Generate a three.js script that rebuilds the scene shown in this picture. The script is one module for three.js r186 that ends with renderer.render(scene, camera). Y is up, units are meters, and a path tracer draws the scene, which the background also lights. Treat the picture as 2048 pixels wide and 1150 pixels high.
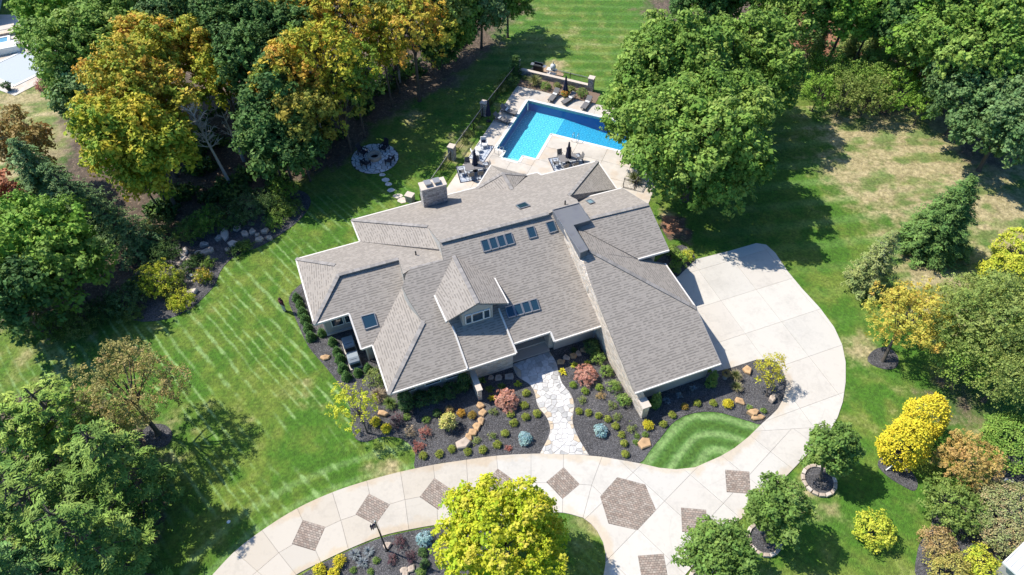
import * as THREE from 'three';
import { Sky } from 'three/addons/objects/Sky.js';
import { mergeGeometries } from 'three/addons/utils/BufferGeometryUtils.js';
import { MarchingCubes } from 'three/addons/objects/MarchingCubes.js';
import { RoundedBoxGeometry } from 'three/addons/geometries/RoundedBoxGeometry.js';

// ---------------------------------------------------------------- camera, sky, sun, exposure
const PITCH = 50 * Math.PI / 180, CAMH = 44, FPX = 1365;
const camera = new THREE.PerspectiveCamera(2 * Math.atan(575 / FPX) * 180 / Math.PI, 2048 / 1150, 1, 3000);
camera.position.set(0, CAMH, 0);
camera.rotation.set(-PITCH, 0, 0);
const scene = new THREE.Scene();
const renderer = new THREE.WebGLRenderer({ antialias: true });
renderer.toneMapping = THREE.LinearToneMapping;
renderer.toneMappingExposure = 1.24;
renderer.shadowMap.enabled = true;
const SUN_AZ = 21.5 * Math.PI / 180, SUN_EL = 52.5 * Math.PI / 180;
const sunDir = new THREE.Vector3(-Math.cos(SUN_AZ) * Math.cos(SUN_EL), Math.sin(SUN_EL), -Math.sin(SUN_AZ) * Math.cos(SUN_EL));
const sky = new Sky();
sky.name = 'sky'; sky.scale.setScalar(2000);
sky.userData = { kind: 'structure', label: 'clear blue daytime sky over the garden', category: 'sky' };
const su = sky.material.uniforms;
su.sunPosition.value.copy(sunDir); su.turbidity.value = 3; su.rayleigh.value = 1.3; su.mieCoefficient.value = 0.004;
scene.add(sky);
scene.environmentIntensity = 0.15;
const sun = new THREE.DirectionalLight(new THREE.Color(1, 0.935, 0.835), 5);
sun.position.copy(sunDir).multiplyScalar(120).add(new THREE.Vector3(0, 0, -42));
sun.target.position.set(0, 0, -42);
sun.castShadow = true;
Object.assign(sun.shadow.camera, { left: -80, right: 80, top: 80, bottom: -80, near: 1, far: 300 });
sun.shadow.mapSize.set(4096, 4096);
scene.add(sun, sun.target);

// ---------------------------------------------------------------- helpers
let seed = 12345;
const rnd = () => { seed = (seed + 0x6D2B79F5) | 0; let t = Math.imul(seed ^ (seed >>> 15), 1 | seed); t = (t + Math.imul(t ^ (t >>> 7), 61 | t)) ^ t; return ((t ^ (t >>> 14)) >>> 0) / 4294967296; };
const rr = (a, b) => a + (b - a) * rnd();
const V3 = (x, y, z) => new THREE.Vector3(x, y, z);
const cP = Math.cos(PITCH), sP = Math.sin(PITCH);
const ray = (x, y) => { const a = (x - 1024) / FPX, b = -(y - 575) / FPX; return [a, b * cP - sP, -cP - b * sP]; };
// the point at height h that the photograph shows at pixel (x, y)
const at = (x, y, h = 0) => { const d = ray(x, y), t = (h - CAMH) / d[1]; return V3(d[0] * t, h, d[2] * t); };
const AU = -21 * Math.PI / 180, AX = { u: V3(Math.cos(AU), 0, Math.sin(AU)), v: V3(-Math.sin(AU), 0, Math.cos(AU)) };
const L = (u, v, h) => AX.u.clone().multiplyScalar(u).addScaledVector(AX.v, v).setY(h);
const used = new Map();
const numbered = (n) => { const k = used.get(n) || 0; used.set(n, k + 1); return k ? `${n}_${String(k).padStart(3, '0')}` : n; };
function add(o, parent) { o.traverse((m) => { if (m.isMesh) { m.castShadow = true; m.receiveShadow = true; } }); parent.add(o); return o; }
function thing(name, label, category, pos = V3(0, 0, 0), turn = 0, group) {
  const o = new THREE.Group(); o.name = numbered(name); o.position.copy(pos); o.rotation.y = turn;
  o.userData = { label, category }; if (group) o.userData.group = group;
  scene.add(o); return o;
}
function part(name, geo, mat, parent, label) {
  const m = new THREE.Mesh(Array.isArray(geo) ? merge(geo) : geo, mat); m.name = name;
  if (label) m.userData.label = label;
  return add(m, parent);
}
function struct(name, geo, mat, label, category, kind = 'structure') {
  const m = part(numbered(name), geo, mat, scene); m.userData = { kind, label, category }; return m;
}
function merge(list) {
  const l = list.map((g) => { const n = g.index ? g.toNonIndexed() : g; return n; });
  const hasC = l.some((g) => g.attributes.color);
  for (const g of l) {
    for (const k of Object.keys(g.attributes)) if (!['position', 'normal', 'uv', 'color'].includes(k)) g.deleteAttribute(k);
    if (!g.attributes.uv) g.setAttribute('uv', new THREE.BufferAttribute(new Float32Array(g.attributes.position.count * 2), 2));
    if (hasC && !g.attributes.color) g.setAttribute('color', new THREE.BufferAttribute(new Float32Array(g.attributes.position.count * 3).fill(1), 3));
  }
  return mergeGeometries(l);
}
const tint = (g, c) => { const n = g.attributes.position.count, a = new Float32Array(n * 3); for (let i = 0; i < n; i++) a.set(c, i * 3); g.setAttribute('color', new THREE.BufferAttribute(a, 3)); return g; };
const box = (w, h, d, x = 0, y = 0, z = 0, ry = 0) => { const g = new THREE.BoxGeometry(w, h, d); if (ry) g.rotateY(ry); return g.translate(x, y, z); };
const rbox = (w, h, d, r, x = 0, y = 0, z = 0) => new RoundedBoxGeometry(w, h, d, 2, r).translate(x, y, z);
const cyl = (r0, r1, h, x = 0, y = 0, z = 0, n = 12) => new THREE.CylinderGeometry(r1, r0, h, n).translate(x, y + h / 2, z);
function bar(a, b, w, h = w) { // a box from a to b
  const d = b.clone().sub(a), len = d.length(), g = new THREE.BoxGeometry(w, h, len);
  const m = new THREE.Matrix4().lookAt(V3(0, 0, 0), d.clone().negate(), Math.abs(d.y) > 0.99 * len ? V3(1, 0, 0) : V3(0, 1, 0));
  g.applyMatrix4(m); g.translate((a.x + b.x) / 2, (a.y + b.y) / 2, (a.z + b.z) / 2); return g;
}
function tube(pts, radii, n = 7) { // tapered tube through points
  const pos = [], idx = [], uv = [], P = pts.length; let fr = null;
  for (let i = 0; i < P; i++) {
    const t = pts[Math.min(i + 1, P - 1)].clone().sub(pts[Math.max(i - 1, 0)]).normalize();
    if (!fr) fr = Math.abs(t.y) < 0.9 ? V3(0, 1, 0) : V3(1, 0, 0);
    const s = fr.clone().addScaledVector(t, -fr.dot(t)).normalize(), b = t.clone().cross(s); fr = s;
    for (let k = 0; k <= n; k++) { const a = k / n * Math.PI * 2, r = radii[i]; const q = pts[i].clone().addScaledVector(s, Math.cos(a) * r).addScaledVector(b, Math.sin(a) * r); pos.push(q.x, q.y, q.z); uv.push(k / n, i * 0.6); }
  }
  for (let i = 0; i < P - 1; i++) for (let k = 0; k < n; k++) { const a = i * (n + 1) + k, b = a + n + 1; idx.push(a, a + 1, b, b, a + 1, b + 1); }
  const g = new THREE.BufferGeometry(); g.setAttribute('position', new THREE.Float32BufferAttribute(pos, 3)); g.setAttribute('uv', new THREE.Float32BufferAttribute(uv, 2)); g.setIndex(idx); g.computeVertexNormals(); return g;
}
// polygons on the ground: arrays of [x, z]
const gpx = (list, h = 0) => list.map(([x, y]) => { const p = at(x, y, h); return [p.x, p.z]; });
function smooth(poly, n = 5, closed = true) { const c = new THREE.CatmullRomCurve3(poly.map(([x, z]) => V3(x, 0, z)), closed, 'centripetal'); return c.getPoints(poly.length * n).slice(0, closed ? -1 : undefined).map((p) => [p.x, p.z]); }
function slab(poly, y0, y1, bevel = 0) {
  const s = new THREE.Shape(poly.map(([x, z]) => new THREE.Vector2(x, -z)));
  const g = new THREE.ExtrudeGeometry(s, { depth: y1 - y0 - bevel, bevelEnabled: bevel > 0, bevelThickness: bevel, bevelSize: bevel, bevelOffset: -bevel, bevelSegments: 1, steps: 1 });
  return g.rotateX(-Math.PI / 2).translate(0, y0, 0);
}
const area = (p) => { let s = 0; for (let i = 0; i < p.length; i++) { const a = p[i], b = p[(i + 1) % p.length]; s += a[0] * b[1] - a[1] * b[0]; } return s / 2; };
function clipHalf(poly, a, b, sgn) { // keep the side of line a->b with sign sgn
  const out = [], f = (p) => sgn * ((b[0] - a[0]) * (p[1] - a[1]) - (b[1] - a[1]) * (p[0] - a[0]));
  for (let i = 0; i < poly.length; i++) { const p = poly[i], q = poly[(i + 1) % poly.length], fp = f(p), fq = f(q); if (fp >= 0) out.push(p); if ((fp >= 0) !== (fq >= 0)) { const t = fp / (fp - fq); out.push([p[0] + (q[0] - p[0]) * t, p[1] + (q[1] - p[1]) * t]); } }
  return out;
}
function clipConvex(poly, conv) { const s = Math.sign(area(conv)); for (let i = 0; i < conv.length && poly.length > 2; i++) poly = clipHalf(poly, conv[i], conv[(i + 1) % conv.length], s); return poly; }
function shrink(poly, d) { // inset for convex or nearly convex outlines
  const s = Math.sign(area(poly)), n = poly.length, out = [];
  for (let i = 0; i < n; i++) {
    const a = poly[(i + n - 1) % n], b = poly[i], c = poly[(i + 1) % n];
    let e = [b[0] - a[0], b[1] - a[1]], f = [c[0] - b[0], c[1] - b[1]]; const le = Math.hypot(...e) || 1, lf = Math.hypot(...f) || 1;
    const m = [-(e[1] / le + f[1] / lf) * s, (e[0] / le + f[0] / lf) * s], lm = Math.hypot(...m) || 1, k = Math.min(2 / lm, 1.8);
    out.push([b[0] + m[0] / lm * d * k, b[1] + m[1] / lm * d * k]);
  }
  return out;
}
const dedupe = (p, e = 0.02) => p.filter((q, i) => { const r = p[(i + 1) % p.length]; return Math.hypot(q[0] - r[0], q[1] - r[1]) > e; });
const inPoly = (p, poly) => { let c = false; for (let i = 0, j = poly.length - 1; i < poly.length; j = i++) { const a = poly[i], b = poly[j]; if ((a[1] > p[1]) !== (b[1] > p[1]) && p[0] < (b[0] - a[0]) * (p[1] - a[1]) / (b[1] - a[1]) + a[0]) c = !c; } return c; };
const distPoly = (p, poly, closed = true) => { let m = 1e9; for (let i = 0; i < poly.length - (closed ? 0 : 1); i++) { const a = poly[i], b = poly[(i + 1) % poly.length], dx = b[0] - a[0], dz = b[1] - a[1]; const t = Math.max(0, Math.min(1, ((p[0] - a[0]) * dx + (p[1] - a[1]) * dz) / (dx * dx + dz * dz || 1))); m = Math.min(m, Math.hypot(p[0] - a[0] - dx * t, p[1] - a[1] - dz * t)); } return m; };
// noise
const hsh = (x, y) => { let n = Math.imul(x, 374761393) ^ Math.imul(y, 668265263); n = Math.imul(n ^ (n >>> 13), 1274126177); return ((n ^ (n >>> 16)) >>> 0) / 4294967296; };
function vn(x, y, p = 0) { const xi = Math.floor(x), yi = Math.floor(y); let fx = x - xi, fy = y - yi; fx = fx * fx * (3 - 2 * fx); fy = fy * fy * (3 - 2 * fy); const w = p ? (a) => ((a % p) + p) % p : (a) => a; const x0 = w(xi), x1 = w(xi + 1), y0 = w(yi), y1 = w(yi + 1); const a = hsh(x0, y0), b = hsh(x1, y0), c = hsh(x0, y1), d = hsh(x1, y1); return a + (b - a) * fx + (c - a) * fy + (a - b - c + d) * fx * fy; }
function fbm(x, y, o = 4, p = 0) { let s = 0, a = 0.5, n = 0; for (let i = 0; i < o; i++) { s += a * vn(x, y, p); n += a; a *= 0.5; x *= 2; y *= 2; p *= 2; } return s / n; }
const cl = (x, a = 0, b = 1) => Math.max(a, Math.min(b, x)), sst = (a, b, x) => { const t = cl((x - a) / (b - a)); return t * t * (3 - 2 * t); };
const s8 = (x) => Math.round(255 * (x <= 0.0031308 ? 12.92 * x : 1.055 * Math.pow(cl(x), 1 / 2.4) - 0.055));
const mix = (a, b, t) => [a[0] + (b[0] - a[0]) * t, a[1] + (b[1] - a[1]) * t, a[2] + (b[2] - a[2]) * t];
function tex(n, metres, fn, color = true) { // fn(s, t) in 0..1 gives linear rgb or a grey value
  const d = new Uint8Array(n * n * 4);
  for (let j = 0; j < n; j++) for (let i = 0; i < n; i++) { const c = fn(i / n, j / n), k = (j * n + i) * 4; if (color) { d[k] = s8(c[0]); d[k + 1] = s8(c[1]); d[k + 2] = s8(c[2]); } else d[k] = d[k + 1] = d[k + 2] = cl(c) * 255; d[k + 3] = 255; }
  const t = new THREE.DataTexture(d, n, n); t.wrapS = t.wrapT = THREE.RepeatWrapping; t.magFilter = THREE.LinearFilter; t.minFilter = THREE.LinearMipmapLinearFilter; t.generateMipmaps = true;
  if (color) t.colorSpace = THREE.SRGBColorSpace; t.repeat.set(1 / metres, 1 / metres); t.needsUpdate = true; return t;
}
const std = (c, rough = 0.85, o = {}) => new THREE.MeshStandardMaterial({ color: new THREE.Color().setRGB(...c), roughness: rough, ...o });

// axes of the pool: a along its back edge, b towards the house
const PO = at(1056, 201), PA = V3(0.9277, 0, 0.3734).normalize(), PB = V3(-PA.z, 0, PA.x), PT = Math.atan2(-PA.z, PA.x);
const PW = (a, b, h = 0) => PO.clone().addScaledVector(PA, a).addScaledVector(PB, b).setY(h);
const pxy = (a, b) => { const p = PW(a, b); return [p.x, p.z]; };

// ---------------------------------------------------------------- materials
const roofMap = (() => { const n = 1024, rows = 21, tabs = 20; return { map: tex(n, 4.06, (s, t) => {
  const r = Math.floor(t * rows), f = t * rows - r; const off = hsh(r, 7) * 3; const x = s * tabs + off, k = Math.floor(x) % tabs, k2 = Math.floor(s * tabs * 0.5 + off * 1.7) % Math.floor(tabs / 2);
  let b = 0.96 + 0.09 * hsh(k + 100, r) + 0.05 * (hsh(k2 + 500, r) - 0.5);
  const lam = hsh(k * 3 + 11, r * 5 + 3); if (lam < 0.6 && f < 0.42) b *= 0.68; // the lower laminate shows dark between the tabs
  if (f < 0.09) b *= 0.8;
  b *= 0.9 + 0.2 * vn(s * 340, t * 340, 340);
  return [0.322 * b, 0.287 * b, 0.248 * b]; }), bump: tex(512, 4.06, (s, t) => { const r = Math.floor(t * rows), f = t * rows - r; const x = s * tabs + hsh(r, 7) * 3, k = Math.floor(x) % tabs; return (1 - f) * 0.7 + (hsh(k * 3 + 11, r * 5 + 3) < 0.6 && f < 0.42 ? 0 : 0.3); }, false) }; })();
const M = {};
M.roof = new THREE.MeshStandardMaterial({ map: roofMap.map, bumpMap: roofMap.bump, bumpScale: 0.012, roughness: 0.95 });
M.cap = std([0.30, 0.278, 0.255], 0.95, { vertexColors: true });
M.fascia = std([0.70, 0.66, 0.60], 0.6);
M.wall = std([0.42, 0.40, 0.36], 0.9, { map: tex(256, 2.4, (s, t) => { const b = 0.92 + 0.16 * fbm(s * 16, t * 16, 4, 16); return [b, b, b]; }) });
M.trim = std([0.62, 0.60, 0.56], 0.6);
M.drip = std([0.30, 0.28, 0.26], 0.8);
M.soffit = std([0.5, 0.47, 0.43], 0.8);
const stoneTex = (n, m, cols, rows, c0, c1, mortar) => { const h = (s, t) => { const r = Math.floor(t * rows), f = t * rows - r, off = hsh(r, 31); const nn = cols + Math.floor(hsh(r, 5) * 3); const x = s * nn + off, k = Math.floor(x), g = x - k; return { r, k: k % nn, e: Math.min(f, 1 - f) / (rows / m) , e2: Math.min(g, 1 - g) / (nn / m) }; };
  return { map: tex(n, m, (s, t) => { const q = h(s, t); const joint = Math.min(q.e, q.e2); const b = 0.72 + 0.5 * hsh(q.k + 9, q.r + 3) + 0.35 * (fbm(s * 40, t * 40, 3, 40) - 0.5); const c = mix(c0, c1, hsh(q.k + 77, q.r + 13)); return joint < 0.012 ? mortar : [c[0] * b, c[1] * b, c[2] * b]; }),
    bump: tex(n, m, (s, t) => { const q = h(s, t); const j = Math.min(q.e, q.e2); return sst(0, 0.03, j) * (0.6 + 0.4 * hsh(q.k + 5, q.r + 1)) + 0.15 * fbm(s * 60, t * 60, 2, 60); }, false) }; };
const st1 = stoneTex(512, 2.4, 6, 18, [0.74, 0.67, 0.58], [0.74, 0.60, 0.45], [0.62, 0.57, 0.50]);
M.stone = new THREE.MeshStandardMaterial({ map: st1.map, bumpMap: st1.bump, bumpScale: 0.05, roughness: 0.95 });
const st2 = stoneTex(512, 2.4, 5, 20, [0.40, 0.38, 0.36], [0.56, 0.53, 0.49], [0.18, 0.17, 0.16]);
M.greyStone = new THREE.MeshStandardMaterial({ map: st2.map, bumpMap: st2.bump, bumpScale: 0.06, roughness: 0.95 });
M.capStone = std([0.58, 0.50, 0.42], 0.9);
const grain = (n, f, lo, hi) => tex(n, 4, (s, t) => { const b = lo + (hi - lo) * fbm(s * f, t * f, 5, f); return [b, b, b]; });
const blotch = tex(1024, 9, (s, t) => { const a = fbm(s * 5, t * 5, 5, 5), b = fbm(s * 22 + 5, t * 22, 4, 22), f = vn(s * 256, t * 256, 256); const k = 0.80 + 0.34 * (a - 0.2) * 0.9 + 0.16 * (b - 0.5) + 0.06 * (f - 0.5); const w = sst(0.48, 0.72, fbm(s * 9 + 3, t * 9, 4, 9)) * 0.14; return [k, k * (1 - w * 0.5), k * (1 - w)]; });
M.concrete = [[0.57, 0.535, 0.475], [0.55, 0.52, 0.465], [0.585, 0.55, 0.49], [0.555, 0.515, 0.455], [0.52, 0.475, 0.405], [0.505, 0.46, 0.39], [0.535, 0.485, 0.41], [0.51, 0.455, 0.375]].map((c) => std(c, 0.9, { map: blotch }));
M.deck = [0, 1, 2].map((i) => std([[0.62, 0.56, 0.485], [0.605, 0.55, 0.48], [0.635, 0.575, 0.50]][i], 0.9, { map: blotch }));
M.jointDark = std([0.11, 0.085, 0.07], 1);
M.joint = std([0.30, 0.27, 0.23], 1);
M.mulch = (() => { const m = tex(1024, 6, (s, t) => { const a = vn(s * 170, t * 110, 0), w = 0.5 * vn(s * 256, t * 256, 256) + 0.5 * vn(s * 128 + 9, t * 128, 128), c = fbm(s * 6, t * 6, 4, 6); const b = 0.35 + 1.9 * w * w + 0.8 * (c - 0.5); const q = [0.112 * b, 0.108 * b, 0.110 * b]; return w > 0.83 ? [0.34, 0.30, 0.27] : q; }); return std([1, 1, 1], 1, { map: m, bumpMap: tex(512, 3, (s, t) => 0.6 * vn(s * 128, t * 128, 128) + 0.4 * vn(s * 60, t * 60, 60), false), bumpScale: 0.05 }); })();
M.flag = [[0.60, 0.58, 0.55], [0.68, 0.66, 0.63], [0.50, 0.49, 0.47], [0.66, 0.58, 0.48], [0.72, 0.70, 0.67], [0.44, 0.43, 0.41], [0.60, 0.48, 0.34]].map((c) => std(c, 0.9, { map: grain(512, 24, 0.62, 1.25) }));
M.patioStone = [[0.76, 0.75, 0.73], [0.70, 0.69, 0.67], [0.64, 0.63, 0.61]].map((c) => std(c, 0.9, { map: M.flag[0].map }));
M.paver = std([1, 1, 1], 0.92, { vertexColors: true, map: grain(256, 16, 0.85, 1.1) });
M.glass = new THREE.MeshPhysicalMaterial({ color: new THREE.Color().setRGB(0.02, 0.05, 0.075), roughness: 0.04, metalness: 0, clearcoat: 1, clearcoatRoughness: 0.02, ior: 1.7 });
M.skyframe = std([0.30, 0.31, 0.32], 0.35, { metalness: 0.6 });
M.metalDark = std([0.03, 0.032, 0.035], 0.5, { metalness: 0.4 });
M.iron = std([0.018, 0.018, 0.018], 0.5, { metalness: 0.3 });
M.ironLight = std([0.45, 0.45, 0.43], 0.35, { metalness: 0.8 });
M.rubber = std([0.15, 0.155, 0.165], 0.9, { map: tex(512, 5, (s, t) => { const a = fbm(s * 7, t * 7, 5, 7); const b = 0.75 + 0.55 * a + (a > 0.56 ? 0.25 : 0); return [b, b, b * 1.03]; }) });
M.white = std([0.78, 0.77, 0.74], 0.5);
M.rock = std([0.56, 0.36, 0.19], 0.95, { map: grain(256, 10, 0.6, 1.35) });
M.rockPale = std([0.52, 0.42, 0.33], 0.95, { map: grain(256, 10, 0.6, 1.35) });
M.bark = std([0.10, 0.085, 0.07], 0.95, { map: tex(256, 1, (s, t) => { const b = 0.6 + 0.8 * fbm(s * 16, t * 5, 4, 0); return [b, b, b]; }) });
M.barkPale = std([0.34, 0.32, 0.29], 0.95);
M.fabricNavy = std([0.010, 0.016, 0.045], 0.95);
M.sling = std([0.16, 0.155, 0.155], 0.9);
M.tableTop = std([0.20, 0.185, 0.18], 0.7);
M.frameDark = std([0.05, 0.045, 0.045], 0.6);
M.shrubLeaf = null;
const leafMat = (t = 0.3) => new THREE.MeshPhysicalMaterial({ color: 0xffffff, roughness: 0.75, transmission: t, thickness: 0, side: THREE.DoubleSide, specularIntensity: 0.35 });
M.leaf = leafMat(0.24);
M.needle = new THREE.MeshStandardMaterial({ color: 0xffffff, roughness: 0.85, side: THREE.DoubleSide });

// ---------------------------------------------------------------- ground sheet
const lobePx = [[1278, 926.5], [1301.7, 898.7], [1321, 876], [1343, 848.6], [1365.7, 833.3], [1388, 826.4], [1415.8, 823.6], [1443.6, 826.4], [1471.4, 834.7], [1499, 843], [1524, 847], [1496, 873.6], [1468.6, 896], [1440.8, 912.6], [1413, 926.5], [1385, 934.8], [1351.8, 939], [1315.6, 936]];
const lobeTop = gpx(lobePx.slice(0, 11));
const GX0 = -84, GZ0 = -104, GW = 168, GD = 112, GN = 2048;
{
  const NX = 420, NZ = 280, fields = {};
  const blob = (name, list) => { const f = fields[name] = new Float32Array(NX * NZ); const B = list.map(([x, y, r, k]) => { const p = at(x, y); return [p.x, p.z, r, k]; }); for (let j = 0; j < NZ; j++) for (let i = 0; i < NX; i++) { const x = GX0 + (i + 0.5) / NX * GW, z = GZ0 + (j + 0.5) / NZ * GD; let s = 0; for (const [bx, bz, r, k] of B) { const d = ((x - bx) ** 2 + (z - bz) ** 2) / (r * r); if (d < 9) s += k * Math.exp(-d); } f[j * NX + i] = s; } };
  const get = (f, x, z) => { const i = cl((x - GX0) / GW * NX - 0.5, 0, NX - 1.001), j = cl((z - GZ0) / GD * NZ - 0.5, 0, NZ - 1.001), a = Math.floor(i), b = Math.floor(j), u = i - a, w = j - b, k = b * NX + a; return (f[k] * (1 - u) + f[k + 1] * u) * (1 - w) + (f[k + NX] * (1 - u) + f[k + NX + 1] * u) * w; };
  blob('dry', [[1770, 300, 6, 0.34], [1900, 300, 6.5, 0.56], [1950, 230, 6, 0.66], [1850, 240, 5, 0.5], [1980, 450, 7, 0.72], [1840, 520, 3.5, 0.62], [1930, 380, 5, 0.64], [1790, 440, 4, 0.3], [1720, 260, 4.5, 0.38], [1670, 330, 4.5, 0.34], [1740, 380, 4, 0.4], [1640, 240, 3, 0.3], [1700, 350, 3, 0.15], [1900, 620, 4, 0.6], [1720, 700, 2, 0.6], [1690, 800, 1.5, 0.4], [1750, 770, 3, 0.25], [60, 230, 7, 0.8], [20, 300, 6, 0.8], [150, 220, 5, 0.7], [270, 40, 5, 0.9], [330, 20, 5, 0.7], [800, 150, 4, 0.8], [860, 140, 3, 0.8], [900, 80, 3, 0.6], [810, 235, 2.2, 0.6], [1040, 30, 4, 0.4], [1200, 60, 4, 0.25], [400, 630, 1.2, 0.3], [300, 650, 1.2, 0.25], [60, 720, 4, 0.2], [170, 690, 3, 0.15], [640, 790, 1.6, 0.3], [660, 840, 1.6, 0.25], [840, 985, 1, 0.4], [740, 955, 1.4, 0.5], [780, 945, 1.2, 0.5], [1140, 1050, 1.6, 0.7], [1560, 1100, 2, 0.3], [1640, 1010, 1.5, 0.5], [1850, 1010, 1.5, 0.4], [1700, 1000, 3, 0.2], [1580, 985, 1.2, 0.6], [1580, 590, 1.5, 0.3], [1950, 850, 3, 0.5], [290, 850, 3, 0.5], [320, 880, 2, 0.4], [380, 510, 2.5, 0.3], [1330, 420, 1, 0.7], [1110, 140, 1.5, 0.9], [940, 270, 1.2, 0.7], [925, 300, 1.2, 0.7], [985, 215, 1.5, 0.5], [1620, 640, 1.5, 0.3], [940, 65, 2.5, 0.5]]);
  blob('litter', [[480, 320, 6, 1.2], [590, 285, 4.5, 0.9], [560, 200, 9, 1.3], [440, 180, 9, 1.2], [300, 250, 9, 1.2], [350, 420, 5, 1.1], [250, 470, 3.5, 1.0], [290, 520, 2, 0.6], [150, 480, 8, 1.2], [40, 560, 5, 1.1], [130, 600, 3, 0.8], [700, 120, 10, 1.2], [650, 270, 2.2, 0.5], [850, 115, 3, 0.9], [890, 65, 3.5, 0.8], [560, 40, 14, 1.3], [800, 20, 14, 1.2], [990, 0, 4, 0.8], [140, 1060, 5, 1.3], [215, 1000, 3, 1.2], [90, 960, 5, 1.2], [20, 870, 4, 0.9], [285, 885, 1.2, 0.8], [140, 900, 2.5, 0.7], [215, 1110, 2.6, 1.2], [200, 60, 8, 1.2], [1760, 60, 9, 1.1], [1800, 120, 7, 1.1], [1960, 140, 10, 1.2], [1980, 300, 4, 0.7], [1400, 20, 10, 0.9], [1560, 80, 6, 0.8], [1700, 190, 5, 0.8], [1900, 820, 4, 0.6], [1980, 700, 4, 0.6], [1345, 440, 1.3, 1.2], [1355, 470, 1.2, 1.2]]);
  blob('red', [[1640, 75, 4, 1.6], [1600, 50, 4, 1.0], [1700, 100, 3, 0.6], [1330, 425, 1.1, 1.4], [1350, 460, 0.9, 1.4], [560, 20, 3, 0.5]]);
  blob('road', [[1830, 75, 3.2, 1.5], [1790, 45, 3, 1.2]]);
  const sx0 = at(395, 646), sx1 = at(508, 784), sa = Math.atan2(sx1.z - sx0.z, sx1.x - sx0.x); const sn = [-Math.sin(sa), Math.cos(sa)];
  const driveA = gpx([[425, 1150], [470, 1105], [512, 1067], [595, 1017], [664, 985], [732, 961], [800, 944], [866, 930], [930, 920]]);
  const lobe = gpx(lobePx);
  const d = new Uint8Array(GN * GN * 4);
  const pLeft = at(560, 700), pTop = at(1180, 110), pRight = at(1700, 330), pBR = at(1690, 980);
  for (let j = 0; j < GN; j++) for (let i = 0; i < GN; i++) {
    const x = GX0 + (i + 0.5) / GN * GW, z = GZ0 + (j + 0.5) / GN * GD;
    const wx = x + 2.2 * (vn(x * 0.35, z * 0.35) - 0.5) + 0.8 * (vn(x * 1.7, z * 1.7) - 0.5), wz = z + 2.2 * (vn(x * 0.35 + 40, z * 0.35) - 0.5) + 0.8 * (vn(x * 1.7 + 9, z * 1.7) - 0.5);
    const big = fbm(x * 0.16 + 3, z * 0.16, 4), mid = fbm(x * 0.9, z * 0.9 + 7, 3), fine = vn(x * 7, z * 7), fin2 = vn(x * 15, z * 15), fin3 = vn(x * 3.1, z * 3.1);
    // lawns
    let c = mix([0.058, 0.150, 0.010], [0.140, 0.195, 0.026], sst(0.32, 0.68, 0.45 * big + 0.55 * mid));
    let st = 0;
    const inLobe = x > lobe[0][0] - 1 && x < lobe[10][0] + 1 && z > -33 && inPoly([x, z], lobe);
    if (inLobe) { const dl = distPoly([x, z], lobeTop, false); const w = Math.sin((dl + 0.35 * (mid - 0.5)) * 4.6); c = mix([0.058, 0.150, 0.022], [0.085, 0.185, 0.035], 0.5 + 0.5 * mid); st = (w > 0 ? 0.75 * w : 0.6 * w) * (0.6 + 0.8 * fin3); }
    else {
      const s1 = (x * sn[0] + z * sn[1]) + 0.16 * (vn(x * 0.5, z * 0.5) - 0.5) + 0.10 * (vn(x * 3, z * 3) - 0.5);
      const fl = Math.exp(-(((x - pLeft.x) / 27) ** 2 + ((z - pLeft.z) / 17) ** 2)), ft = Math.exp(-(((x - pTop.x) / 16) ** 2 + ((z - pTop.z) / 17) ** 2)), fr = Math.exp(-(((x - pRight.x) / 17) ** 2 + ((z - pRight.z) / 14) ** 2));
      const s1b = s1 + 0.35 * Math.sin(s1 * 0.9); const a1 = Math.abs(((s1b / 0.85) % 1 + 1) % 1 - 0.5), line = sst(0.29, 0.48, a1);
      const s2 = x * Math.cos(0.5) + z * Math.sin(0.5), a2 = Math.abs(((s2 / 1.9) % 1 + 1) % 1 - 0.5);
      st += fl * ((line * 0.95) * (0.16 + 1.0 * sst(0.3, 0.6, fbm(x * 0.6 + 90, z * 0.6, 3)) * (0.25 + 1.2 * fin3) * (0.6 + 0.8 * hsh(Math.floor(s1b), 17))) - 0.16 + 0.2 * sst(0.2, 0.4, a2) * mid);
      const s3 = z - 0.03 * x + 0.25 * (vn(x * 0.3, z) - 0.5);
      st += ft * 0.24 * Math.sin(s3 * 3.4 + 1.5 * (big - 0.5)) * (0.5 + mid);
      st += fr * 0.34 * Math.sin((z + 0.16 * x) * 2.3 + 2 * (big - 0.5)) * (0.5 + mid);
      if (x < 0 && z > -42) { const dd = distPoly([x, z], driveA, false); if (dd < 2.6) st += 0.4 * Math.sin(dd * 4.2 + 0.5); }
    }
    c = st > 0 ? mix(c, [0.225, 0.345, 0.115], cl(st, 0, 0.85)) : mix(c, [0.050, 0.110, 0.008], cl(-st, 0, 0.8));
    const dry = sst(0.16, 0.86, get(fields.dry, wx, wz) + 0.7 * (mid - 0.5) + 0.45 * (big - 0.5) + 0.16 * (fine - 0.5) + 0.22 * (vn(x * 0.25, (z + 0.12 * x) * 2.2) - 0.5));
    if (!inLobe) c = mix(c, mix([0.29, 0.235, 0.115], [0.50, 0.40, 0.225], fin3), 0.88 * dry * (0.28 + 0.72 * sst(0.36, 0.58, 0.65 * fbm(x * 0.28 + 4, (z + 0.12 * x) * 0.9, 4) + 0.35 * mid)));
    const speck = 0.48 + 0.58 * fine + 0.46 * fin2; c = [c[0] * speck, c[1] * speck, c[2] * speck];
    const li = sst(0.42, 0.72, get(fields.litter, wx, wz) + 0.3 * (mid - 0.5) + 0.12 * (fine - 0.5));
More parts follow.
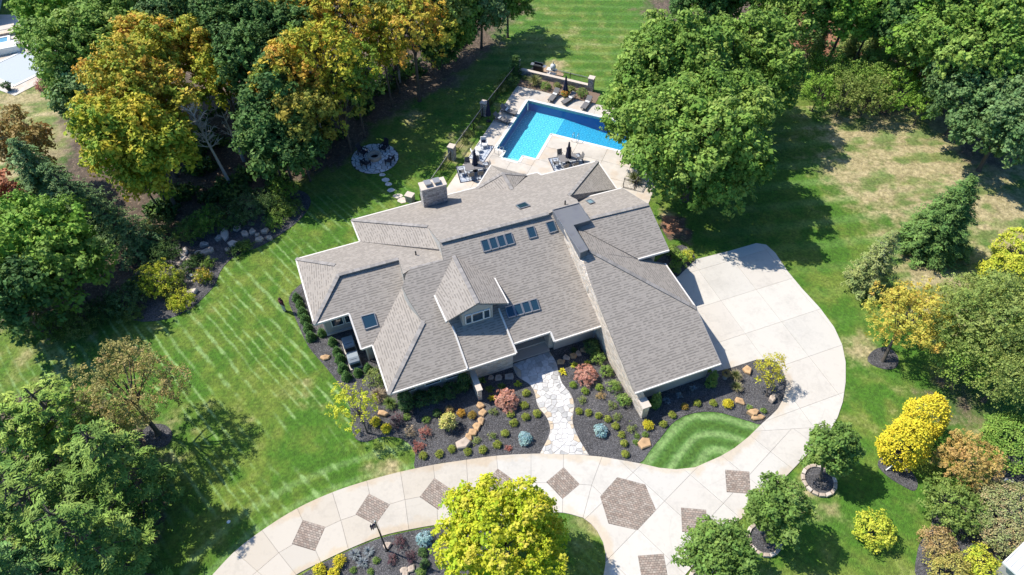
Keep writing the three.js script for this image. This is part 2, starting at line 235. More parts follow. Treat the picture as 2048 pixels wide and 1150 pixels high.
    if (li > 0) { const b = 0.45 + 0.9 * fin2 * fine + 0.4 * fin3; let q = [0.125 * b, 0.092 * b, 0.066 * b]; if (fin2 > 0.78 && fine > 0.5) q = [0.30, 0.22, 0.15]; const re = sst(0.4, 0.8, get(fields.red, wx, wz)); q = mix(q, [0.36 * b, 0.17 * b, 0.10 * b], re); c = mix(c, q, li); }
    const ro = sst(0.55, 0.62, get(fields.road, wx, wz)); if (ro > 0) c = mix(c, [0.16, 0.155, 0.16], ro);
    const k = (j * GN + i) * 4; d[k] = s8(c[0]); d[k + 1] = s8(c[1]); d[k + 2] = s8(c[2]); d[k + 3] = 255;
  }
  const t = new THREE.DataTexture(d, GN, GN); t.colorSpace = THREE.SRGBColorSpace; t.wrapS = t.wrapT = THREE.MirroredRepeatWrapping; t.magFilter = THREE.LinearFilter; t.minFilter = THREE.LinearMipmapLinearFilter; t.generateMipmaps = true; t.needsUpdate = true;
  const bm = tex(512, 6, (s, q) => 0.55 * vn(s * 96, q * 96, 96) + 0.45 * vn(s * 200, q * 200, 200), false); bm.repeat.set(GW / 6, GD / 6);
  const sh = new THREE.Shape([[-1200, -1200], [1200, -1200], [1200, 1200], [-1200, 1200]].map((q) => new THREE.Vector2(...q)));
  sh.holes.push(new THREE.Path([[-0.1, -0.1], [13.5, -0.1], [13.5, 4.7], [4.4, 4.7], [4.4, 9.1], [2.95, 9.1], [2.95, 10.2], [0.95, 10.2], [0.95, 9.1], [-0.1, 9.1]].map((q) => { const w = PW(...q); return new THREE.Vector2(w.x, -w.z); })));
  const g = new THREE.ShapeGeometry(sh).rotateX(-Math.PI / 2); const p = g.attributes.position, u = g.attributes.uv;
  for (let i = 0; i < p.count; i++) u.setXY(i, (p.getX(i) - GX0) / GW, (p.getZ(i) - GZ0) / GD);
  struct('ground', g, new THREE.MeshStandardMaterial({ map: t, bumpMap: bm, bumpScale: 0.05, roughness: 1 }), 'mown green lawn with pale stripes and dry tan patches', 'lawn');
}

// ---------------------------------------------------------------- mulch beds
const beds = {
  front: [[601.7, 568.7], [581, 589.6], [578, 605], [586, 625], [594, 644], [617.4, 694], [646, 728], [669.5, 756.5], [688, 785], [700, 815], [703.5, 852], [706.7, 869.6], [716.5, 881.5], [731.7, 883.7], [747, 879], [762, 874], [799, 876], [821, 891], [830.6, 908.7], [829.6, 937], [877, 927], [942.6, 919], [994.8, 912], [1060, 910.5], [1120, 910.5], [1178, 913], [1220, 917], [1245, 922], [1278, 927], [1301.7, 898.7], [1321, 876], [1343, 848.6], [1365.7, 833.3], [1388, 826.4], [1415.8, 823.6], [1443.6, 826.4], [1471.4, 834.7], [1499, 843], [1522, 849], [1541, 834], [1555, 818], [1567, 796], [1573, 768], [1567, 746], [1555, 726], [1510, 721], [1460, 737], [1400, 745], [1250, 700], [1150, 560], [900, 480], [680, 520]],
  pond: [[265, 640], [335, 638], [385, 615], [412, 590], [430, 570], [440, 545], [455, 525], [480, 508], [520, 493], [560, 470], [590, 448], [612, 425], [622, 402], [610, 385], [580, 380], [520, 400], [440, 440], [380, 478], [330, 500], [300, 520], [260, 560], [240, 600]],
  right: [[1864, 1022], [1862, 1057], [1841.6, 1082], [1834, 1107], [1836, 1160], [2110, 1190], [2110, 900], [2020, 900], [1985, 955], [1960, 1000], [1900, 985], [1875, 1000]],
  hornbeam: [[1755, 930], [1766, 912], [1785, 908], [1812, 930], [1835, 965], [1828, 982], [1805, 972], [1774, 952]],
  island: [[560, 1190], [598, 1154], [637, 1130], [697, 1102], [759, 1077], [818, 1063], [876, 1053], [940, 1046], [1000, 1055], [1010, 1190]],
  maple: [[1735, 722], [1748, 700], [1775, 695], [1795, 712], [1792, 735], [1765, 738]],
  corner: [[1335, 505], [1365, 490], [1390, 515], [1357, 553], [1340, 556], [1310, 530]],
};
const bedLabel = { front: 'dark mulch bed wrapping the front and left side of the house', pond: 'dark mulch bed with rocks at the edge of the left woods', right: 'dark mulch bed around the clipped shrubs at bottom right', hornbeam: 'dark mulch patch under the bright yellow oval tree', island: 'dark mulch bed inside the driveway loop with the flagpole', maple: 'small mulch patch under the yellow orange tree on the right lawn', corner: 'small planting bed behind the parking area beside the house' };
let bedY = 0.03;
for (const k in beds) { struct('mulch_bed', slab(smooth(gpx(beds[k]), 3), -0.05, bedY), M.mulch, bedLabel[k], 'mulch bed'); bedY += 0.001; }

// ---------------------------------------------------------------- driveway
{
  const t = new THREE.Group(); t.name = 'driveway'; t.userData = { kind: 'structure', label: 'pale concrete driveway curving past the house with brick coloured paver inlays', category: 'driveway' }; scene.add(t);
  const T0 = 0.012, T1 = 0.06; let si = 0;
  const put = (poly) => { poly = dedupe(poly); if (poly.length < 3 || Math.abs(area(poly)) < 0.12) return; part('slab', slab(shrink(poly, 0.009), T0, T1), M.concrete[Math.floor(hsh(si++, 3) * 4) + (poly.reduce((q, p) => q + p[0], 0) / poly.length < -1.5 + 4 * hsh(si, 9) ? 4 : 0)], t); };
  // stains of the slabs: rusty brown along the kerb lines, grey patches and tyre marks, at their places on the driveway
  const stainLines = [[[524, 1061], [595, 1017], [665, 985], [733, 962], [801, 944], [866, 930], [933, 920], [993, 912], [1062, 908], [1127, 908], [1204, 914], [1245, 921], [1284, 928], [1352, 939], [1390, 935], [1440, 913], [1469, 896], [1497, 873], [1524, 847], [1555, 818], [1567, 796], [1573, 768], [1567, 746], [1510, 721], [1460, 737]], [[593, 1150], [642, 1125], [697, 1099], [764, 1072], [818, 1060], [876, 1050], [940, 1043], [998, 1037], [1062, 1028], [1125, 1026], [1166, 1036], [1194, 1062], [1206, 1085], [1211, 1107], [1207, 1150]], [[1577, 948], [1540, 982], [1496, 1027], [1465, 1051], [1430, 1080]]].map((q) => gpx(q));
  const DX = -18, DV = 8, DW = 46; const stain = tex(1024, DW, (a, b) => { const x = DX + a * DW, z = -(DV + b * DW); let d = 9; for (const l of stainLines) d = Math.min(d, distPoly([x, z], l, false)); const n1 = fbm(x * 1.1, z * 1.1, 4), n2 = fbm(x * 0.35 + 9, z * 0.35, 4), n3 = vn(x * 11, z * 11), n4 = fbm(x * 3.3, z * 3.3 + 4, 3);
    let k = 0.86 + 0.26 * n2 + 0.12 * (n1 - 0.5) + 0.07 * (n3 - 0.5); if (n4 > 0.62) k *= 0.95; let c = [k, k, k]; const e = sst(0.62, 0.2, d + 0.9 * (n1 - 0.5) + 0.35 * (n4 - 0.5)); c = mix(c, [0.94 * k, 0.78 * k, 0.58 * k], 0.5 * e * sst(0.3, 0.55, fbm(x * 0.5, z * 0.5 + 20, 3)));
    const ty = sst(0.06, 0.02, Math.abs(d - 1.35 - 0.35 * n2)) + sst(0.06, 0.02, Math.abs(d - 2.75 - 0.35 * n2)); c = mix(c, [0.80 * k, 0.79 * k, 0.78 * k], 0.3 * cl(ty) * sst(0.42, 0.6, n1)); return c; });
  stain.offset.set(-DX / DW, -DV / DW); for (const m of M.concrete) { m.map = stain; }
  const O = [[425, 1150], [470, 1103], [524.5, 1061], [595, 1017], [665, 985], [733.7, 962], [801, 944], [866.5, 930], [933, 920], [993, 912], [1062, 908], [1127, 908], [1204, 914]];
  const I = [[520, 1205], [556, 1178], [593, 1150], [642, 1125], [697, 1099], [764, 1072.5], [818, 1060], [876, 1050], [940, 1043], [998, 1037], [1062, 1028], [1125, 1026], [1166, 1036]];
  const C = [[470, 1180], [515, 1143], [558, 1106], [618, 1071], [682, 1041], [746, 1019], [810, 1000], [873, 988], [936, 981], [998, 968], [1062, 966], [1126, 967], [1183, 971]];
  const cur = (a) => { const c = new THREE.CatmullRomCurve3(gpx(a).map(([x, z]) => V3(x, 0, z)), false, 'centripetal'); const p = c.getPoints((a.length - 1) * 8).map((q) => [q.x, q.z]); return (i) => p.slice(i * 8, i * 8 + 9); };
  const co = cur(O), ci = cur(I), cc = gpx(C);
  const outline = [];
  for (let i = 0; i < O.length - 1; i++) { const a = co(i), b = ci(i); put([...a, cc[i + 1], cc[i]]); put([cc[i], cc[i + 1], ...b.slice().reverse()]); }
  const whole = [[1204, 914], [1245, 921], [1284, 928], [1318, 936], [1352, 939], [1390, 935], [1440, 913], [1469, 896], [1497, 873.6], [1524, 847], [1541, 832], [1555, 818], [1567, 796], [1573, 768], [1567, 746], [1555, 726], [1535, 719], [1510, 721], [1460, 737], [1425, 745], [1400, 700], [1340, 600], [1340, 560], [1357, 553], [1392, 519], [1460, 502], [1512, 487], [1532, 490], [1550, 506], [1575, 543], [1604, 578], [1640, 617], [1668, 655], [1684, 690], [1691, 725], [1691, 765], [1685, 805], [1675, 835], [1657, 866], [1624, 899], [1577, 948], [1540, 982], [1496, 1027], [1465, 1051], [1430, 1080], [1400, 1115], [1362, 1160], [1340, 1200], [1206, 1200], [1207, 1150], [1211, 1127], [1211, 1107], [1206, 1085], [1194, 1062], [1182, 1048], [1166, 1036], [1183, 971]];
  const W = gpx(whole); const Ws = []; W.forEach((p, i) => Ws.push(p));
  const split = (reg, o, dx, dz) => { // a grid of cells with corner o and edges dx, dz
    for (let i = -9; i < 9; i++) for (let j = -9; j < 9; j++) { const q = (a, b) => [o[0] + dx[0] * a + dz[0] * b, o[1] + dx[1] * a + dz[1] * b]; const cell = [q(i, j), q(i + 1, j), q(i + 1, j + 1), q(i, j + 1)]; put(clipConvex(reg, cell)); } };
  const cutA = gpx([[1400, 870], [1720, 850]]);
  const upper = clipHalf(Ws, cutA[0], cutA[1], -1), lower = clipHalf(Ws, cutA[0], cutA[1], 1);
  const g1 = (px) => { const p = at(...px); return [p.x, p.z]; };
  const sub = (a, b) => [a[0] - b[0], a[1] - b[1]];
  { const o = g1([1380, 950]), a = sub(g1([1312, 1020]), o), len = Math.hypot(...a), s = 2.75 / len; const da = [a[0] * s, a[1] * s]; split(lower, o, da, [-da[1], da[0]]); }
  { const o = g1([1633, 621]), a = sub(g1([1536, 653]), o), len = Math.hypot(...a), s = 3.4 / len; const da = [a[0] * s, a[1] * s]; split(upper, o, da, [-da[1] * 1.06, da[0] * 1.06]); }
  // under the slabs
  const arc = []; for (let i = 0; i < O.length - 1; i++) arc.push(...co(i)); for (let i = O.length - 2; i >= 0; i--) arc.push(...ci(i).slice().reverse());
  part('joint_bed', [slab(dedupe(arc), -0.05, 0.02), slab(dedupe(W), -0.05, 0.021)], M.joint, t);
  // paver inlays: rows of real pavers joined into one part each
  const inlay = (poly, dirPx) => {
    const P = gpx(poly), o = P[0]; const a = sub(P[1], P[0]), la = Math.hypot(...a); const e = [a[0] / la, a[1] / la], f = [-e[1], e[0]];
    const geos = []; const pw = 0.213, ph = 0.142; let row = 0;
    const loc = P.map((p) => { const q = sub(p, o); return [q[0] * e[0] + q[1] * e[1], q[0] * f[0] + q[1] * f[1]]; });
    const xs = loc.map((p) => p[0]), ys = loc.map((p) => p[1]);
    for (let y = Math.min(...ys); y < Math.max(...ys); y += ph, row++) for (let x = Math.min(...xs) - (row % 2) * pw / 2; x < Math.max(...xs); x += pw) {
      let c = [[x, y], [x + pw, y], [x + pw, y + ph], [x, y + ph]]; c = clipConvex(c, loc); if (c.length < 3) continue; c = shrink(dedupe(c, 0.01), 0.011); if (c.length < 3 || Math.abs(area(c)) < 0.004) continue;
      const w = c.map(([u, v]) => [o[0] + e[0] * u + f[0] * v, o[1] + e[1] * u + f[1] * v]); const h = 0.064 + rr(0, 0.006), k = rr(0.75, 1.2), q = rnd();
      geos.push(tint(slab(w, 0.03, h), [mix([0.33, 0.255, 0.205], [0.36, 0.31, 0.26], q)[0] * k, mix([0.33, 0.255, 0.205], [0.36, 0.31, 0.26], q)[1] * k, mix([0.33, 0.255, 0.205], [0.36, 0.31, 0.26], q)[2] * k]));
    }
    const m = part('paver_inlay', merge(geos), M.paver, t); m.userData.kind = 'stuff';
    part('inlay_bed', slab(P, 0.03, 0.0622), M.jointDark, t);
  };
  inlay([[606, 1040.6], [651, 1054.4], [630.2, 1102.5], [584.1, 1088.7]]);
  inlay([[738, 988], [780, 1009.8], [751, 1050.5], [711.2, 1029.3]]);
  inlay([[869, 956.7], [906.5, 982.2], [877, 1020.3], [839.4, 994.8]]);
  inlay([[995.5, 938], [1032, 964], [999, 998], [965, 973]]);
  inlay([[1127.2, 935.4], [1159.3, 969.2], [1125, 998.5], [1092.4, 964.7]]);
  inlay([[1234.4, 955.2], [1290, 969.7], [1312, 1021], [1274.5, 1061], [1216.9, 1047.9], [1200.1, 993.5]]);
  inlay([[1361.7, 1015.8], [1411.8, 1020.3], [1414.5, 1067], [1363.9, 1064.4]]);
  inlay([[1449.8, 940.2], [1498.2, 944], [1500.5, 988.5], [1453, 985]]);
  inlay([[1275.5, 1112], [1327, 1108.3], [1336, 1158], [1284, 1163]]);
}

// ---------------------------------------------------------------- flagstones
function cobble(outline, spacing, jitter, y0, y1, parent, pick, gap = 0.018, hole) { // irregular stones filling an outline
  const xs = outline.map((p) => p[0]), zs = outline.map((p) => p[1]); const pts = [];
  let r = 0; for (let z = Math.min(...zs) - spacing; z < Math.max(...zs) + spacing; z += spacing * 0.87, r++) for (let x = Math.min(...xs) - spacing + (r % 2) * spacing / 2; x < Math.max(...xs) + spacing; x += spacing) { const p = [x + rr(-jitter, jitter), z + rr(-jitter, jitter)]; if (rnd() < 0.16) continue; if (inPoly(p, outline) || distPoly(p, outline) < spacing) pts.push(p); }
  for (const p of pts) {
    let c = []; for (let k = 0; k < 10; k++) c.push([p[0] + Math.cos(k / 10 * 6.2832) * spacing * 1.15, p[1] + Math.sin(k / 10 * 6.2832) * spacing * 1.15]);
    for (const q of pts) { if (q === p || Math.hypot(q[0] - p[0], q[1] - p[1]) > spacing * 2.4) continue; const m = [(p[0] + q[0]) / 2, (p[1] + q[1]) / 2], n = [q[0] - p[0], q[1] - p[1]]; const b = [m[0] - n[1], m[1] + n[0]]; const f = (b[0] - m[0]) * (p[1] - m[1]) - (b[1] - m[1]) * (p[0] - m[0]); c = clipHalf(c, m, b, Math.sign(f)); if (c.length < 3) break; }
    if (c.length < 3) continue;
    c = clipConvex2(outline, c); if (c.length < 3) continue;
    if (hole && Math.hypot(p[0] - hole[0], p[1] - hole[1]) < hole[2]) continue;
    c = shrink(dedupe(c, 0.05), gap); if (c.length < 3 || Math.abs(area(c)) < 0.03) continue;
    part('flagstone', slab(c, y0, y1 + rr(0, 0.018), 0.008), pick(p), parent);
  }
}
const clipConvex2 = (outline, conv) => clipConvex(outline, conv);
{
  const t = new THREE.Group(); t.name = 'stone_path'; t.userData = { kind: 'structure', label: 'winding pale flagstone path from the driveway to the front door', category: 'path' }; scene.add(t);
  const left = [[1079.7, 908.5], [1100, 862], [1093, 835], [1076, 813.4], [1068.7, 784], [1059, 769.6], [1034.6, 752.5], [1024, 729]];
  const right = [[1099, 703], [1112.5, 725.7], [1117.4, 745], [1124.7, 767], [1141.7, 789], [1148.6, 811], [1145.4, 842.6], [1156, 874], [1178, 911]];
  const s = (a) => { const c = new THREE.CatmullRomCurve3(gpx(a).map(([x, z]) => V3(x, 0, z))); return c.getPoints(40).map((p) => [p.x, p.z]); };
  const out = [...s(left), ...s(right)];
  const cx = (p) => M.flag[Math.floor(Math.pow(rnd(), 1.0) * 6)];
  part('path_base', slab(out, -0.02, 0.045), std([0.42, 0.39, 0.35], 1), t);
  const edge = s(left).concat(s(right));
  cobble(out, 0.40, 0.15, 0.03, 0.066, t, (p) => (distPoly(p, s(left), false) < 0.22 || distPoly(p, s(right), false) < 0.22) && rnd() < 0.6 ? M.flag[rnd() < 0.5 ? 6 : 3] : [0, 1, 4, 4, 1, 0, 2, 5][Math.floor(rnd() * 8)] !== undefined ? M.flag[[0, 1, 4, 4, 1, 0, 2, 5][Math.floor(rnd() * 8)]] : M.flag[0], 0.015);
}

// ---------------------------------------------------------------- the house
const house = thing('house', 'large house with a many gabled grey brown shingle roof and skylights', 'house', V3(0, 0, 0));
const pl = (ax, A, B, B2) => { const a = at(...A), b = at(...B), ca = a.dot(AX[ax]), cb = b.dot(AX[ax]); return { ax, c: ca, h: A[2], s: (B[2] - A[2]) / (cb - ca) }; };
const hOn = (p, x, z) => p.h + p.s * ((x * AX[p.ax].x + z * AX[p.ax].z) - p.c);
const onP = (x, y, p) => { const d = ray(x, y), a = AX[p.ax]; const da = d[0] * a.x + d[2] * a.z; const t = (p.h - p.s * p.c - CAMH) / (d[1] - p.s * da); return V3(d[0] * t, CAMH + d[1] * t, d[2] * t); };
const PF = pl('v', [935, 738, 2.7], [980, 458, 6.56]);
const P1 = pl('v', [845, 402, 3.35], [980, 457, 6.64]);
const h855 = onP(855, 453, P1).y;
const P1L = pl('u', [712, 462, 3.35], [855, 453, h855]);
const P3 = pl('v', [655, 501, 3.35], [737, 533, 5.02]);
const P4 = pl('v', [735, 693, 2.7], [737, 534, 4.95]);
const P5 = pl('u', [777, 788, 2.7], [847, 645, onP(847, 645, PF).y]);
const P9 = pl('v', [1338, 500, 5], [1297, 409, 6.55]);
const P10 = pl('v', [1297, 409, 6.55], [1244, 376, 4.8]);
const P7 = pl('v', [1442, 727, 2.45], [1393, 617, 4.0]);
const P8 = { ax: 'u', c: 24.15, h: 4.0, s: -0.405 };
const roofUV = (g) => { // in the plane of each face: metres along the eave and up the slope
  g = g.index ? g.toNonIndexed() : g; g.computeVertexNormals(); const p = g.attributes.position, n = g.attributes.normal, uv = new Float32Array(p.count * 2);
  for (let i = 0; i < p.count; i++) { const N = V3(n.getX(i), n.getY(i), n.getZ(i)); let t = V3(0, 1, 0).cross(N); if (t.length() < 0.05) t.set(1, 0, 0); t.normalize(); const s = N.clone().cross(t), q = V3(p.getX(i), p.getY(i), p.getZ(i)); uv[i * 2] = q.dot(t); uv[i * 2 + 1] = q.dot(s); }
  g.setAttribute('uv', new THREE.BufferAttribute(uv, 2)); return g;
};
function plate(pts, th = 0.2) { // a sloping plate: top polygon with its thickness below
  if (THREE.ShapeUtils.area(pts.map((p) => new THREE.Vector2(p.x, -p.z))) < 0) pts = pts.slice().reverse();
  const tri = THREE.ShapeUtils.triangulateShape(pts.map((p) => new THREE.Vector2(p.x, -p.z)), []); const pos = []; const push = (...v) => v.forEach((q) => pos.push(q.x, q.y, q.z)); const lo = pts.map((p) => p.clone().setY(p.y - th));
  for (const [a, b, c] of tri) { push(pts[a], pts[b], pts[c]); push(lo[a], lo[c], lo[b]); }
  for (let i = 0; i < pts.length; i++) { const j = (i + 1) % pts.length; push(pts[i], lo[i], lo[j]); push(pts[i], lo[j], pts[j]); }
  const g = new THREE.BufferGeometry(); g.setAttribute('position', new THREE.Float32BufferAttribute(pos, 3)); return roofUV(g);
}
const R = {};
{
  const q = (list) => list.map(([x, y, p]) => typeof p === 'object' ? onP(x, y, p) : at(x, y, p));
  const slope = (k, list, th) => { R[k] = q(list); part('roof_slope', plate(R[k], th), M.roof, house); };
  slope('main_rear', [[703, 440, P1], [845, 402, P1], [957, 374, P1], [1040, 353, P1], [1075, 345, P1], [1083, 350, P1], [1195, 322, P1], [1138, 391, P1], [1154, 399, P1], [1160, 410, P1], [1106, 423, P1], [1097, 427, P1], [880, 484, P1], [855, 453, P1]], 0.16);
  slope('rear_left', [[703, 440, P1], [855, 453, P1], [868, 468, P1L], [882, 484, P1L], [884, 499, P1L], [720, 483, P1L]], 0.22);
  slope('west_rear', [[592, 518, P3], [720, 483, P3], [884, 499, P3], [887, 521, P3], [820, 539, P3], [806, 548, P3], [797, 518, P3], [677, 550, P3], [670, 530, P3]], 0.16);
  slope('west_end', [[592, 518, P3], [670, 530, P3], [677, 550, P3], [628, 648, P4]], 0.2);
  slope('west_front', [[677, 551, P4], [797, 518, P4], [815, 547, P4], [805, 573, P4], [745, 690, P4], [722, 698, P4], [698, 626.5, P4], [628, 648, P4]], 0.2);
  slope('front_left', [[805, 573, P5], [818, 603, P5], [847, 645, P5], [777, 788, P5], [745, 690, P5]], 0.2);
  slope('main_front', [[880, 485, PF], [1097, 428, PF], [1106, 425, PF], [1128, 456, PF], [1145, 480, PF], [1173, 560, PF], [1191, 600, PF], [1206, 650.5, PF], [1109, 682, PF], [1101, 663, PF], [1027, 687, PF], [1032, 706, PF], [937, 737, PF], [777, 788, PF], [847, 645, PF], [818, 600, PF], [805, 573, PF], [812, 548, PF], [820, 539, PF], [887, 520, PF]], 0.2);
  slope('garage_front', [[1179, 502, P7], [1393, 617, P7], [1442, 727, P7], [1270, 786, P7], [1215, 651, P7], [1179, 560, P7], [1163, 507, P7]], 0.2);
  slope('garage_right', [[1153, 454, P8], [1281, 518, P8], [1330, 527, P8], [1393, 617, P7], [1179, 502, P7]], 0.2);
  slope('right_front', [[1180, 437, P9], [1297, 409, P9], [1338, 500, P9], [1276, 517.5, P9], [1153, 454, P9], [1147, 449, P9]], 0.2);
  slope('right_rear', [[1154, 399, P10], [1244, 376, P10], [1297, 409, P10], [1180, 437, P10], [1158, 407, P10]], 0.2);
  const c1 = R.main_rear[6], cA = R.main_rear[7], cE = at(1233, 377, c1.y);
  R.pool_end = [c1, cE, at(1154, 399, cA.y + (c1.y - cA.y) * 0.35), cA]; part('roof_slope', plate(R.pool_end, 0.2), M.roof, house);
  const bA = at(982, 330, 3.35), bB = at(952, 378, 3.4), bC = at(1053, 350.5, 3.6), bE = onP(1024, 379, P1), bD = at(1005, 347, bE.y + 0.1);
  part('roof_slope', plate([bB, bA, bC, bD], 0.15), M.roof, house);
  part('roof_slope', plate([bB, bD, bE], 0.12), M.roof, house);
  part('roof_slope', plate([bD, bC, bE], 0.12), M.roof, house);
  R.bay = [bA, bB, bC, bD, bE];
  // small dormer over the front
  const a = onP(907, 512, PF), b = at(955, 607, a.y), c = at(893, 643, 4.95), d = onP(869, 590, PF), e = onP(989, 556, PF), f = at(1016, 606, 4.95);
  R.dormer = [a, b, c, d, e, f];
  const dormer = part('dormer', [plate([d, a, b, c], 0.14), plate([a, e, f, b], 0.14)], M.roof, house);
  // its front wall stands on the main slope
  const w0 = onP(926, 654.5, PF), w1 = onP(985.5, 632.5, PF); const wv = (w0.dot(AX.v) + w1.dot(AX.v)) / 2, u0 = w0.dot(AX.u), u1 = w1.dot(AX.u), um = b.dot(AX.u), hb = w0.y - 0.1, sl = (b.y - c.y) / (um - c.dot(AX.u));
  const ht = (u) => b.y - 0.16 - sl * Math.abs(u - um);
  const tri = [[u0, hb], [u1, hb], [u1, ht(u1)], [um, ht(um)], [u0, ht(u0)]]; const s = new THREE.Shape(tri.map((p) => new THREE.Vector2(...p)));
  const wg = new THREE.ExtrudeGeometry(s, { depth: 2.4, bevelEnabled: false }); // local x = u, y = h, z = v
  const toW = new THREE.Matrix4().makeBasis(AX.u, V3(0, 1, 0), AX.v);
  wg.translate(0, 0, wv - 2.4).applyMatrix4(toW); part('dormer_wall', wg, M.wall, dormer);
  const win = (uA, uB, hA, hB, v, parent) => { const g = [box(uB - uA, 0.07, 0.06, (uA + uB) / 2, hA, v), box(uB - uA, 0.07, 0.06, (uA + uB) / 2, hB, v), box(0.07, hB - hA, 0.06, uA, (hA + hB) / 2, v), box(0.07, hB - hA, 0.06, uB, (hA + hB) / 2, v)].map((x) => x.applyMatrix4(toW)); const fr = part('window', g, M.white, parent); const pn = box(uB - uA - 0.07, hB - hA - 0.07, 0.02, (uA + uB) / 2, (hA + hB) / 2, v - 0.005).applyMatrix4(toW); part('pane', pn, M.glass, fr); };
  R.win = win; R.toW = toW;
  const dw = (u1 - u0 - 0.5) / 4, hw0 = w0.y + 0.22, hw1 = hw0 + 0.95;
  for (const [x0, x1] of [[0, 1], [1.1, 2.9], [3, 4]]) { const x = u0 + 0.25; const fr = [box((x1 - x0) * dw, 0.07, 0.07, x + (x0 + x1) / 2 * dw, hw0, wv + 0.03), box((x1 - x0) * dw, 0.07, 0.07, x + (x0 + x1) / 2 * dw, hw1, wv + 0.03), box(0.07, hw1 - hw0, 0.07, x + x0 * dw, (hw0 + hw1) / 2, wv + 0.03), box(0.07, hw1 - hw0, 0.07, x + x1 * dw, (hw0 + hw1) / 2, wv + 0.03)].map((g) => g.applyMatrix4(toW)); part('window_frame', fr, M.white, dormer); part('window_pane', box((x1 - x0) * dw - 0.08, hw1 - hw0 - 0.08, 0.03, x + (x0 + x1) / 2 * dw, (hw0 + hw1) / 2, wv + 0.02).applyMatrix4(toW), M.glass, dormer); }
  // flat dark roof beside the stone wall
  const fh = 6.85, fp = [[1105, 421], [1158, 407], [1180, 441], [1146, 451], [1176, 500], [1161, 506]].map((p) => at(...p, fh));
  const flat = part('flat_roof', slab(fp.map((p) => [p.x, p.z]), fh - 0.7, fh), M.rubber, house);
  const rim = []; for (let i = 0; i < 6; i++) { const p = fp[i], n = fp[(i + 1) % 6]; rim.push(bar(p.clone().setY(fh + 0.03), n.clone().setY(fh + 0.03), i === 5 || i === 2 || i === 4 ? 0.055 : 0.04, 0.1)); } part('roof_edge', rim, M.skyframe, flat);
  // gutters and fascia along the eaves
  const edges = [[R.main_rear, 0, 1], [R.main_rear, 1, 2], [R.main_rear, 4, 3], [R.main_rear, 4, 5], [R.main_rear, 5, 6], [R.rear_left, 0, 5], [R.west_rear, 0, 1], [R.west_end, 0, 3], [R.west_front, 7, 6], [R.west_front, 6, 5], [R.west_front, 5, 4], [R.front_left, 4, 3], [R.main_front, 12, 13], [R.main_front, 11, 12], [R.main_front, 10, 11], [R.main_front, 9, 10], [R.main_front, 8, 9], [R.main_front, 7, 8], [R.garage_front, 2, 3], [R.garage_front, 1, 2], [R.garage_right, 2, 3], [R.right_front, 2, 3], [R.right_front, 1, 2], [R.right_rear, 0, 1], [R.right_rear, 1, 2], [R.bay, 0, 1], [R.pool_end, 0, 1], [R.dormer, 2, 3], [R.dormer, 4, 5]];
  for (const [A, i, j] of edges) { const p = A[i].clone(), n = A[j].clone(); p.y -= 0.07; n.y -= 0.07; const thin = (A === R.garage_front && i === 1) || (A === R.right_front && i === 1) || (A === R.right_rear && i === 1); part(thin ? 'drip_edge' : 'gutter', thin ? bar(p, n, 0.06, 0.16) : bar(p, n, 0.13, 0.17), thin ? M.drip : M.fascia, house); }
  for (const [x0, y0, x1, y1] of [[905, 653, 935, 738], [997, 617.5, 1033, 707]]) { const p = onP(x0, y0, PF), n = onP(x1, y1, PF); p.y += 0.05; n.y += 0.05; part('roof_seam', bar(p, n, 0.12, 0.12), M.fascia, house); }
  // low cheek walls that close the steps between the roof levels
  const cheek = []; for (const [A, list] of [[R.main_rear, [13, 12]], [R.main_rear, [12, 11]], [R.main_front, [14, 15, 16, 17, 18, 19, 0]], [R.front_left, [0, 1, 2]], [R.west_rear, [2, 3, 4, 5, 6, 7]], [R.west_front, [0, 1, 2, 3, 4]], [R.right_front, [3, 4, 5, 0]], [R.right_rear, [3, 4, 0]], [R.garage_right, [4, 0, 1]], [R.garage_front, [5, 6, 0]], [R.main_rear, [7, 8, 9]]]) for (let i = 0; i < list.length - 1; i++) { const a = A[list[i]], b = A[list[i + 1]], n = V3(b.z - a.z, 0, a.x - b.x).normalize().multiplyScalar(0.02); const pos = []; const P = (p, dy, k) => { pos.push(p.x + n.x * k, p.y - dy, p.z + n.z * k); }; for (const k of [-1, 1]) { P(a, 0.06, k); P(b, 0.06, k); P(b, 1.5, k); P(a, 0.06, k); P(b, 1.5, k); P(a, 1.5, k); } const g = new THREE.BufferGeometry(); g.setAttribute('position', new THREE.Float32BufferAttribute(pos, 3)); cheek.push(roofUV(g)); }
  part('cheek_wall', merge(cheek), M.wall, house);
  // ridge and hip caps: overlapping shingles
  const caps = [[R.main_rear[12], R.main_rear[11]], [R.main_rear[0], R.main_rear[13]], [R.main_rear[6], R.main_rear[7]], [R.west_rear[7], R.west_rear[6]], [R.west_rear[4], R.west_rear[3]], [R.west_rear[0], R.west_rear[8]], [R.west_end[2], R.west_end[3]], [R.front_left[2], R.front_left[3]], [R.front_left[0], R.front_left[2]], [R.garage_front[0], R.garage_front[1]], [R.right_front[0], R.right_front[1]], [R.dormer[0], R.dormer[1]], [bB, bD], [bD, bC], [bD, bE], [R.pool_end[3], R.pool_end[2]]];
  const cg = []; for (const [p, n] of caps) { const len = p.distanceTo(n), k = Math.max(2, Math.round(len / 0.2)); for (let i = 0; i < k; i++) { const a0 = p.clone().lerp(n, i / k), b0 = p.clone().lerp(n, Math.min(1, (i + 1.15) / k)); a0.y += 0.045; b0.y += 0.02; const w = rr(0.78, 1.15); cg.push(tint(bar(a0, b0, 0.3, 0.035), [w, w, w])); } }
  const capm = part('ridge_cap', merge(cg), M.cap, house); capm.userData.kind = 'stuff';
}
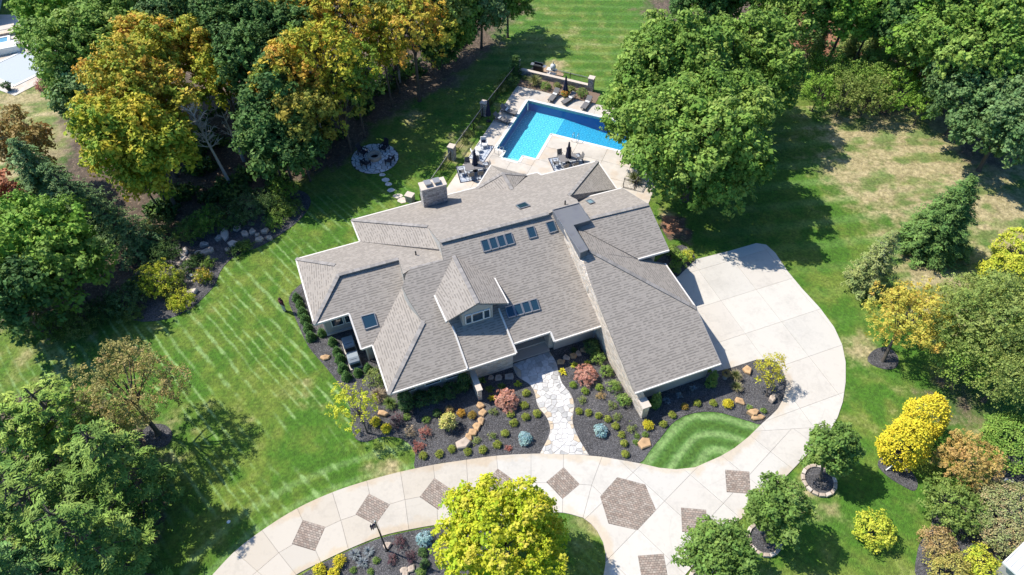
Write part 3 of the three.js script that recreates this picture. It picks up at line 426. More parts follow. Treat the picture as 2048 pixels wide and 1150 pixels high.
// walls, in the axes of the house (u along the front, v towards the camera)
{
  const toW = R.toW, W = (name, u0, u1, v0, v1, h0, h1, m, parent = house) => part(name, roofUV(box(u1 - u0, h1 - h0, v1 - v0, (u0 + u1) / 2, (h0 + h1) / 2, (v0 + v1) / 2).applyMatrix4(toW)), m, parent);
  // a wall block whose top follows the roof above it
  W('wall', -2.15, 4, -40.7, -35.0, 0, 3.15, M.wall);
  W('wall', 0.35, 6, -35.0, -31.6, 0, 2.55, M.wall);
  W('wall', 1.7, 6.8, -31.8, -27.2, 0, 2.5, M.wall);
  W('wall', 6.8, 10.45, -31.8, -27.0, 0, 2.55, M.stone);
  W('wall', 10.45, 14.0, -36, -30.6, 0, 2.9, M.wall);
  W('wall', 14.0, 17.6, -34, -27.35, 0, 2.45, M.wall);
  W('wall', 13.62, 14.05, -30.6, -27.6, 0, 2.5, M.stone);
  W('wall', 2.9, 24.7, -43.4, -35, 0, 3.1, M.wall);
  W('wall', 18.3, 23.9, -37.2, -30.4, 0, 4.55, M.wall);
  W('wall', 17.9, 23.75, -31, -20.95, 0, 2.3, M.wall);
  W('wall', 17.9, 23.6, -31, -24.5, 2.3, 3.75, M.wall);
  W('wall', 7.0, 7.3, -27.0, -25.15, 0, 1.35, M.stone); W('wall_cap', 6.93, 7.37, -27.0, -25.1, 1.35, 1.43, M.capStone);
  W('step', 10.4, 13.65, -28.2, -27.35, 0, 0.16, M.capStone); W('step', 10.4, 13.65, -29.0, -28.2, 0, 0.3, M.capStone); W('step', 10.4, 13.65, -30.7, -29.0, 0, 0.44, M.capStone);
  const dr = W('front_door', 11.4, 12.5, -30.62, -30.55, 0.44, 2.55, std([0.12, 0.06, 0.035], 0.5)); part('handle', box(0.05, 0.25, 0.06, 12.38, 1.4, -30.52).applyMatrix4(toW), M.ironLight, dr);
  W('trim', -2.2, 4, -35.0, -34.93, 0.1, 0.32, M.trim);
  R.win(-1.65, -0.75, 1.0, 2.3, -34.96, house); R.win(-0.6, 0.25, 1.0, 2.3, -34.96, house);
  R.win(2.0, 2.9, 1.0, 2.2, -27.16, house); R.win(3.6, 4.8, 1.0, 2.2, -27.16, house); R.win(5.2, 6.2, 1.0, 2.2, -27.16, house);
  R.win(14.3, 15.4, 1.5, 2.2, -27.3, house); R.win(15.7, 17, 1.5, 2.2, -27.3, house);
  R.win(20.2, 20.9, 1.2, 1.9, -20.9, house); R.win(21.1, 21.8, 1.2, 1.9, -20.9, house);
  // garage doors towards the parking area
  for (const v of [-29.6, -26.2]) { const g = part('garage_door', box(0.06, 2.1, 2.6, 23.79, 1.1, v + 0.2).applyMatrix4(toW), M.white, house); for (const h of [0.6, 1.12, 1.64]) part('door_panel', box(0.03, 0.42, 2.4, 23.83, h, v + 0.2).applyMatrix4(toW), M.trim, g); }
  // the battered stone wall that runs from the roof down to the garden
  const prof = []; const v0 = -33.2; const top = (v) => hOn(P7, ...(() => { const p = L(17.1, v, 0); return [p.x, p.z]; })()) - 0.03;
  const A = [], B = []; // left face bottom and top, right face
  const vs = [v0, -30, -27.3, -24, -20.35]; const hs = vs.map((v) => Math.min(top(v), 6.8)); vs.push(-20.2, -19.5); hs.push(1.62, 1.5);
  const pos = []; const P = (u, v, h) => L(u, v, h); const quad = (a, b, c, d) => { for (const p of [a, b, c, a, c, d]) pos.push(p.x, p.y, p.z); };
  const ul = (h) => 17.52 - 0.075 * h, urs = vs.map((v, i) => (i < 5 ? ul(hs[i]) + 0.36 : 17.95));
  for (let i = 0; i < vs.length - 1; i++) { const a = vs[i], b = vs[i + 1], ha = hs[i], hb = hs[i + 1]; quad(P(ul(0), a, 0), P(ul(0), b, 0), P(ul(hb), b, hb), P(ul(ha), a, ha)); const ra = urs[i], rb = urs[i + 1]; quad(P(ul(ha), a, ha), P(ul(hb), b, hb), P(rb, b, hb), P(ra, a, ha)); quad(P(rb, b, 0), P(ra, a, 0), P(ra, a, ha), P(rb, b, hb)); }
  const n = vs.length - 1; quad(P(ul(0), vs[n], 0), P(17.95, vs[n], 0), P(17.95, vs[n], hs[n]), P(ul(hs[n]), vs[n], hs[n]));
  const g = new THREE.BufferGeometry(); g.setAttribute('position', new THREE.Float32BufferAttribute(pos, 3)); part('stone_wall', roofUV(g), M.stone, house);
  W('wall_cap', 17.36, 18.02, -20.25, -19.42, 1.56, 1.66, M.capStone);
  // downspouts
  for (const [u, v, h] of [[1.6, -27.1, 2.5], [-2.2, -35.02, 3], [17.4, -27.3, 2.4], [0.3, -31.5, 2.5]]) part('downspout', box(0.09, h, 0.08, u, h / 2, v).applyMatrix4(toW), M.trim, house);
}
// skylights
{
  const quadOn = (list, p, label) => { // corners TL, TR, BR, BL in the plane p
    const c = list.map(([x, y]) => onP(x, y, p)); const n = c[1].clone().sub(c[0]).cross(c[3].clone().sub(c[0])).normalize(); if (n.y < 0) n.negate();
    const up = (q, k) => q.clone().addScaledVector(n, k); const g = []; for (let i = 0; i < 4; i++) g.push(bar(up(c[i], 0.05), up(c[(i + 1) % 4], 0.05), 0.07, 0.13));
    const f = part('skylight', g, M.skyframe, house, label); const pos = []; const t = c.map((q) => up(q, 0.075)), b = c.map((q) => up(q, 0.0)); const P = (...v) => v.forEach((q) => pos.push(q.x, q.y, q.z)); P(t[0], t[3], t[2], t[0], t[2], t[1]); P(b[0], b[2], b[3], b[0], b[1], b[2]);
    const gg = new THREE.BufferGeometry(); gg.setAttribute('position', new THREE.Float32BufferAttribute(pos, 3)); gg.computeVertexNormals(); part('pane', gg, M.glass, f);
  };
  const strip = (q, k, p, f0 = 0) => { const lr = (a, b, t) => [a[0] + (b[0] - a[0]) * t, a[1] + (b[1] - a[1]) * t]; for (let i = 0; i < k; i++) { const a = (i + 0.06) / k, b = (i + 0.94) / k; quadOn([lr(q[0], q[1], a), lr(q[0], q[1], b), lr(q[3], q[2], b), lr(q[3], q[2], a)], p); } };
  strip([[960, 483], [1023, 466], [1030, 487.5], [967, 505]], 4, PF);
  strip([[1009, 616], [1074, 598], [1081, 619.5], [1016, 637]], 4, PF);
  quadOn([[1052, 457], [1067, 453.4], [1074, 474.2], [1059, 478.2]], PF); quadOn([[1091, 446.5], [1107, 442], [1114.5, 462.5], [1099.5, 467]], PF);
  quadOn([[722, 634], [748.5, 627], [756, 651.5], [730.5, 659.5]], P4, 'wide square skylight at the left end of the roof');
  quadOn([[1032, 412.5], [1050, 406], [1060, 413], [1040, 419]], P1); quadOn([[1172, 402.5], [1182, 400], [1189.5, 406], [1180, 409]], P10);
  const pipe = (x, y, p, r, h) => { const q = onP(x, y, p); part('vent_pipe', cyl(r, r, h, q.x, q.y - 0.1, q.z), M.metalDark, house); };
  pipe(832, 510, P3, 0.06, 0.5); pipe(1130, 409, P1, 0.06, 0.5); pipe(825, 606, P5, 0.12, 0.4);
}
// chimney
{
  const a = onP(849, 416, P1), b = onP(896, 403, P1); const u0 = a.dot(AX.u), u1 = b.dot(AX.u), v = (a.dot(AX.v) + b.dot(AX.v)) / 2, h = 5.8, toW = R.toW;
  const ch = part('chimney', roofUV(box(u1 - u0, h, 0.95, (u0 + u1) / 2, h / 2, v - 0.5).applyMatrix4(toW)), M.greyStone, house, 'broad grey stone chimney with two metal caps');
  part('chimney_top', rbox(u1 - u0 + 0.12, 0.12, 1.07, 0.02, (u0 + u1) / 2, h + 0.06, v - 0.5).applyMatrix4(toW), M.capStone, ch);
  for (const t of [0.3, 0.66]) part('flue_cap', [box(0.42, 0.24, 0.5, u0 + (u1 - u0) * t, h + 0.24, v - 0.5), box(0.56, 0.05, 0.6, u0 + (u1 - u0) * t, h + 0.38, v - 0.5)].map((g) => g.applyMatrix4(toW)), M.ironLight, ch);
}

// ---------------------------------------------------------------- pool and terrace (a along the back edge, b towards the house)
{
  const t = new THREE.Group(); t.name = 'terrace'; t.userData = { kind: 'structure', label: 'pale concrete terrace around the pool', category: 'terrace' }; scene.add(t);
  const as = [-2.1, 0, 2.15, 4.3, 7.4, 10.5, 13.4, 16.4], bs = [-2.1, 0, 2.3, 4.6, 6.8, 9.0, 11.6, 14.4, 17.8]; let k = 0;
  const inPool = (a, b) => (a > 0 && a < 4.3 && b > 0 && b < 9.0) || (a > 0 && a < 13.4 && b > 0 && b < 4.6);
  for (let i = 0; i < as.length - 1; i++) for (let j = 0; j < bs.length - 1; j++) {
    const a = (as[i] + as[i + 1]) / 2, b = (bs[j] + bs[j + 1]) / 2; if (inPool(a, b) || (b > 14.4 && a > 2.2)) continue;
    let c = [[as[i], bs[j]], [as[i + 1], bs[j]], [as[i + 1], bs[j + 1]], [as[i], bs[j + 1]]];
    if (j === 5 && (i === 1 || i === 2)) continue;
    part('slab', slab(shrink(c.map((p) => pxy(...p)), 0.012), -0.3, 0.05), M.deck[Math.floor(hsh(k++, 8) * 3)], t);
  }
  for (const q of [[[0, 9], [1.05, 9], [1.05, 10.1], [0, 10.1]], [[0, 10.1], [2.15, 10.1], [2.15, 11.6], [0, 11.6]], [[2.85, 9], [4.3, 9], [4.3, 10.1], [2.85, 10.1]], [[2.15, 10.1], [4.3, 10.1], [4.3, 11.6], [2.15, 11.6]]]) part('slab', slab(shrink(q.map((p) => pxy(...p)), 0.012), -0.3, 0.05), M.deck[1], t);
  // the pool itself
  const p = thing('swimming_pool', 'L shaped swimming pool with bright blue patterned liner behind the house', 'pool', V3(0, 0, 0));
  const liner = tex(512, 1.2, (s, q) => { const g = (x, y) => { const u = Math.abs(((x * 2) % 1) - 0.5) + Math.abs(((y * 2) % 1) - 0.5); return u; }; const d = g(s, q), n = fbm(s * 12, q * 12, 3, 12); const c = d < 0.24 ? [0.50, 0.80, 0.82] : d < 0.42 ? [0.13, 0.50, 0.66] : [0.32, 0.70, 0.78]; const b = 0.62 + 0.42 * n; return [c[0] * b, c[1] * b, c[2] * b]; });
  const ML = std([1, 1, 1], 0.6, { map: liner }), MLd = std([0.36, 0.70, 0.92], 0.6, { map: liner }), MW = std([0.03, 0.13, 0.36], 0.5);
  const floorQ = (poly, h, m) => { const g = new THREE.BufferGeometry(); const pos = [], uv = []; const tri = [[0, 1, 2], [0, 2, 3]]; for (const f of tri) for (const i of f) { const q = PW(poly[i][0], poly[i][1], h[i]); pos.push(q.x, q.y, q.z); uv.push(poly[i][0], poly[i][1]); } g.setAttribute('position', new THREE.Float32BufferAttribute(pos, 3)); g.setAttribute('uv', new THREE.Float32BufferAttribute(uv, 2)); g.computeVertexNormals(); return part('pool_floor', g, m, p); };
  floorQ([[0, 0], [4.3, 0], [4.3, 9], [0, 9]], [-1.25, -1.25, -1.2, -1.2], ML);
  floorQ([[4.3, 0], [13.4, 0], [13.4, 4.6], [4.3, 4.6]], [-1.25, -2.3, -2.3, -1.25], MLd);
  const per = [[0, 0], [13.4, 0], [13.4, 4.6], [4.3, 4.6], [4.3, 9], [2.85, 9], [2.85, 10.1], [1.05, 10.1], [1.05, 9], [0, 9]];
  const wallB = (A, B, o0, o1, h0, h1) => { const a = PW(...A), b = PW(...B); const c = area(per) > 0 ? 1 : -1; const d = b.clone().sub(a).normalize(), nrm = V3(d.z * c, 0, -d.x * c); // outward
    const q = [a.clone().addScaledVector(nrm, o0), b.clone().addScaledVector(nrm, o0), b.clone().addScaledVector(nrm, o1), a.clone().addScaledVector(nrm, o1)]; return slab(q.map((r) => [r.x, r.z]), h0, h1); };
  const walls = [], cop = []; per.forEach((A, i) => { const B = per[(i + 1) % per.length]; walls.push(wallB(A, B, 0.02, 0.12, -2.4, 0.0)); cop.push(wallB(A, B, -0.04, 0.24, 0.0, 0.075)); });
  part('pool_wall', merge(walls), MW, p); part('coping', merge(cop), M.white, p);
  for (let i = 0; i < 3; i++) part('step', slab([[1.05, 9.0 + i * 0.36], [2.85, 9.0 + i * 0.36], [2.85, 10.1], [1.05, 10.1]].map((q) => pxy(...q)), -1.2, -0.62 + i * 0.24), M.white, p);
  const water = new THREE.MeshPhysicalMaterial({ color: new THREE.Color().setRGB(0.56, 0.94, 1.0), roughness: 0.03, transmission: 1, thickness: 0, ior: 1.33, bumpMap: tex(256, 2.5, (s, q) => fbm(s * 6, q * 6, 3, 6), false), bumpScale: 0.02 });
  const wg = []; for (const q of [[[0, 0], [13.4, 0], [13.4, 4.6], [0, 4.6]], [[0, 4.6], [4.3, 4.6], [4.3, 9], [0, 9]], [[1.05, 9], [2.85, 9], [2.85, 10.1], [1.05, 10.1]]]) { const g = new THREE.BufferGeometry(); const P = q.map((r) => PW(r[0], r[1], -0.12)); const pos = [], uv = []; for (const i of [0, 3, 2, 0, 2, 1]) { pos.push(P[i].x, P[i].y, P[i].z); uv.push(q[i][0], q[i][1]); } g.setAttribute('position', new THREE.Float32BufferAttribute(pos, 3)); g.setAttribute('uv', new THREE.Float32BufferAttribute(uv, 2)); g.computeVertexNormals(); wg.push(g); }
  part('water', merge(wg), water, p);
  const rail = (a, b, turn) => { const c = PW(a, b), d = V3(Math.cos(turn), 0, Math.sin(turn)), s = V3(-d.z, 0, d.x); for (const k of [-0.25, 0.25]) { const q = c.clone().addScaledVector(s, k); const pt = [[-0.45, 0.05], [-0.45, 0.6], [-0.2, 0.85], [0.15, 0.8], [0.35, 0.3], [0.38, -0.2]].map(([x, y]) => q.clone().addScaledVector(d, x).setY(y)); const cv = new THREE.CatmullRomCurve3(pt); part('handrail', new THREE.TubeGeometry(cv, 20, 0.025, 6), M.ironLight, p); } };
  const ta = Math.atan2(PB.z, PB.x); rail(7.0, 4.6, ta + Math.PI); rail(0.55, 9.4, ta + Math.PI + 0.3);
}

// ---------------------------------------------------------------- terrace furniture
const clone = (src, label, pos, turn, group) => { const c = src.clone(); c.name = numbered(src.name.replace(/_\d{3}$/, '')); c.userData = { ...src.userData, label }; if (group) c.userData.group = group; c.position.copy(pos); c.rotation.y = turn; scene.add(c); return c; };
const yawTo = (d) => Math.atan2(d.x, d.z); // turn that points local +z along d
const D5 = 0.055;
{ // sun loungers: feet towards local +z
  const make = (label, pos, turn) => { const t = thing('sun_lounger', label, 'sun lounger', pos, turn, 'grey sun loungers by the pool');
    part('frame', [box(0.05, 0.05, 1.9, -0.3, 0.3, 0), box(0.05, 0.05, 1.9, 0.3, 0.3, 0), box(0.6, 0.05, 0.05, 0, 0.3, 0.92), box(0.6, 0.05, 0.05, 0, 0.3, -0.92)], M.frameDark, t);
    for (const x of [-0.28, 0.28]) for (const z of [-0.7, 0.75]) part('leg', box(0.05, 0.3, 0.05, x, 0.15, z), M.frameDark, t);
    part('seat', rbox(0.6, 0.06, 1.25, 0.02, 0, 0.35, 0.33), M.sling, t);
    const b = rbox(0.6, 0.06, 0.78, 0.02, 0, 0, -0.39); b.rotateX(0.62).translate(0, 0.35, -0.28); part('backrest', b, M.sling, t);
    const k = rbox(0.5, 0.1, 0.22, 0.04, 0, 0.06, -0.05); k.rotateX(0.3).translate(0, 0.38, -0.2); part('towel', k, M.white, t); return t; };
  const l = make('grey sun lounger left of the flower pot and closed umbrella behind the pool', PW(2.5, -1.35, D5), 0);
  l.rotation.y = yawTo(PB.clone().addScaledVector(PA, -0.12));
  clone(l, 'grey sun lounger just right of the flower planter at the back of the pool', PW(4.2, -1.4, D5), yawTo(PB.clone().addScaledVector(PA, -0.42)));
  clone(l, 'grey sun lounger partly under the big tree at the right end of the pool', PW(6.25, -1.3, D5), yawTo(PB.clone().addScaledVector(PA, -0.1)));
  clone(l, 'sun lounger in dappled shade farther along the left side of the pool terrace', PW(-1.05, 3.0, D5), yawTo(PA.clone().addScaledVector(PB, 0.1)));
  clone(l, 'sun lounger in the shade beside the left umbrella and the stone pillar', PW(-1.2, 4.6, D5), yawTo(PA.clone().addScaledVector(PB, 0.12)));
}
let umbrella0;
function umbrella(label, pos) {
  if (umbrella0) return clone(umbrella0, label, pos, rnd() * 6);
  const t = umbrella0 = thing('umbrella', label, 'umbrella', pos, 0, 'closed navy umbrellas on the terrace');
  part('base', new THREE.LatheGeometry([[0.001, 0], [0.26, 0], [0.26, 0.05], [0.08, 0.09], [0.04, 0.12]].map((p) => new THREE.Vector2(...p)), 20), M.metalDark, t);
  part('pole', cyl(0.022, 0.022, 2.5, 0, 0.05, 0, 8), M.metalDark, t);
  const g = new THREE.CylinderGeometry(0.06, 0.24, 1.85, 24, 6); const p = g.attributes.position; for (let i = 0; i < p.count; i++) { const a = Math.atan2(p.getZ(i), p.getX(i)), k = 1 + 0.22 * Math.cos(a * 8) - 0.1 * Math.sin(p.getY(i) * 3); p.setX(i, p.getX(i) * k); p.setZ(i, p.getZ(i) * k); } g.computeVertexNormals(); g.translate(0, 1.65, 0);
  part('canopy', g, M.fabricNavy, t); part('tie', new THREE.TorusGeometry(0.16, 0.02, 6, 18).rotateX(Math.PI / 2).translate(0, 1.35, 0), M.frameDark, t); part('finial', new THREE.SphereGeometry(0.045, 10, 8).translate(0, 2.56, 0), M.metalDark, t);
  return t;
}
umbrella('closed navy umbrella behind the loungers at the back of the pool', at(1129.7, 193.8, D5));
umbrella('closed navy umbrella in the shade beside the stone pillar left of the pool', at(977, 242, D5));
umbrella('closed navy umbrella through the dining table left of the pool steps', at(950.5, 341, D5));
umbrella('closed navy umbrella through the dining table right of the pool corner', at(1135.5, 326, D5));
{ // two dining sets
  const rugTex = tex(128, 1, (s, t) => { const b = 0.8 + 0.4 * vn(s * 64, t * 64, 64); const e = ((s * 2) % 1) < 0.12 || ((t * 2) % 1) < 0.12; return e ? [0.20 * b, 0.25 * b, 0.33 * b] : [0.47 * b, 0.50 * b, 0.54 * b]; });
  const mr = std([1, 1, 1], 1, { map: rugTex }); let chair0;
  const chair = (label, pos, turn, group) => { if (chair0) return clone(chair0, label, pos, turn, group); const t = chair0 = thing('patio_chair', label, 'chair', pos, turn, group);
    part('seat', rbox(0.5, 0.04, 0.5, 0.015, 0, 0.42, 0.02), M.sling, t); const b = rbox(0.5, 0.58, 0.035, 0.015, 0, 0.29, 0); b.rotateX(-0.22).translate(0, 0.43, -0.24); part('backrest', b, M.sling, t);
    for (const x of [-0.25, 0.25]) { for (const z of [-0.22, 0.25]) part('leg', box(0.035, 0.42, 0.035, x, 0.21, z), M.frameDark, t); part('armrest', [box(0.04, 0.03, 0.46, x, 0.64, 0), box(0.035, 0.22, 0.035, x, 0.53, 0.22)], M.frameDark, t); } return t; };
  const set = (which, c, ta) => {
    const d = V3(Math.cos(ta), 0, -Math.sin(ta)), s = V3(Math.sin(ta), 0, Math.cos(ta)); const P = (x, z) => c.clone().addScaledVector(d, x).addScaledVector(s, z); const grp = `chairs around the ${which} dining table`;
    const r = thing('rug', `blue and pale patterned rug under the ${which} dining table`, 'rug', c.clone().setY(D5), ta); const rg = slab([[-1.65, -1.25], [1.65, -1.25], [1.65, 1.25], [-1.65, 1.25]], 0, 0.012); part('pile', rg, mr, r); part('border', [[-1.6, 0, 0.1, 2.5], [1.6, 0, 0.1, 2.5], [0, -1.2, 3.1, 0.1], [0, 1.2, 3.1, 0.1]].map(([x, z, w, e]) => box(w, 0.012, e, x, 0.0145, z)), M.fabricNavy, r);
    const t = thing('dining_table', `rectangular grey outdoor dining table, ${which} set`, 'table', c.clone().setY(D5 + 0.012), ta); for (const x of [-0.46, 0.46]) part('tabletop', rbox(0.88, 0.045, 1.0, 0.015, x, 0.72, 0), M.tableTop, t); for (const x of [-0.8, 0.8]) for (const z of [-0.4, 0.4]) part('leg', box(0.06, 0.7, 0.06, x, 0.35, z), M.frameDark, t);
    const y = D5 + 0.014; const pos = [[-0.5, -0.85, 0, 'far side, left place'], [0.45, -0.85, 0, 'far side, right place'], [-0.5, 0.85, Math.PI, 'near side, left place'], [0.45, 0.85, Math.PI, 'near side, right place'], [1.25, 0, -Math.PI / 2, 'right end'], [-1.28, 0.1, Math.PI / 2, 'left end']];
    for (const [x, z, a, w] of pos) chair(`grey sling patio chair at the ${which} dining table, ${w}`, P(x, z).setY(y), ta + a + rr(-0.08, 0.08), grp);
  };
  set('left', at(949, 345, 0), PT + 0.62); set('right', at(1135, 328, 0), PT + 0.64);
  // white lounge pair on its rug
  const c = at(944, 303, 0), ta = PT + Math.PI / 2 + 0.02; const rug = thing('rug', 'pale rug with dark edge under the white lounge chairs left of the pool', 'rug', PW(-1.15, 10.1, D5), PT); part('pile', slab([[-0.85, -1.35], [0.85, -1.35], [0.85, 1.35], [-0.85, 1.35]], 0, 0.012), mr, rug); part('border', [[-0.82, 0, 0.06, 2.7], [0.82, 0, 0.06, 2.7], [0, -1.32, 1.6, 0.06], [0, 1.32, 1.6, 0.06]].map(([x, z, w, e]) => box(w, 0.012, e, x, 0.0145, z)), M.fabricNavy, rug);
  const lounge = (label, pos, turn) => { const t = thing('lounge_chair', label, 'lounge chair', pos, turn); part('seat', rbox(0.62, 0.16, 0.6, 0.05, 0, 0.36, 0.03), M.white, t); const b = rbox(0.62, 0.6, 0.12, 0.05, 0, 0.3, 0); b.rotateX(-0.3).translate(0, 0.38, -0.28); part('backrest', b, M.white, t); for (const x of [-0.34, 0.34]) { part('armrest', [box(0.06, 0.05, 0.65, x, 0.6, 0), box(0.05, 0.6, 0.05, x, 0.3, 0.28), box(0.05, 0.6, 0.05, x, 0.3, -0.28)], M.white, t); } part('cushion', rbox(0.4, 0.3, 0.1, 0.04, 0, 0.58, -0.17), M.fabricNavy, t); return t; };
  lounge('white lounge chair at the far end of the rug left of the pool', PW(-1.25, 9.2, D5 + 0.014), PT + 0.5); lounge('white lounge chair at the near end of the rug left of the pool', PW(-1.35, 11.0, D5 + 0.014), PT + 2.2);
  const st = thing('side_table', 'small round white table between the two white lounge chairs', 'side table', PW(-1.5, 10.1, D5 + 0.014), 0); part('tabletop', cyl(0.28, 0.28, 0.03, 0, 0.42, 0, 20), M.white, st); part('base', [cyl(0.03, 0.03, 0.42), cyl(0.2, 0.2, 0.02)], M.white, st);
}

// ---------------------------------------------------------------- fence, pillars, retaining wall, grills
{
  let p0; const pillar = (label, pos) => { if (p0) return clone(p0, label, pos, PT); const t = p0 = thing('stone_pillar', label, 'pillar', pos, PT, 'stone pillars along the terrace fence'); part('shaft', roofUV(box(0.6, 1.55, 0.6, 0, 0.775, 0)), M.greyStone, t); part('cap', rbox(0.7, 0.1, 0.7, 0.02, 0, 1.6, 0), M.capStone, t); return t; };
  pillar('stone pillar of the fence nearest the house, left of the white lounge chairs', PW(-3.45, 12.05)); pillar('stone pillar of the fence beside the shaded umbrella', PW(-3.4, 4.15)); pillar('stone pillar at the far left corner of the terrace', PW(-3.1, -4.5)); pillar('stone pillar at the right end of the iron fence behind the pool', PW(5.75, -4.4));
  const fence = (label, pts, h = 1.2, y0 = 0) => { const t = thing('iron_fence', label, 'fence', V3(0, 0, 0)); const pk = [];
    for (let i = 0; i < pts.length - 1; i++) { const a = pts[i], b = pts[i + 1], n = Math.max(1, Math.round(a.distanceTo(b) / 2.3)); for (const y of [0.15, h - 0.15, h]) part('rail', bar(a.clone().setY(y0 + y), b.clone().setY(y0 + y), y === h ? 0.05 : 0.035), y === h ? M.ironLight : M.iron, t); for (let k = 0; k <= n; k++) { const q = a.clone().lerp(b, k / n); part('post', box(0.06, h + 0.08, 0.06, q.x, y0 + h / 2 + 0.04, q.z), M.iron, t); } const m = Math.round(a.distanceTo(b) / 0.13); for (let k = 1; k < m; k++) { const q = a.clone().lerp(b, k / m); pk.push(box(0.018, h - 0.1, 0.018, q.x, y0 + h / 2, q.z)); } }
    const g = part('picket', merge(pk), M.iron, t); g.userData.kind = 'stuff'; return t; };
  fence('black iron fence along the left side of the terrace, nearest the house', [PW(-3.45, 12.4), PW(-3.35, 19.2), PW(-2.0, 19.4)]);
  fence('black iron fence between the two stone pillars left of the pool', [PW(-3.42, 4.5), PW(-3.45, 11.7)]);
  fence('black iron fence running to the far left corner of the terrace', [PW(-3.1, -4.2), PW(-3.4, 3.8)]);
  fence('black iron fence on the lawn behind the pool wall', [PW(0.9, -4.75), PW(5.5, -4.65)], 1.0, 0.35);
  fence('short black iron gate fence at the right side of the house', [at(1246, 376), at(1268, 381), at(1285, 352)], 1.2);
  const t = thing('retaining_wall', 'low grey stone retaining wall with pale cap behind the pool bed', 'wall', V3(0, 0, 0)); const q = [[-2.8, -4.62], [5.6, -4.5], [5.6, -4.2], [-2.8, -4.32]].map((r) => pxy(...r)); part('wall_face', roofUV(slab(q, 0, 0.62)), M.greyStone, t); part('wall_cap', slab(shrink(q, -0.05), 0.62, 0.7), M.capStone, t);
  struct('planting_bed', slab([[-2.2, -4.3], [7, -4.2], [7, -2.15], [-2.2, -2.15]].map((r) => pxy(...r)), 0, 0.04), std([0.20, 0.14, 0.10], 1), 'brown planting bed between the pool terrace and the stone wall', 'planting bed');
  struct('grill_pad', slab(smooth([[-1.7, -6.6], [0.2, -6.9], [2.0, -6.2], [1.4, -5.1], [-1.8, -4.75]].map((r) => pxy(...r)), 4), 0, 0.03), std([0.42, 0.29, 0.19], 1, { map: grain(256, 24, 0.7, 1.2) }), 'sandy pad under the grills behind the pool wall', 'pad');
  const g = thing('grill', 'black gas grill with lid behind the pool wall', 'grill', PW(-0.9, -5.6, 0.03), PT); part('cabinet', rbox(1.1, 0.85, 0.55, 0.03, 0, 0.45, 0), M.metalDark, g); part('side_shelf', [box(0.35, 0.04, 0.5, -0.72, 0.86, 0), box(0.35, 0.04, 0.5, 0.72, 0.86, 0)], M.ironLight, g); const lid = new THREE.CylinderGeometry(0.28, 0.28, 1.0, 20, 1, false, 0, Math.PI).rotateZ(Math.PI / 2).rotateX(-Math.PI / 2).scale(1, 1.1, 1).translate(0, 0.88, 0); part('lid', lid, std([0.12, 0.13, 0.15], 0.35, { metalness: 0.6 }), g); part('handle', bar(V3(-0.4, 1.05, 0.31), V3(0.4, 1.05, 0.31), 0.03), M.ironLight, g);
  const s = thing('smoker', 'pale pizza oven style grill on a stand next to the black grill', 'grill', PW(0.75, -5.5, 0.03), PT); part('stand', [box(1.1, 0.05, 0.6, 0, 0.75, 0), ...[[-0.5, -0.25], [0.5, -0.25], [-0.5, 0.25], [0.5, 0.25]].map(([x, z]) => box(0.05, 0.75, 0.05, x, 0.375, z)), box(1.0, 0.03, 0.5, 0, 0.25, 0)], M.white, s); part('body', new THREE.SphereGeometry(0.33, 20, 14).scale(1, 1.15, 1).translate(0.12, 1.12, 0), std([0.6, 0.62, 0.6], 0.5), s); part('chimney', cyl(0.06, 0.06, 0.3, 0.12, 1.45, 0), M.ironLight, s);
}

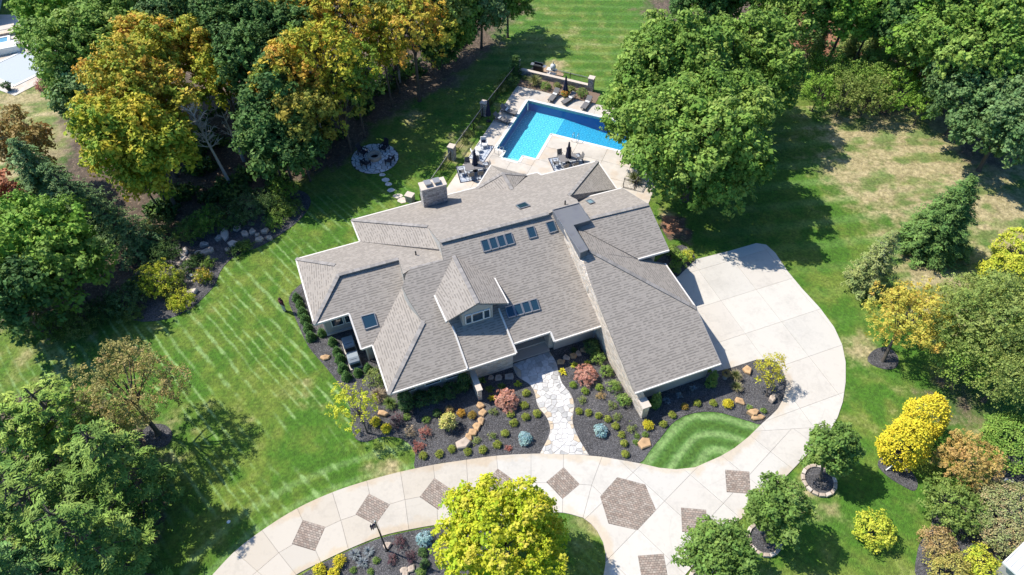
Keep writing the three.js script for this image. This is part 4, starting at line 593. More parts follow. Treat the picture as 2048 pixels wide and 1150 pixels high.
// ---------------------------------------------------------------- fire pit patio
{
  const c = at(750, 317), out = []; for (let k = 0; k < 44; k++) out.push([c.x + Math.cos(k / 44 * 6.2832) * 2.36, c.z + Math.sin(k / 44 * 6.2832) * 2.36]);
  const t = new THREE.Group(); t.name = 'fire_pit_patio'; t.userData = { kind: 'structure', label: 'round flagstone patio around the fire pit on the left lawn', category: 'patio' }; scene.add(t);
  part('patio_base', slab(out, -0.02, 0.03), std([0.06, 0.055, 0.05], 1), t);
  cobble(out, 0.5, 0.17, 0.0, 0.06, t, () => M.patioStone[Math.floor(rnd() * 3)], 0.03, [c.x, c.z, 0.5]);
  const f = thing('fire_pit', 'round stone fire pit in the middle of the flagstone patio', 'fire pit', V3(c.x, 0.05, c.z)); const prof = [[0.42, 0], [0.42, 0.38], [0.68, 0.38], [0.68, 0]].map((p) => new THREE.Vector2(...p));
  part('ring', new THREE.LatheGeometry([[0.66, 0], [0.66, 0.36], [0.44, 0.36], [0.44, 0.02], [0.01, 0.02]].map((p) => new THREE.Vector2(...p)), 32), M.rockPale, f); for (let k = 0; k < 14; k++) { const a = k / 14 * 6.2832; const g = slab([[0.44, -0.13], [0.70, -0.155], [0.70, 0.155], [0.44, 0.095]], 0.36, 0.43, 0.01); g.rotateY(a); part('stone', g, M.rockPale, f); } part('bowl', cyl(0.43, 0.43, 0.06, 0, 0.03, 0, 24), std([0.012, 0.011, 0.01], 1), f);
  let a0; const adir = (label, px, py) => { const p = at(px, py, 0.3).setY(0.07); const turn = yawTo(V3(c.x - p.x, 0, c.z - p.z)); if (a0) return clone(a0, label, p, turn); const o = a0 = thing('garden_chair', label, 'garden chair', p, turn, 'dark slatted garden chairs around the fire pit'); const m = std([0.012, 0.014, 0.03], 0.6);
    for (let k = 0; k < 5; k++) { const g = box(0.1, 0.03, 0.02 + 0.0, 0, 0, 0); const b = box(0.105, 0.85, 0.025, (k - 2) * 0.12, 0.43 + 0.02 * (2 - Math.abs(k - 2)), 0); b.rotateX(-0.38).translate(0, 0.28, -0.18); part('back_slat', b, m, o); const s = box(0.11, 0.025, 0.55, (k - 2) * 0.12, 0.3, 0.1); s.rotateX(0.12); part('seat_slat', s, m, o); }
    for (const x of [-0.36, 0.36]) { part('armrest', box(0.13, 0.03, 0.72, x, 0.55, 0.02), m, o); part('leg', box(0.05, 0.55, 0.1, x, 0.275, 0.32), m, o); part('leg', box(0.05, 0.5, 0.1, x, 0.25, -0.28), m, o); } return o; };
  adir('dark slatted garden chair at the far left of the fire pit', 725, 304); adir('dark slatted garden chair at the far right of the fire pit', 769, 295); adir('dark slatted garden chair at the near left of the fire pit', 731, 328); adir('dark slatted garden chair at the near right of the fire pit', 780, 322);
  const ss = new THREE.Group(); ss.name = 'stepping_stone_path'; ss.userData = { kind: 'structure', label: 'stepping stones in the grass from the fire pit towards the chimney', category: 'path' }; scene.add(ss);
  for (const [x, y, r, m] of [[765, 350, 0.32, 4], [771.5, 360, 0.36, 4], [776.5, 368.6, 0.36, 1], [782.6, 380.5, 0.36, 1], [796, 392.3, 0.42, 3], [806, 401, 0.5, 3]]) { const p = at(x, y), n = 7, q = []; for (let k = 0; k < n; k++) { const a = k / n * 6.2832 + rr(-0.2, 0.2); q.push([p.x + Math.cos(a) * r * rr(0.8, 1.3), p.z + Math.sin(a) * r * rr(0.6, 0.95)]); } part('flagstone', slab(q, -0.02, 0.045, 0.01), M.flag[m], ss); }
  const pd = thing('stone_pedestal', 'short square stone block beside the stepping stones near the chimney', 'pedestal', at(821, 402), PT); part('block', roofUV(box(0.7, 0.75, 0.6, 0, 0.375, 0)), M.greyStone, pd); part('cap', rbox(0.8, 0.1, 0.7, 0.02, 0, 0.8, 0), M.capStone, pd);
}

// ---------------------------------------------------------------- outdoor units beside the left wing
{
  const m = std([0.26, 0.30, 0.33], 0.5, { metalness: 0.1 }), md = std([0.07, 0.10, 0.13], 0.6); let u0;
  const unit = (label, px, py, turn) => { const p = at(px, py, 0).setY(0.03); if (u0) return clone(u0, label, p, turn); const o = u0 = thing('outdoor_unit', label, 'outdoor unit', p, turn, 'grey outdoor units beside the left wing'); part('pad', rbox(0.95, 0.08, 1.15, 0.02, 0, 0.04, 0), M.concrete[0], o); part('cabinet', rbox(0.8, 0.62, 0.92, 0.06, 0, 0.39, 0), md, o);
    const s = new THREE.Shape([[-0.47, 0], [-0.47, 0.16], [-0.38, 0.26], [0.08, 0.26], [0.42, 0.1], [0.47, 0]].map((q) => new THREE.Vector2(...q))); const g = new THREE.ExtrudeGeometry(s, { depth: 0.78, bevelEnabled: true, bevelSize: 0.03, bevelThickness: 0.03, bevelSegments: 2 }); g.translate(0, 0, -0.39).rotateY(-Math.PI / 2).translate(0, 0.68, 0); part('lid', g, m, o); for (let k = 0; k < 4; k++) part('vent', box(0.6, 0.04, 0.02, 0, 0.3 + k * 0.09, 0.465), M.metalDark, o); part('vent', box(0.5, 0.015, 0.1, 0, 0.9, 0.2), M.metalDark, o); return o; };
  const ty = AU * -1; unit('grey boxy outdoor unit in the house shade, farther from the front', 700, 696, 0.37); unit('grey boxy outdoor unit with its lid in the sun, nearer the front', 710, 727, 0.37);
}

// ---------------------------------------------------------------- flagpole
{
  const t = thing('flagpole', 'slim flagpole in the mulch bed inside the driveway loop', 'flagpole', at(773.5, 1100.5).setY(0.02)); part('pole', tube([V3(0, 0, 0), V3(0, 2.5, 0), V3(0, 4.75, 0)], [0.06, 0.05, 0.035], 8), M.metalDark, t); part('finial', new THREE.SphereGeometry(0.07, 10, 8).translate(0, 4.8, 0), M.ironLight, t); part('base', cyl(0.14, 0.1, 0.12, 0, 0, 0), M.metalDark, t);
  const f = thing('flag', 'small limp red, white and navy flag near the top of the flagpole', 'flag', t.position.clone().setY(4.0)); const cloth = (y0, y1, mat, name) => { const g = new THREE.PlaneGeometry(0.5, y1 - y0, 14, 4); const p = g.attributes.position; for (let i = 0; i < p.count; i++) { const x = p.getX(i) + 0.25; p.setX(i, -0.05 - x * 0.55); p.setZ(i, 0.09 * Math.sin(x * 26) * (0.3 + x) + 0.35 * x); } g.computeVertexNormals(); g.translate(0, (y0 + y1) / 2, 0); part(name, g, mat, f); };
  const ds = { side: THREE.DoubleSide }; cloth(0.35, 0.62, std([0.03, 0.04, 0.14], 0.9, ds), 'navy_field'); for (let k = 0; k < 5; k++) cloth(-0.1 + k * 0.09, -0.1 + (k + 1) * 0.09, std(k % 2 ? [0.7, 0.68, 0.66] : [0.42, 0.03, 0.05], 0.9, ds), 'stripe');
}

// ---------------------------------------------------------------- foliage builders
function leafGeo(pts) { const pos = [], idx = []; for (const [o, n, l, w, t] of pts) { const a = V3(Math.cos(t), 0, Math.sin(t)); a.addScaledVector(n, -a.dot(n)).normalize(); const b = n.clone().cross(a); const i = pos.length / 3; const P = (u, v, k = 0) => { const q = o.clone().addScaledVector(a, u * l).addScaledVector(b, v * w).addScaledVector(n, k); pos.push(q.x, q.y, q.z); }; P(-0.5, 0, -0.06 * l); P(0.02, 0.5); P(0.5, 0, -0.08 * l); P(0.02, -0.5); idx.push(i, i + 1, i + 2, i, i + 2, i + 3); } const g = new THREE.BufferGeometry(); g.setAttribute('position', new THREE.Float32BufferAttribute(pos, 3)); g.setIndex(idx); g.computeVertexNormals(); g.setAttribute('uv', new THREE.Float32BufferAttribute(new Float32Array(pos.length / 3 * 2), 2)); return g; }
const rdir = () => { const y = rr(-1, 1), a = rr(0, 6.2832), r = Math.sqrt(1 - y * y); return V3(r * Math.cos(a), y, r * Math.sin(a)); };
const clump = (n, l, w, tilt, spread = 1, flat = 0.7) => leafGeo(Array.from({ length: n }, () => { const d = rdir().multiplyScalar(spread * Math.cbrt(rnd())); d.y *= flat; const nn = V3(rr(-1, 1) * tilt, 1, rr(-1, 1) * tilt).normalize(); return [d, nn, l * rr(0.75, 1.25), w * rr(0.75, 1.25), rr(0, 6.28)]; }));
const GEO = { broad: [clump(13, 0.85, 0.6, 0.9), clump(13, 0.8, 0.62, 0.9), clump(12, 0.9, 0.55, 1.0)], sparse: [clump(9, 0.62, 0.42, 1.0), clump(9, 0.6, 0.4, 1.0)], tiny: [clump(16, 0.6, 0.4, 1.1), clump(16, 0.62, 0.38, 1.1)], needle: [clump(20, 0.85, 0.22, 0.9, 0.8, 0.6), clump(20, 0.8, 0.23, 0.9, 0.8, 0.6)], plume: [clump(18, 1.0, 0.26, 0.5, 0.8, 0.35), clump(18, 0.95, 0.27, 0.55, 0.8, 0.35)] };
const Yup = V3(0, 1, 0), tmpM = new THREE.Matrix4(), tmpC = new THREE.Color();
function inst(name, kind, mat, items, parent) { // items: [position, size, direction, rgb]; one instanced part per leaf shape, split evenly
  const geos = GEO[kind]; const gi = Math.floor(rnd() * geos.length);
  const m = new THREE.InstancedMesh(geos[gi], mat, items.length); m.name = name; const yaw = new THREE.Quaternion(), q = new THREE.Quaternion();
  items.forEach(([p, s, d, c], i) => { q.setFromUnitVectors(Yup, d); yaw.setFromAxisAngle(Yup, rr(0, 6.2832)); q.multiply(yaw); tmpM.compose(p, q, V3(s, s, s)); m.setMatrixAt(i, tmpM); const k = 1 + (name === 'crown' ? 1.6 : 0.8) * Math.max(0, 1 - 1.15 * Math.max(c[0], c[1], c[2])) ** 2; m.setColorAt(i, tmpC.setRGB(Math.min(0.8, c[0] * k), Math.min(0.8, c[1] * k), Math.min(0.8, c[2] * k))); });
  m.userData.kind = 'stuff'; m.castShadow = m.receiveShadow = true; parent.add(m); return m;
}
const shade = (cols, t) => { const k = cl(t, 0, 0.999) * (cols.length - 1), i = Math.floor(k); return mix(cols[i], cols[i + 1], k - i); };
const vary = (c, a = 0.22) => { const k = rr(1 - a, 1 + a); return [c[0] * k * rr(0.93, 1.07), c[1] * k, c[2] * k * rr(0.9, 1.1)]; };
// a tree with a rounded, lobed crown. r: crown radius, rv: its half height, hc: height of its middle
function broadTree(name, label, category, px, py, hc, r, rv, cols, o = {}) {
  const c = at(px, py, hc), t = thing(name, label, category, V3(c.x, 0, c.z), 0, o.group); const off = o.base ? (() => { const b = at(...o.base); t.position.set(b.x, 0, b.z); return V3(c.x - b.x, 0, c.z - b.z); })() : V3(0, 0, 0);
  const nl = Math.round((o.lobes || 10 + r * 3.2) * 1.45), lobes = []; const ph = rr(0, 6.28), dens = o.dens || 1;
  for (let i = 0; i < nl; i++) { const y = 1 - (i + 0.5) / nl * 1.62, a = ph + i * 2.39996 + rr(-0.3, 0.3), q = Math.sqrt(Math.max(0, 1 - y * y)), k = rr(0.5, 0.9); lobes.push({ p: V3(Math.cos(a) * q * r * k, y * rv * k, Math.sin(a) * q * r * k).add(off).setY(hc + y * rv * k), R: Math.min(r, rv * 1.3) * rr(0.19, 0.33) * (o.lobeR || 1), t: rnd() }); }
  const s = o.leaf || 0.36, areaS = lobes.reduce((q, l) => q + 12.57 * l.R * l.R, 0); const n = Math.round(Math.min(9000, areaS * 0.36 / (s * s) * dens)); const items = [];
  let guard = 0; while (items.length < n && guard++ < n * 5) {
    const l = lobes[Math.floor(rnd() * nl)]; if (rnd() > (l.R * l.R) / (r * r * 0.11)) continue;
    const d = rdir(); if (d.y < -0.55 || (d.y < 0 && rnd() < 0.45)) continue; const p = l.p.clone().addScaledVector(d, l.R * rr(0.6, 1.18)); p.y -= (1 - d.y) * l.R * 0.12;
    let deep = false; for (const m of lobes) if (m !== l && p.distanceTo(m.p) < m.R * 0.72) { deep = true; break; } if (deep && rnd() < 0.65) continue;
    const dir = d.clone().multiplyScalar(0.8).add(V3(rr(-0.55, 0.55), 0.6, rr(-0.55, 0.55))).normalize(); const hue = o.hue ? o.hue(p, l) : 0.55 * l.t + 0.45 * rnd();
    items.push([p, s * (rnd() < 0.12 ? rr(1.3, 1.7) : rr(0.55, 1.2)), dir, vary(shade(cols, hue), 0.3)]);
  }
  inst('crown', o.kind || 'broad', o.mat || M.leaf, items, t);
  const tr = [], b0 = Math.max(0.1, r * 0.045) * (o.trunk || 1), fork = Math.max(0.6, hc - rv * 0.65), top = off.clone().setY(hc + rv * 0.3), lean = V3(rr(-0.2, 0.2), 0, rr(-0.2, 0.2));
  tr.push(tube([V3(0, -0.1, 0), V3(0, 0.35, 0).addScaledVector(off, 0.04), off.clone().multiplyScalar(0.6).add(lean).setY(fork), top], [b0 * 1.5, b0, b0 * 0.75, b0 * 0.2], 8));
  lobes.slice(0, 14).forEach((l) => { const a = off.clone().multiplyScalar(0.6).add(lean).setY(fork * rr(0.85, 1)).lerp(top, rr(0, 0.35)); const m = a.clone().lerp(l.p, 0.55); m.y += 0.12 * l.R - 0.15; tr.push(tube([a, m, l.p.clone()], [b0 * 0.5, b0 * 0.3, b0 * 0.1], 5)); });
  part('trunk', merge(tr), o.bark || M.bark, t); return t;
}
// a conical conifer of height H and base radius r; base given in pixels
function spruceTree(name, label, category, px, py, H, r, cols, o = {}) {
  const p0 = at(px, py), t = thing(name, label, category, V3(p0.x, 0, p0.z), 0, o.group), items = [], br = []; const lev = Math.round(H / (o.step || 0.42));
  const lean = V3(o.lx || 0, 0, o.lz || 0);
  for (let i = 0; i < lev; i++) { const f = i / lev, y = H * (0.06 + 0.94 * f), R = r * Math.pow(1 - f, o.pow || 0.85) * rr(0.82, 1.12), nb = Math.max(4, Math.round(5 + R * 3.4)); const a0 = rr(0, 6.28);
    for (let k = 0; k < nb; k++) { const a = a0 + k / nb * 6.2832 + rr(-0.2, 0.2), len = R * rr(0.72, 1.15), dr = (o.droop ?? 0.22); const ax = V3(Math.cos(a), 0, Math.sin(a)), c = V3(0, y, 0).addScaledVector(lean, f); const nseg = Math.max(2, Math.round(len / (o.gap || 0.3))); const tb = rnd();
      if (R > 0.8) br.push(tube([c, c.clone().addScaledVector(ax, len * 0.9).add(V3(0, -dr * len * 0.8, 0))], [0.035, 0.008], 3));
      for (let s = 0; s < nseg; s++) { const u = (s + rr(0.4, 1)) / nseg; if (u < 0.22 && rnd() < 0.6) continue; const q = c.clone().addScaledVector(ax, len * u).add(V3(rr(-0.1, 0.1), -dr * len * u * u + rr(-0.07, 0.07) + (o.up || 0) * len * u * u, rr(-0.1, 0.1))); items.push([q, (o.leaf || 0.34) * rr(0.75, 1.2) * (1.05 - 0.35 * f), ax.clone().multiplyScalar(0.35).add(V3(rr(-0.25, 0.25), 0.9, rr(-0.25, 0.25))).normalize(), vary(shade(cols, 0.5 * tb + 0.5 * u * rnd() + 0.1), 0.25)]); } } }
  inst('crown', o.kind || 'needle', M.needle, items, t);
  part('trunk', merge([tube([V3(0, -0.1, 0), V3(0, H * 0.5, 0).addScaledVector(lean, 0.5), V3(0, H * 0.97, 0).add(lean)], [H * 0.022 + 0.03, H * 0.013 + 0.02, 0.015], 7), ...br]), o.bark || M.bark, t); return t;
}
// shrubs: shape(d) gives the outline for a direction on the unit sphere; H is the height, r the radius; (px, py) is the middle of the shrub
function shrub(name, label, category, px, py, r, H, cols, o = {}) {
  const c = at(px, py, H * 0.5), t = thing(name, label, category, V3(c.x, 0.02, c.z), 0, o.group), items = []; const s = o.leaf || 0.14; const n = Math.min(5200, Math.round((o.n || 1) * 9 * (r * r + r * H * 0.8) / (s * s) * 0.32) + 16); const wob = rr(0, 9);
  for (let i = 0; i < n; i++) { let p, d; const y = Math.sqrt(rnd()) ; const a = rr(0, 6.2832);
    if (o.shape === 'cone') { const f = 1 - Math.sqrt(rnd()); const R = r * (1 - f) ** (o.pow || 0.8) * rr(0.82, 1.03); d = V3(Math.cos(a), 0.5, Math.sin(a)).normalize(); p = V3(Math.cos(a) * R, 0.03 + f * H, Math.sin(a) * R); }
    else if (o.shape === 'column') { const f = rnd(); const R = r * Math.pow(Math.sin(Math.PI * (0.14 + 0.84 * f)), 0.6) * rr(0.85, 1.04) * (1 + 0.09 * Math.sin(a * 3 + f * 9 + wob)); d = V3(Math.cos(a), 0.15 + f, Math.sin(a)).normalize(); p = V3(Math.cos(a) * R, f * H, Math.sin(a) * R); }
    else { d = rdir(); d.y = Math.abs(d.y) * 1.0 - (rnd() < 0.25 ? 0.35 : 0); d.normalize(); const k = rr(0.84, 1.03) * (1 + (o.lump ?? 0.1) * Math.sin(a * 2 + d.y * 5 + wob) + (o.lump ?? 0.1) * 0.8 * (vn(d.x * 3 + wob, d.z * 3 + d.y * 2) - 0.5) * 2); p = V3(d.x * r * k, H * 0.42 + d.y * H * 0.58 * k, d.z * r * k); if (p.y < 0.02) p.y = 0.02; if (o.loose) p.addScaledVector(rdir(), r * o.loose * rnd()); }
    if (o.core && rnd() < 0.4) p.multiplyScalar(rr(0.5, 0.9));
    items.push([p, s * rr(0.7, 1.25), d.clone().multiplyScalar(0.8).add(V3(rr(-0.4, 0.4), 0.6, rr(-0.4, 0.4))).normalize(), vary(shade(cols, o.hue ? o.hue(d, p) : rnd()))]); }
  inst('foliage', o.kind || 'tiny', o.mat || M.needle, items, t); part('stem', merge([tube([V3(0, 0, 0), V3(0, H * 0.6, 0)], [Math.max(0.02, r * 0.1), 0.01], 5), ...[0, 1, 2, 3].map((k) => tube([V3(0, 0.02, 0), V3(Math.cos(k * 1.7) * r * 0.55, H * 0.6, Math.sin(k * 1.7) * r * 0.55)], [Math.max(0.012, r * 0.05), 0.006], 4))]), M.bark, t);
  return t;
}
const bladeMat = new THREE.MeshStandardMaterial({ vertexColors: true, roughness: 0.85, side: THREE.DoubleSide });
function grassClump(name, label, category, px, py, r, H, cols, o = {}) { // arching blades, or broad leaves when wide is set
  const c = at(px, py, H * 0.4), t = thing(name, label, category, V3(c.x, 0.02, c.z), 0, o.group); const n = o.n || 130, pos = [], col = [], idx = [];
  for (let i = 0; i < n; i++) { const a = rr(0, 6.28), out = r * Math.sqrt(rnd()) * 1.05, h = H * rr(0.6, 1.05) * (1 - 0.35 * (out / r) ** 2), w = (o.wide || 0.03) * rr(0.8, 1.3), cc = vary(shade(cols, rnd()), 0.25), b = pos.length / 3; const ax = V3(Math.cos(a), 0, Math.sin(a)), sd = V3(-ax.z, 0, ax.x), r0 = 0.12 * r * rnd();
    for (let k = 0; k <= 3; k++) { const u = k / 3, q = ax.clone().multiplyScalar(r0 + out * u * u * 0.75 + out * 0.25 * u).setY(h * (1.7 * u - 0.7 * u * u) - (o.flop || 0.25) * h * u * u * (out / r)); const ww = o.wide ? w * Math.sin(Math.PI * (0.15 + 0.83 * u)) : w * (1 - 0.8 * u); const e = k === 3 && o.tip ? o.tip : cc; for (const s of [-1, 1]) { pos.push(q.x + sd.x * ww * s, q.y, q.z + sd.z * ww * s); col.push(...e); } }
    for (let k = 0; k < 3; k++) { const q = b + k * 2; idx.push(q, q + 1, q + 2, q + 1, q + 3, q + 2); } }
  const g = new THREE.BufferGeometry(); g.setAttribute('position', new THREE.Float32BufferAttribute(pos, 3)); g.setAttribute('color', new THREE.Float32BufferAttribute(col, 3)); g.setAttribute('uv', new THREE.Float32BufferAttribute(new Float32Array(pos.length / 3 * 2), 2)); g.setIndex(idx); g.computeVertexNormals(); part('foliage', g, bladeMat, t); return t;
}
function rock(name, label, px, py, w, d, h, mat, turn, group) { // a flat sided boulder
  const p = at(px, py, h * 0.5), t = thing(name, label, 'rock', V3(p.x, 0.02, p.z), turn, group); const n = 5 + Math.floor(rnd() * 2), q = []; for (let k = 0; k < n; k++) { const a = k / n * 6.2832 + rr(-0.35, 0.35), e = rr(0.85, 1.3); q.push([Math.cos(a) * w / 2 * e, Math.sin(a) * d / 2 * e]); }
  const g = slab(q, -0.05, h, Math.min(0.06, h * 0.3)); const pp = g.attributes.position, k1 = rr(-0.15, 0.15), k2 = rr(-0.15, 0.15); for (let i = 0; i < pp.count; i++) if (pp.getY(i) > 0.02) pp.setY(i, pp.getY(i) + pp.getX(i) * k1 + pp.getZ(i) * k2 + 0.05 * (vn(pp.getX(i) * 7 + px, pp.getZ(i) * 7) - 0.5)); g.computeVertexNormals(); part('boulder', g, mat, t); return t;
}
const C = {
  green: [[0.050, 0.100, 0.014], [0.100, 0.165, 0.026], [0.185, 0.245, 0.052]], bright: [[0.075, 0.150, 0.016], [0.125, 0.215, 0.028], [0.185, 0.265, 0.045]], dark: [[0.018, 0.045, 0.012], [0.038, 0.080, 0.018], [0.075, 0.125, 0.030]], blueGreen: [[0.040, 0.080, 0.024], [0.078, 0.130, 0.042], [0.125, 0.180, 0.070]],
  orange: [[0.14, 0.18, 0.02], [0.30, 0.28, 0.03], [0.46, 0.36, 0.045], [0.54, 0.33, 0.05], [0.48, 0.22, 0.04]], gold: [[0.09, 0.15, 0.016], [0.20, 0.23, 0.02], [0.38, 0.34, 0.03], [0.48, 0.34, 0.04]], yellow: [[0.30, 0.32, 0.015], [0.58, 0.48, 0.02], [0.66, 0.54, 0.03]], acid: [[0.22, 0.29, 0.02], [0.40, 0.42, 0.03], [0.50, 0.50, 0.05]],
  pine: [[0.038, 0.082, 0.012], [0.092, 0.150, 0.024], [0.175, 0.230, 0.044]], pineYellow: [[0.08, 0.145, 0.02], [0.165, 0.24, 0.036], [0.27, 0.33, 0.065]], brown: [[0.16, 0.125, 0.045], [0.27, 0.20, 0.07], [0.33, 0.21, 0.09]], olive: [[0.065, 0.10, 0.02], [0.125, 0.16, 0.036], [0.195, 0.22, 0.06]],
  red: [[0.17, 0.05, 0.04], [0.32, 0.11, 0.08], [0.36, 0.17, 0.11]], rust: [[0.40, 0.17, 0.11], [0.55, 0.27, 0.19], [0.60, 0.33, 0.24]], purple: [[0.05, 0.022, 0.028], [0.10, 0.05, 0.05]], blue: [[0.13, 0.24, 0.24], [0.24, 0.38, 0.38], [0.33, 0.46, 0.45]], silver: [[0.17, 0.20, 0.20], [0.28, 0.31, 0.33]], tan: [[0.24, 0.19, 0.11], [0.40, 0.31, 0.20]], cream: [[0.30, 0.31, 0.06], [0.52, 0.47, 0.12], [0.60, 0.54, 0.22]],
};

// ---------------------------------------------------------------- planting near the house
const nth = ['first', 'second', 'third', 'fourth', 'fifth', 'sixth', 'seventh', 'eighth', 'ninth', 'tenth', 'eleventh', 'twelfth', 'thirteenth', 'fourteenth'];
{ // cone shrubs along the left bed
  const o = (x, y) => [560 + x / 3.834, 540 + y / 3.834]; let c0; const mk = (label, x, y) => { const [px, py] = o(x, y); if (!c0) { c0 = shrub('cone_shrub', label, 'shrub', px, py, 0.36, 0.95, [[0.018, 0.055, 0.012], [0.040, 0.095, 0.018], [0.075, 0.145, 0.03]], { shape: 'cone', leaf: 0.13, n: 2.2, group: 'small cone shrubs in the left bed' }); return; } const p = at(px, py, 0.47); clone(c0, label, V3(p.x, 0.02, p.z), rr(0, 6)).scale.setScalar(rr(0.9, 1.1)); };
  [[122, 203], [147, 252], [166, 317], [187, 370], [208, 432], [230, 500]].forEach(([x, y], i) => mk(`dark green cone shrub, ${nth[i]} from top in the line beside the white eave`, x, y));
  [[315, 470], [397, 540], [432, 614], [455, 672], [475, 742], [505, 806]].forEach(([x, y], i) => mk(`dark green cone shrub, ${nth[i]} from top in the row beside the grey units`, x, y));
  mk('small dark green cone shrub left of the last one by the front corner bed', 592, 775); mk('small dark green cone shrub nearest the eave, in front of the sunlit outdoor unit', 672, 745);
}
const ball = (label, px, py, r, cols, o = {}) => shrub('round_shrub', label, 'shrub', px, py, r, (o.H || 1.35) * r, cols, { leaf: 0.10, n: 1.3, ...o });
const box1 = [[0.095, 0.130, 0.014], [0.17, 0.20, 0.022], [0.26, 0.27, 0.045]], box2 = [[0.14, 0.11, 0.02], [0.30, 0.19, 0.03]];
[[846, 911], [879, 907.5], [904, 898], [935.4, 903.5], [966, 899], [994.8, 888.7], [1010, 866.7]].forEach(([x, y], i) => ball(`round yellow green boxwood ball, ${nth[i]} from the left in the row above the driveway`, x, y, 0.26 * rr(0.92, 1.08), box1, { group: 'boxwood balls left of the path' }));
[[1028, 845.5, 'below the pink maple left of the path, lower one'], [1021.5, 828, 'just under the pink maple left of the path'], [1051, 833.7, 'with a bare centre, left of the path'], [1048.5, 810.4, 'bright one right of the pink maple, left of the path'], [1052, 786, 'near the shadow line on the left of the path'], [1074, 826.8, 'closest to the left edge of the path']].forEach(([x, y, w]) => ball(`round boxwood ball ${w}`, x, y, 0.26, box1));
[[1145.9, 770, 'nearest the path below the yellow hosta'], [1170, 781.7, 'below the pink maple right of the path'], [1198.5, 774.4, 'between the pink maple and the stone wall']].forEach(([x, y, w]) => ball(`round boxwood ball ${w}`, x, y, 0.25, [[0.10, 0.16, 0.015], [0.19, 0.25, 0.03]]));
[[1158, 822], [1177, 825], [1197, 831], [1216, 837.7], [1231, 852], [1242.8, 868.7], [1248.4, 886.4], [1250.8, 907.9]].forEach(([x, y], i) => ball(`round boxwood ball, ${nth[i]} from the path in the curved row right of the path`, x, y, 0.23 * rr(0.92, 1.08), box1, { group: 'boxwood balls right of the path' }));
[[1327, 848, 'green ball nearest the tip of the grass lobe', box1], [1345, 830, 'green ball in the shade of the wall end by the grass lobe', box1], [1369.9, 812.7, 'orange tinted ball, first of four along the top of the grass lobe', box2], [1395, 806, 'olive ball, second of four along the top of the grass lobe', box1], [1427, 806, 'green ball, third of four along the top of the grass lobe', box1]].forEach(([x, y, w, c]) => ball(`round ${w}`, x, y, 0.24, c));
[[1456, 807.7, 'right of the olive balls above the grass lobe'], [1295, 850, 'at the foot of the stone wall end'], [750.9, 843, 'upper one of the pair near the small yellow tree'], [772.6, 858, 'lower one of the pair near the small yellow tree'], [679, 1122.5, 'topmost of three in the driveway loop bed'], [639.8, 1140, 'leftmost of three in the driveway loop bed'], [667, 1148, 'lowest of three in the driveway loop bed']].forEach(([x, y, w]) => ball(`bright yellow round shrub ${w}`, x, y, x < 700 ? 0.36 : 0.34, C.yellow, { leaf: 0.13, H: 1.4 }));
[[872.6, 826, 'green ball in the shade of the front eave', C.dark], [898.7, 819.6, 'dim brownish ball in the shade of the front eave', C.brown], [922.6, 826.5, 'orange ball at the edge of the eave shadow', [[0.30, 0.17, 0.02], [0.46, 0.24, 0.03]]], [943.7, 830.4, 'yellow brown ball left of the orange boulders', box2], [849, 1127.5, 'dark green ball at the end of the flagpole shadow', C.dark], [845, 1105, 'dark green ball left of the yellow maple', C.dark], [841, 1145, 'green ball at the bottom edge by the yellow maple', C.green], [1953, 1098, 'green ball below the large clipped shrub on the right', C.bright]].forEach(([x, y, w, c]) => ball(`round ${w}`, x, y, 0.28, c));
shrub('variegated_shrub', 'large cream and green round shrub casting a round shadow in the front bed', 'shrub', 895.9, 844, 0.54, 1.35, C.cream, { leaf: 0.2, n: 1.3 });
for (const [x, y, w] of [[1051, 876.5, 'left of the path'], [1201.9, 860.9, 'right of the path'], [849, 1077, 'in the driveway loop bed beside the yellow maple']]) shrub('blue_spruce_shrub', `low pale blue spruce mound ${w}`, 'shrub', x, y, 0.46, 0.55, C.blue, { leaf: 0.17, kind: 'needle', n: 1.3, lump: 0.16 });
for (const [x, y, w] of [[1014, 800, 'left of the path'], [1172, 749, 'right of the path']]) shrub('weeping_maple', `pinkish orange feathery weeping maple ${w}`, 'shrub', x, y, 0.78, 0.95, C.rust, { leaf: 0.17, kind: 'needle', n: 1.35, lump: 0.2, loose: 0.2 });
const hosta = (w, x, y, cols, r = 0.36) => grassClump('hosta', `${w}`, 'plant', x, y, r, 0.36, cols, { n: 30, wide: 0.065, flop: 0.5 });
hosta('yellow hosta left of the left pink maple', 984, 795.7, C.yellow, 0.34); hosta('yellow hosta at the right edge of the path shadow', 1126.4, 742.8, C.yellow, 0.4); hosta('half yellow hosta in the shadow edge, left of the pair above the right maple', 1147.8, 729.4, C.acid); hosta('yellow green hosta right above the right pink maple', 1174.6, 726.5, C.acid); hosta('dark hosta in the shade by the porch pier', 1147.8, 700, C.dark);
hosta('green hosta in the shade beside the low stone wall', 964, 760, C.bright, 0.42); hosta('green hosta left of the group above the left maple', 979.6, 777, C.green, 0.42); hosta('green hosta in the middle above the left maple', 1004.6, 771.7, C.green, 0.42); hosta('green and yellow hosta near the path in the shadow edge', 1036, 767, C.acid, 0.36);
for (const [x, y, w] of [[1333, 801, 'left'], [1359.6, 790, 'middle'], [1385.7, 776, 'right']]) hosta(`low silvery plant in the shade of the garage wall, ${w} one of three`, x, y, C.silver, 0.34);
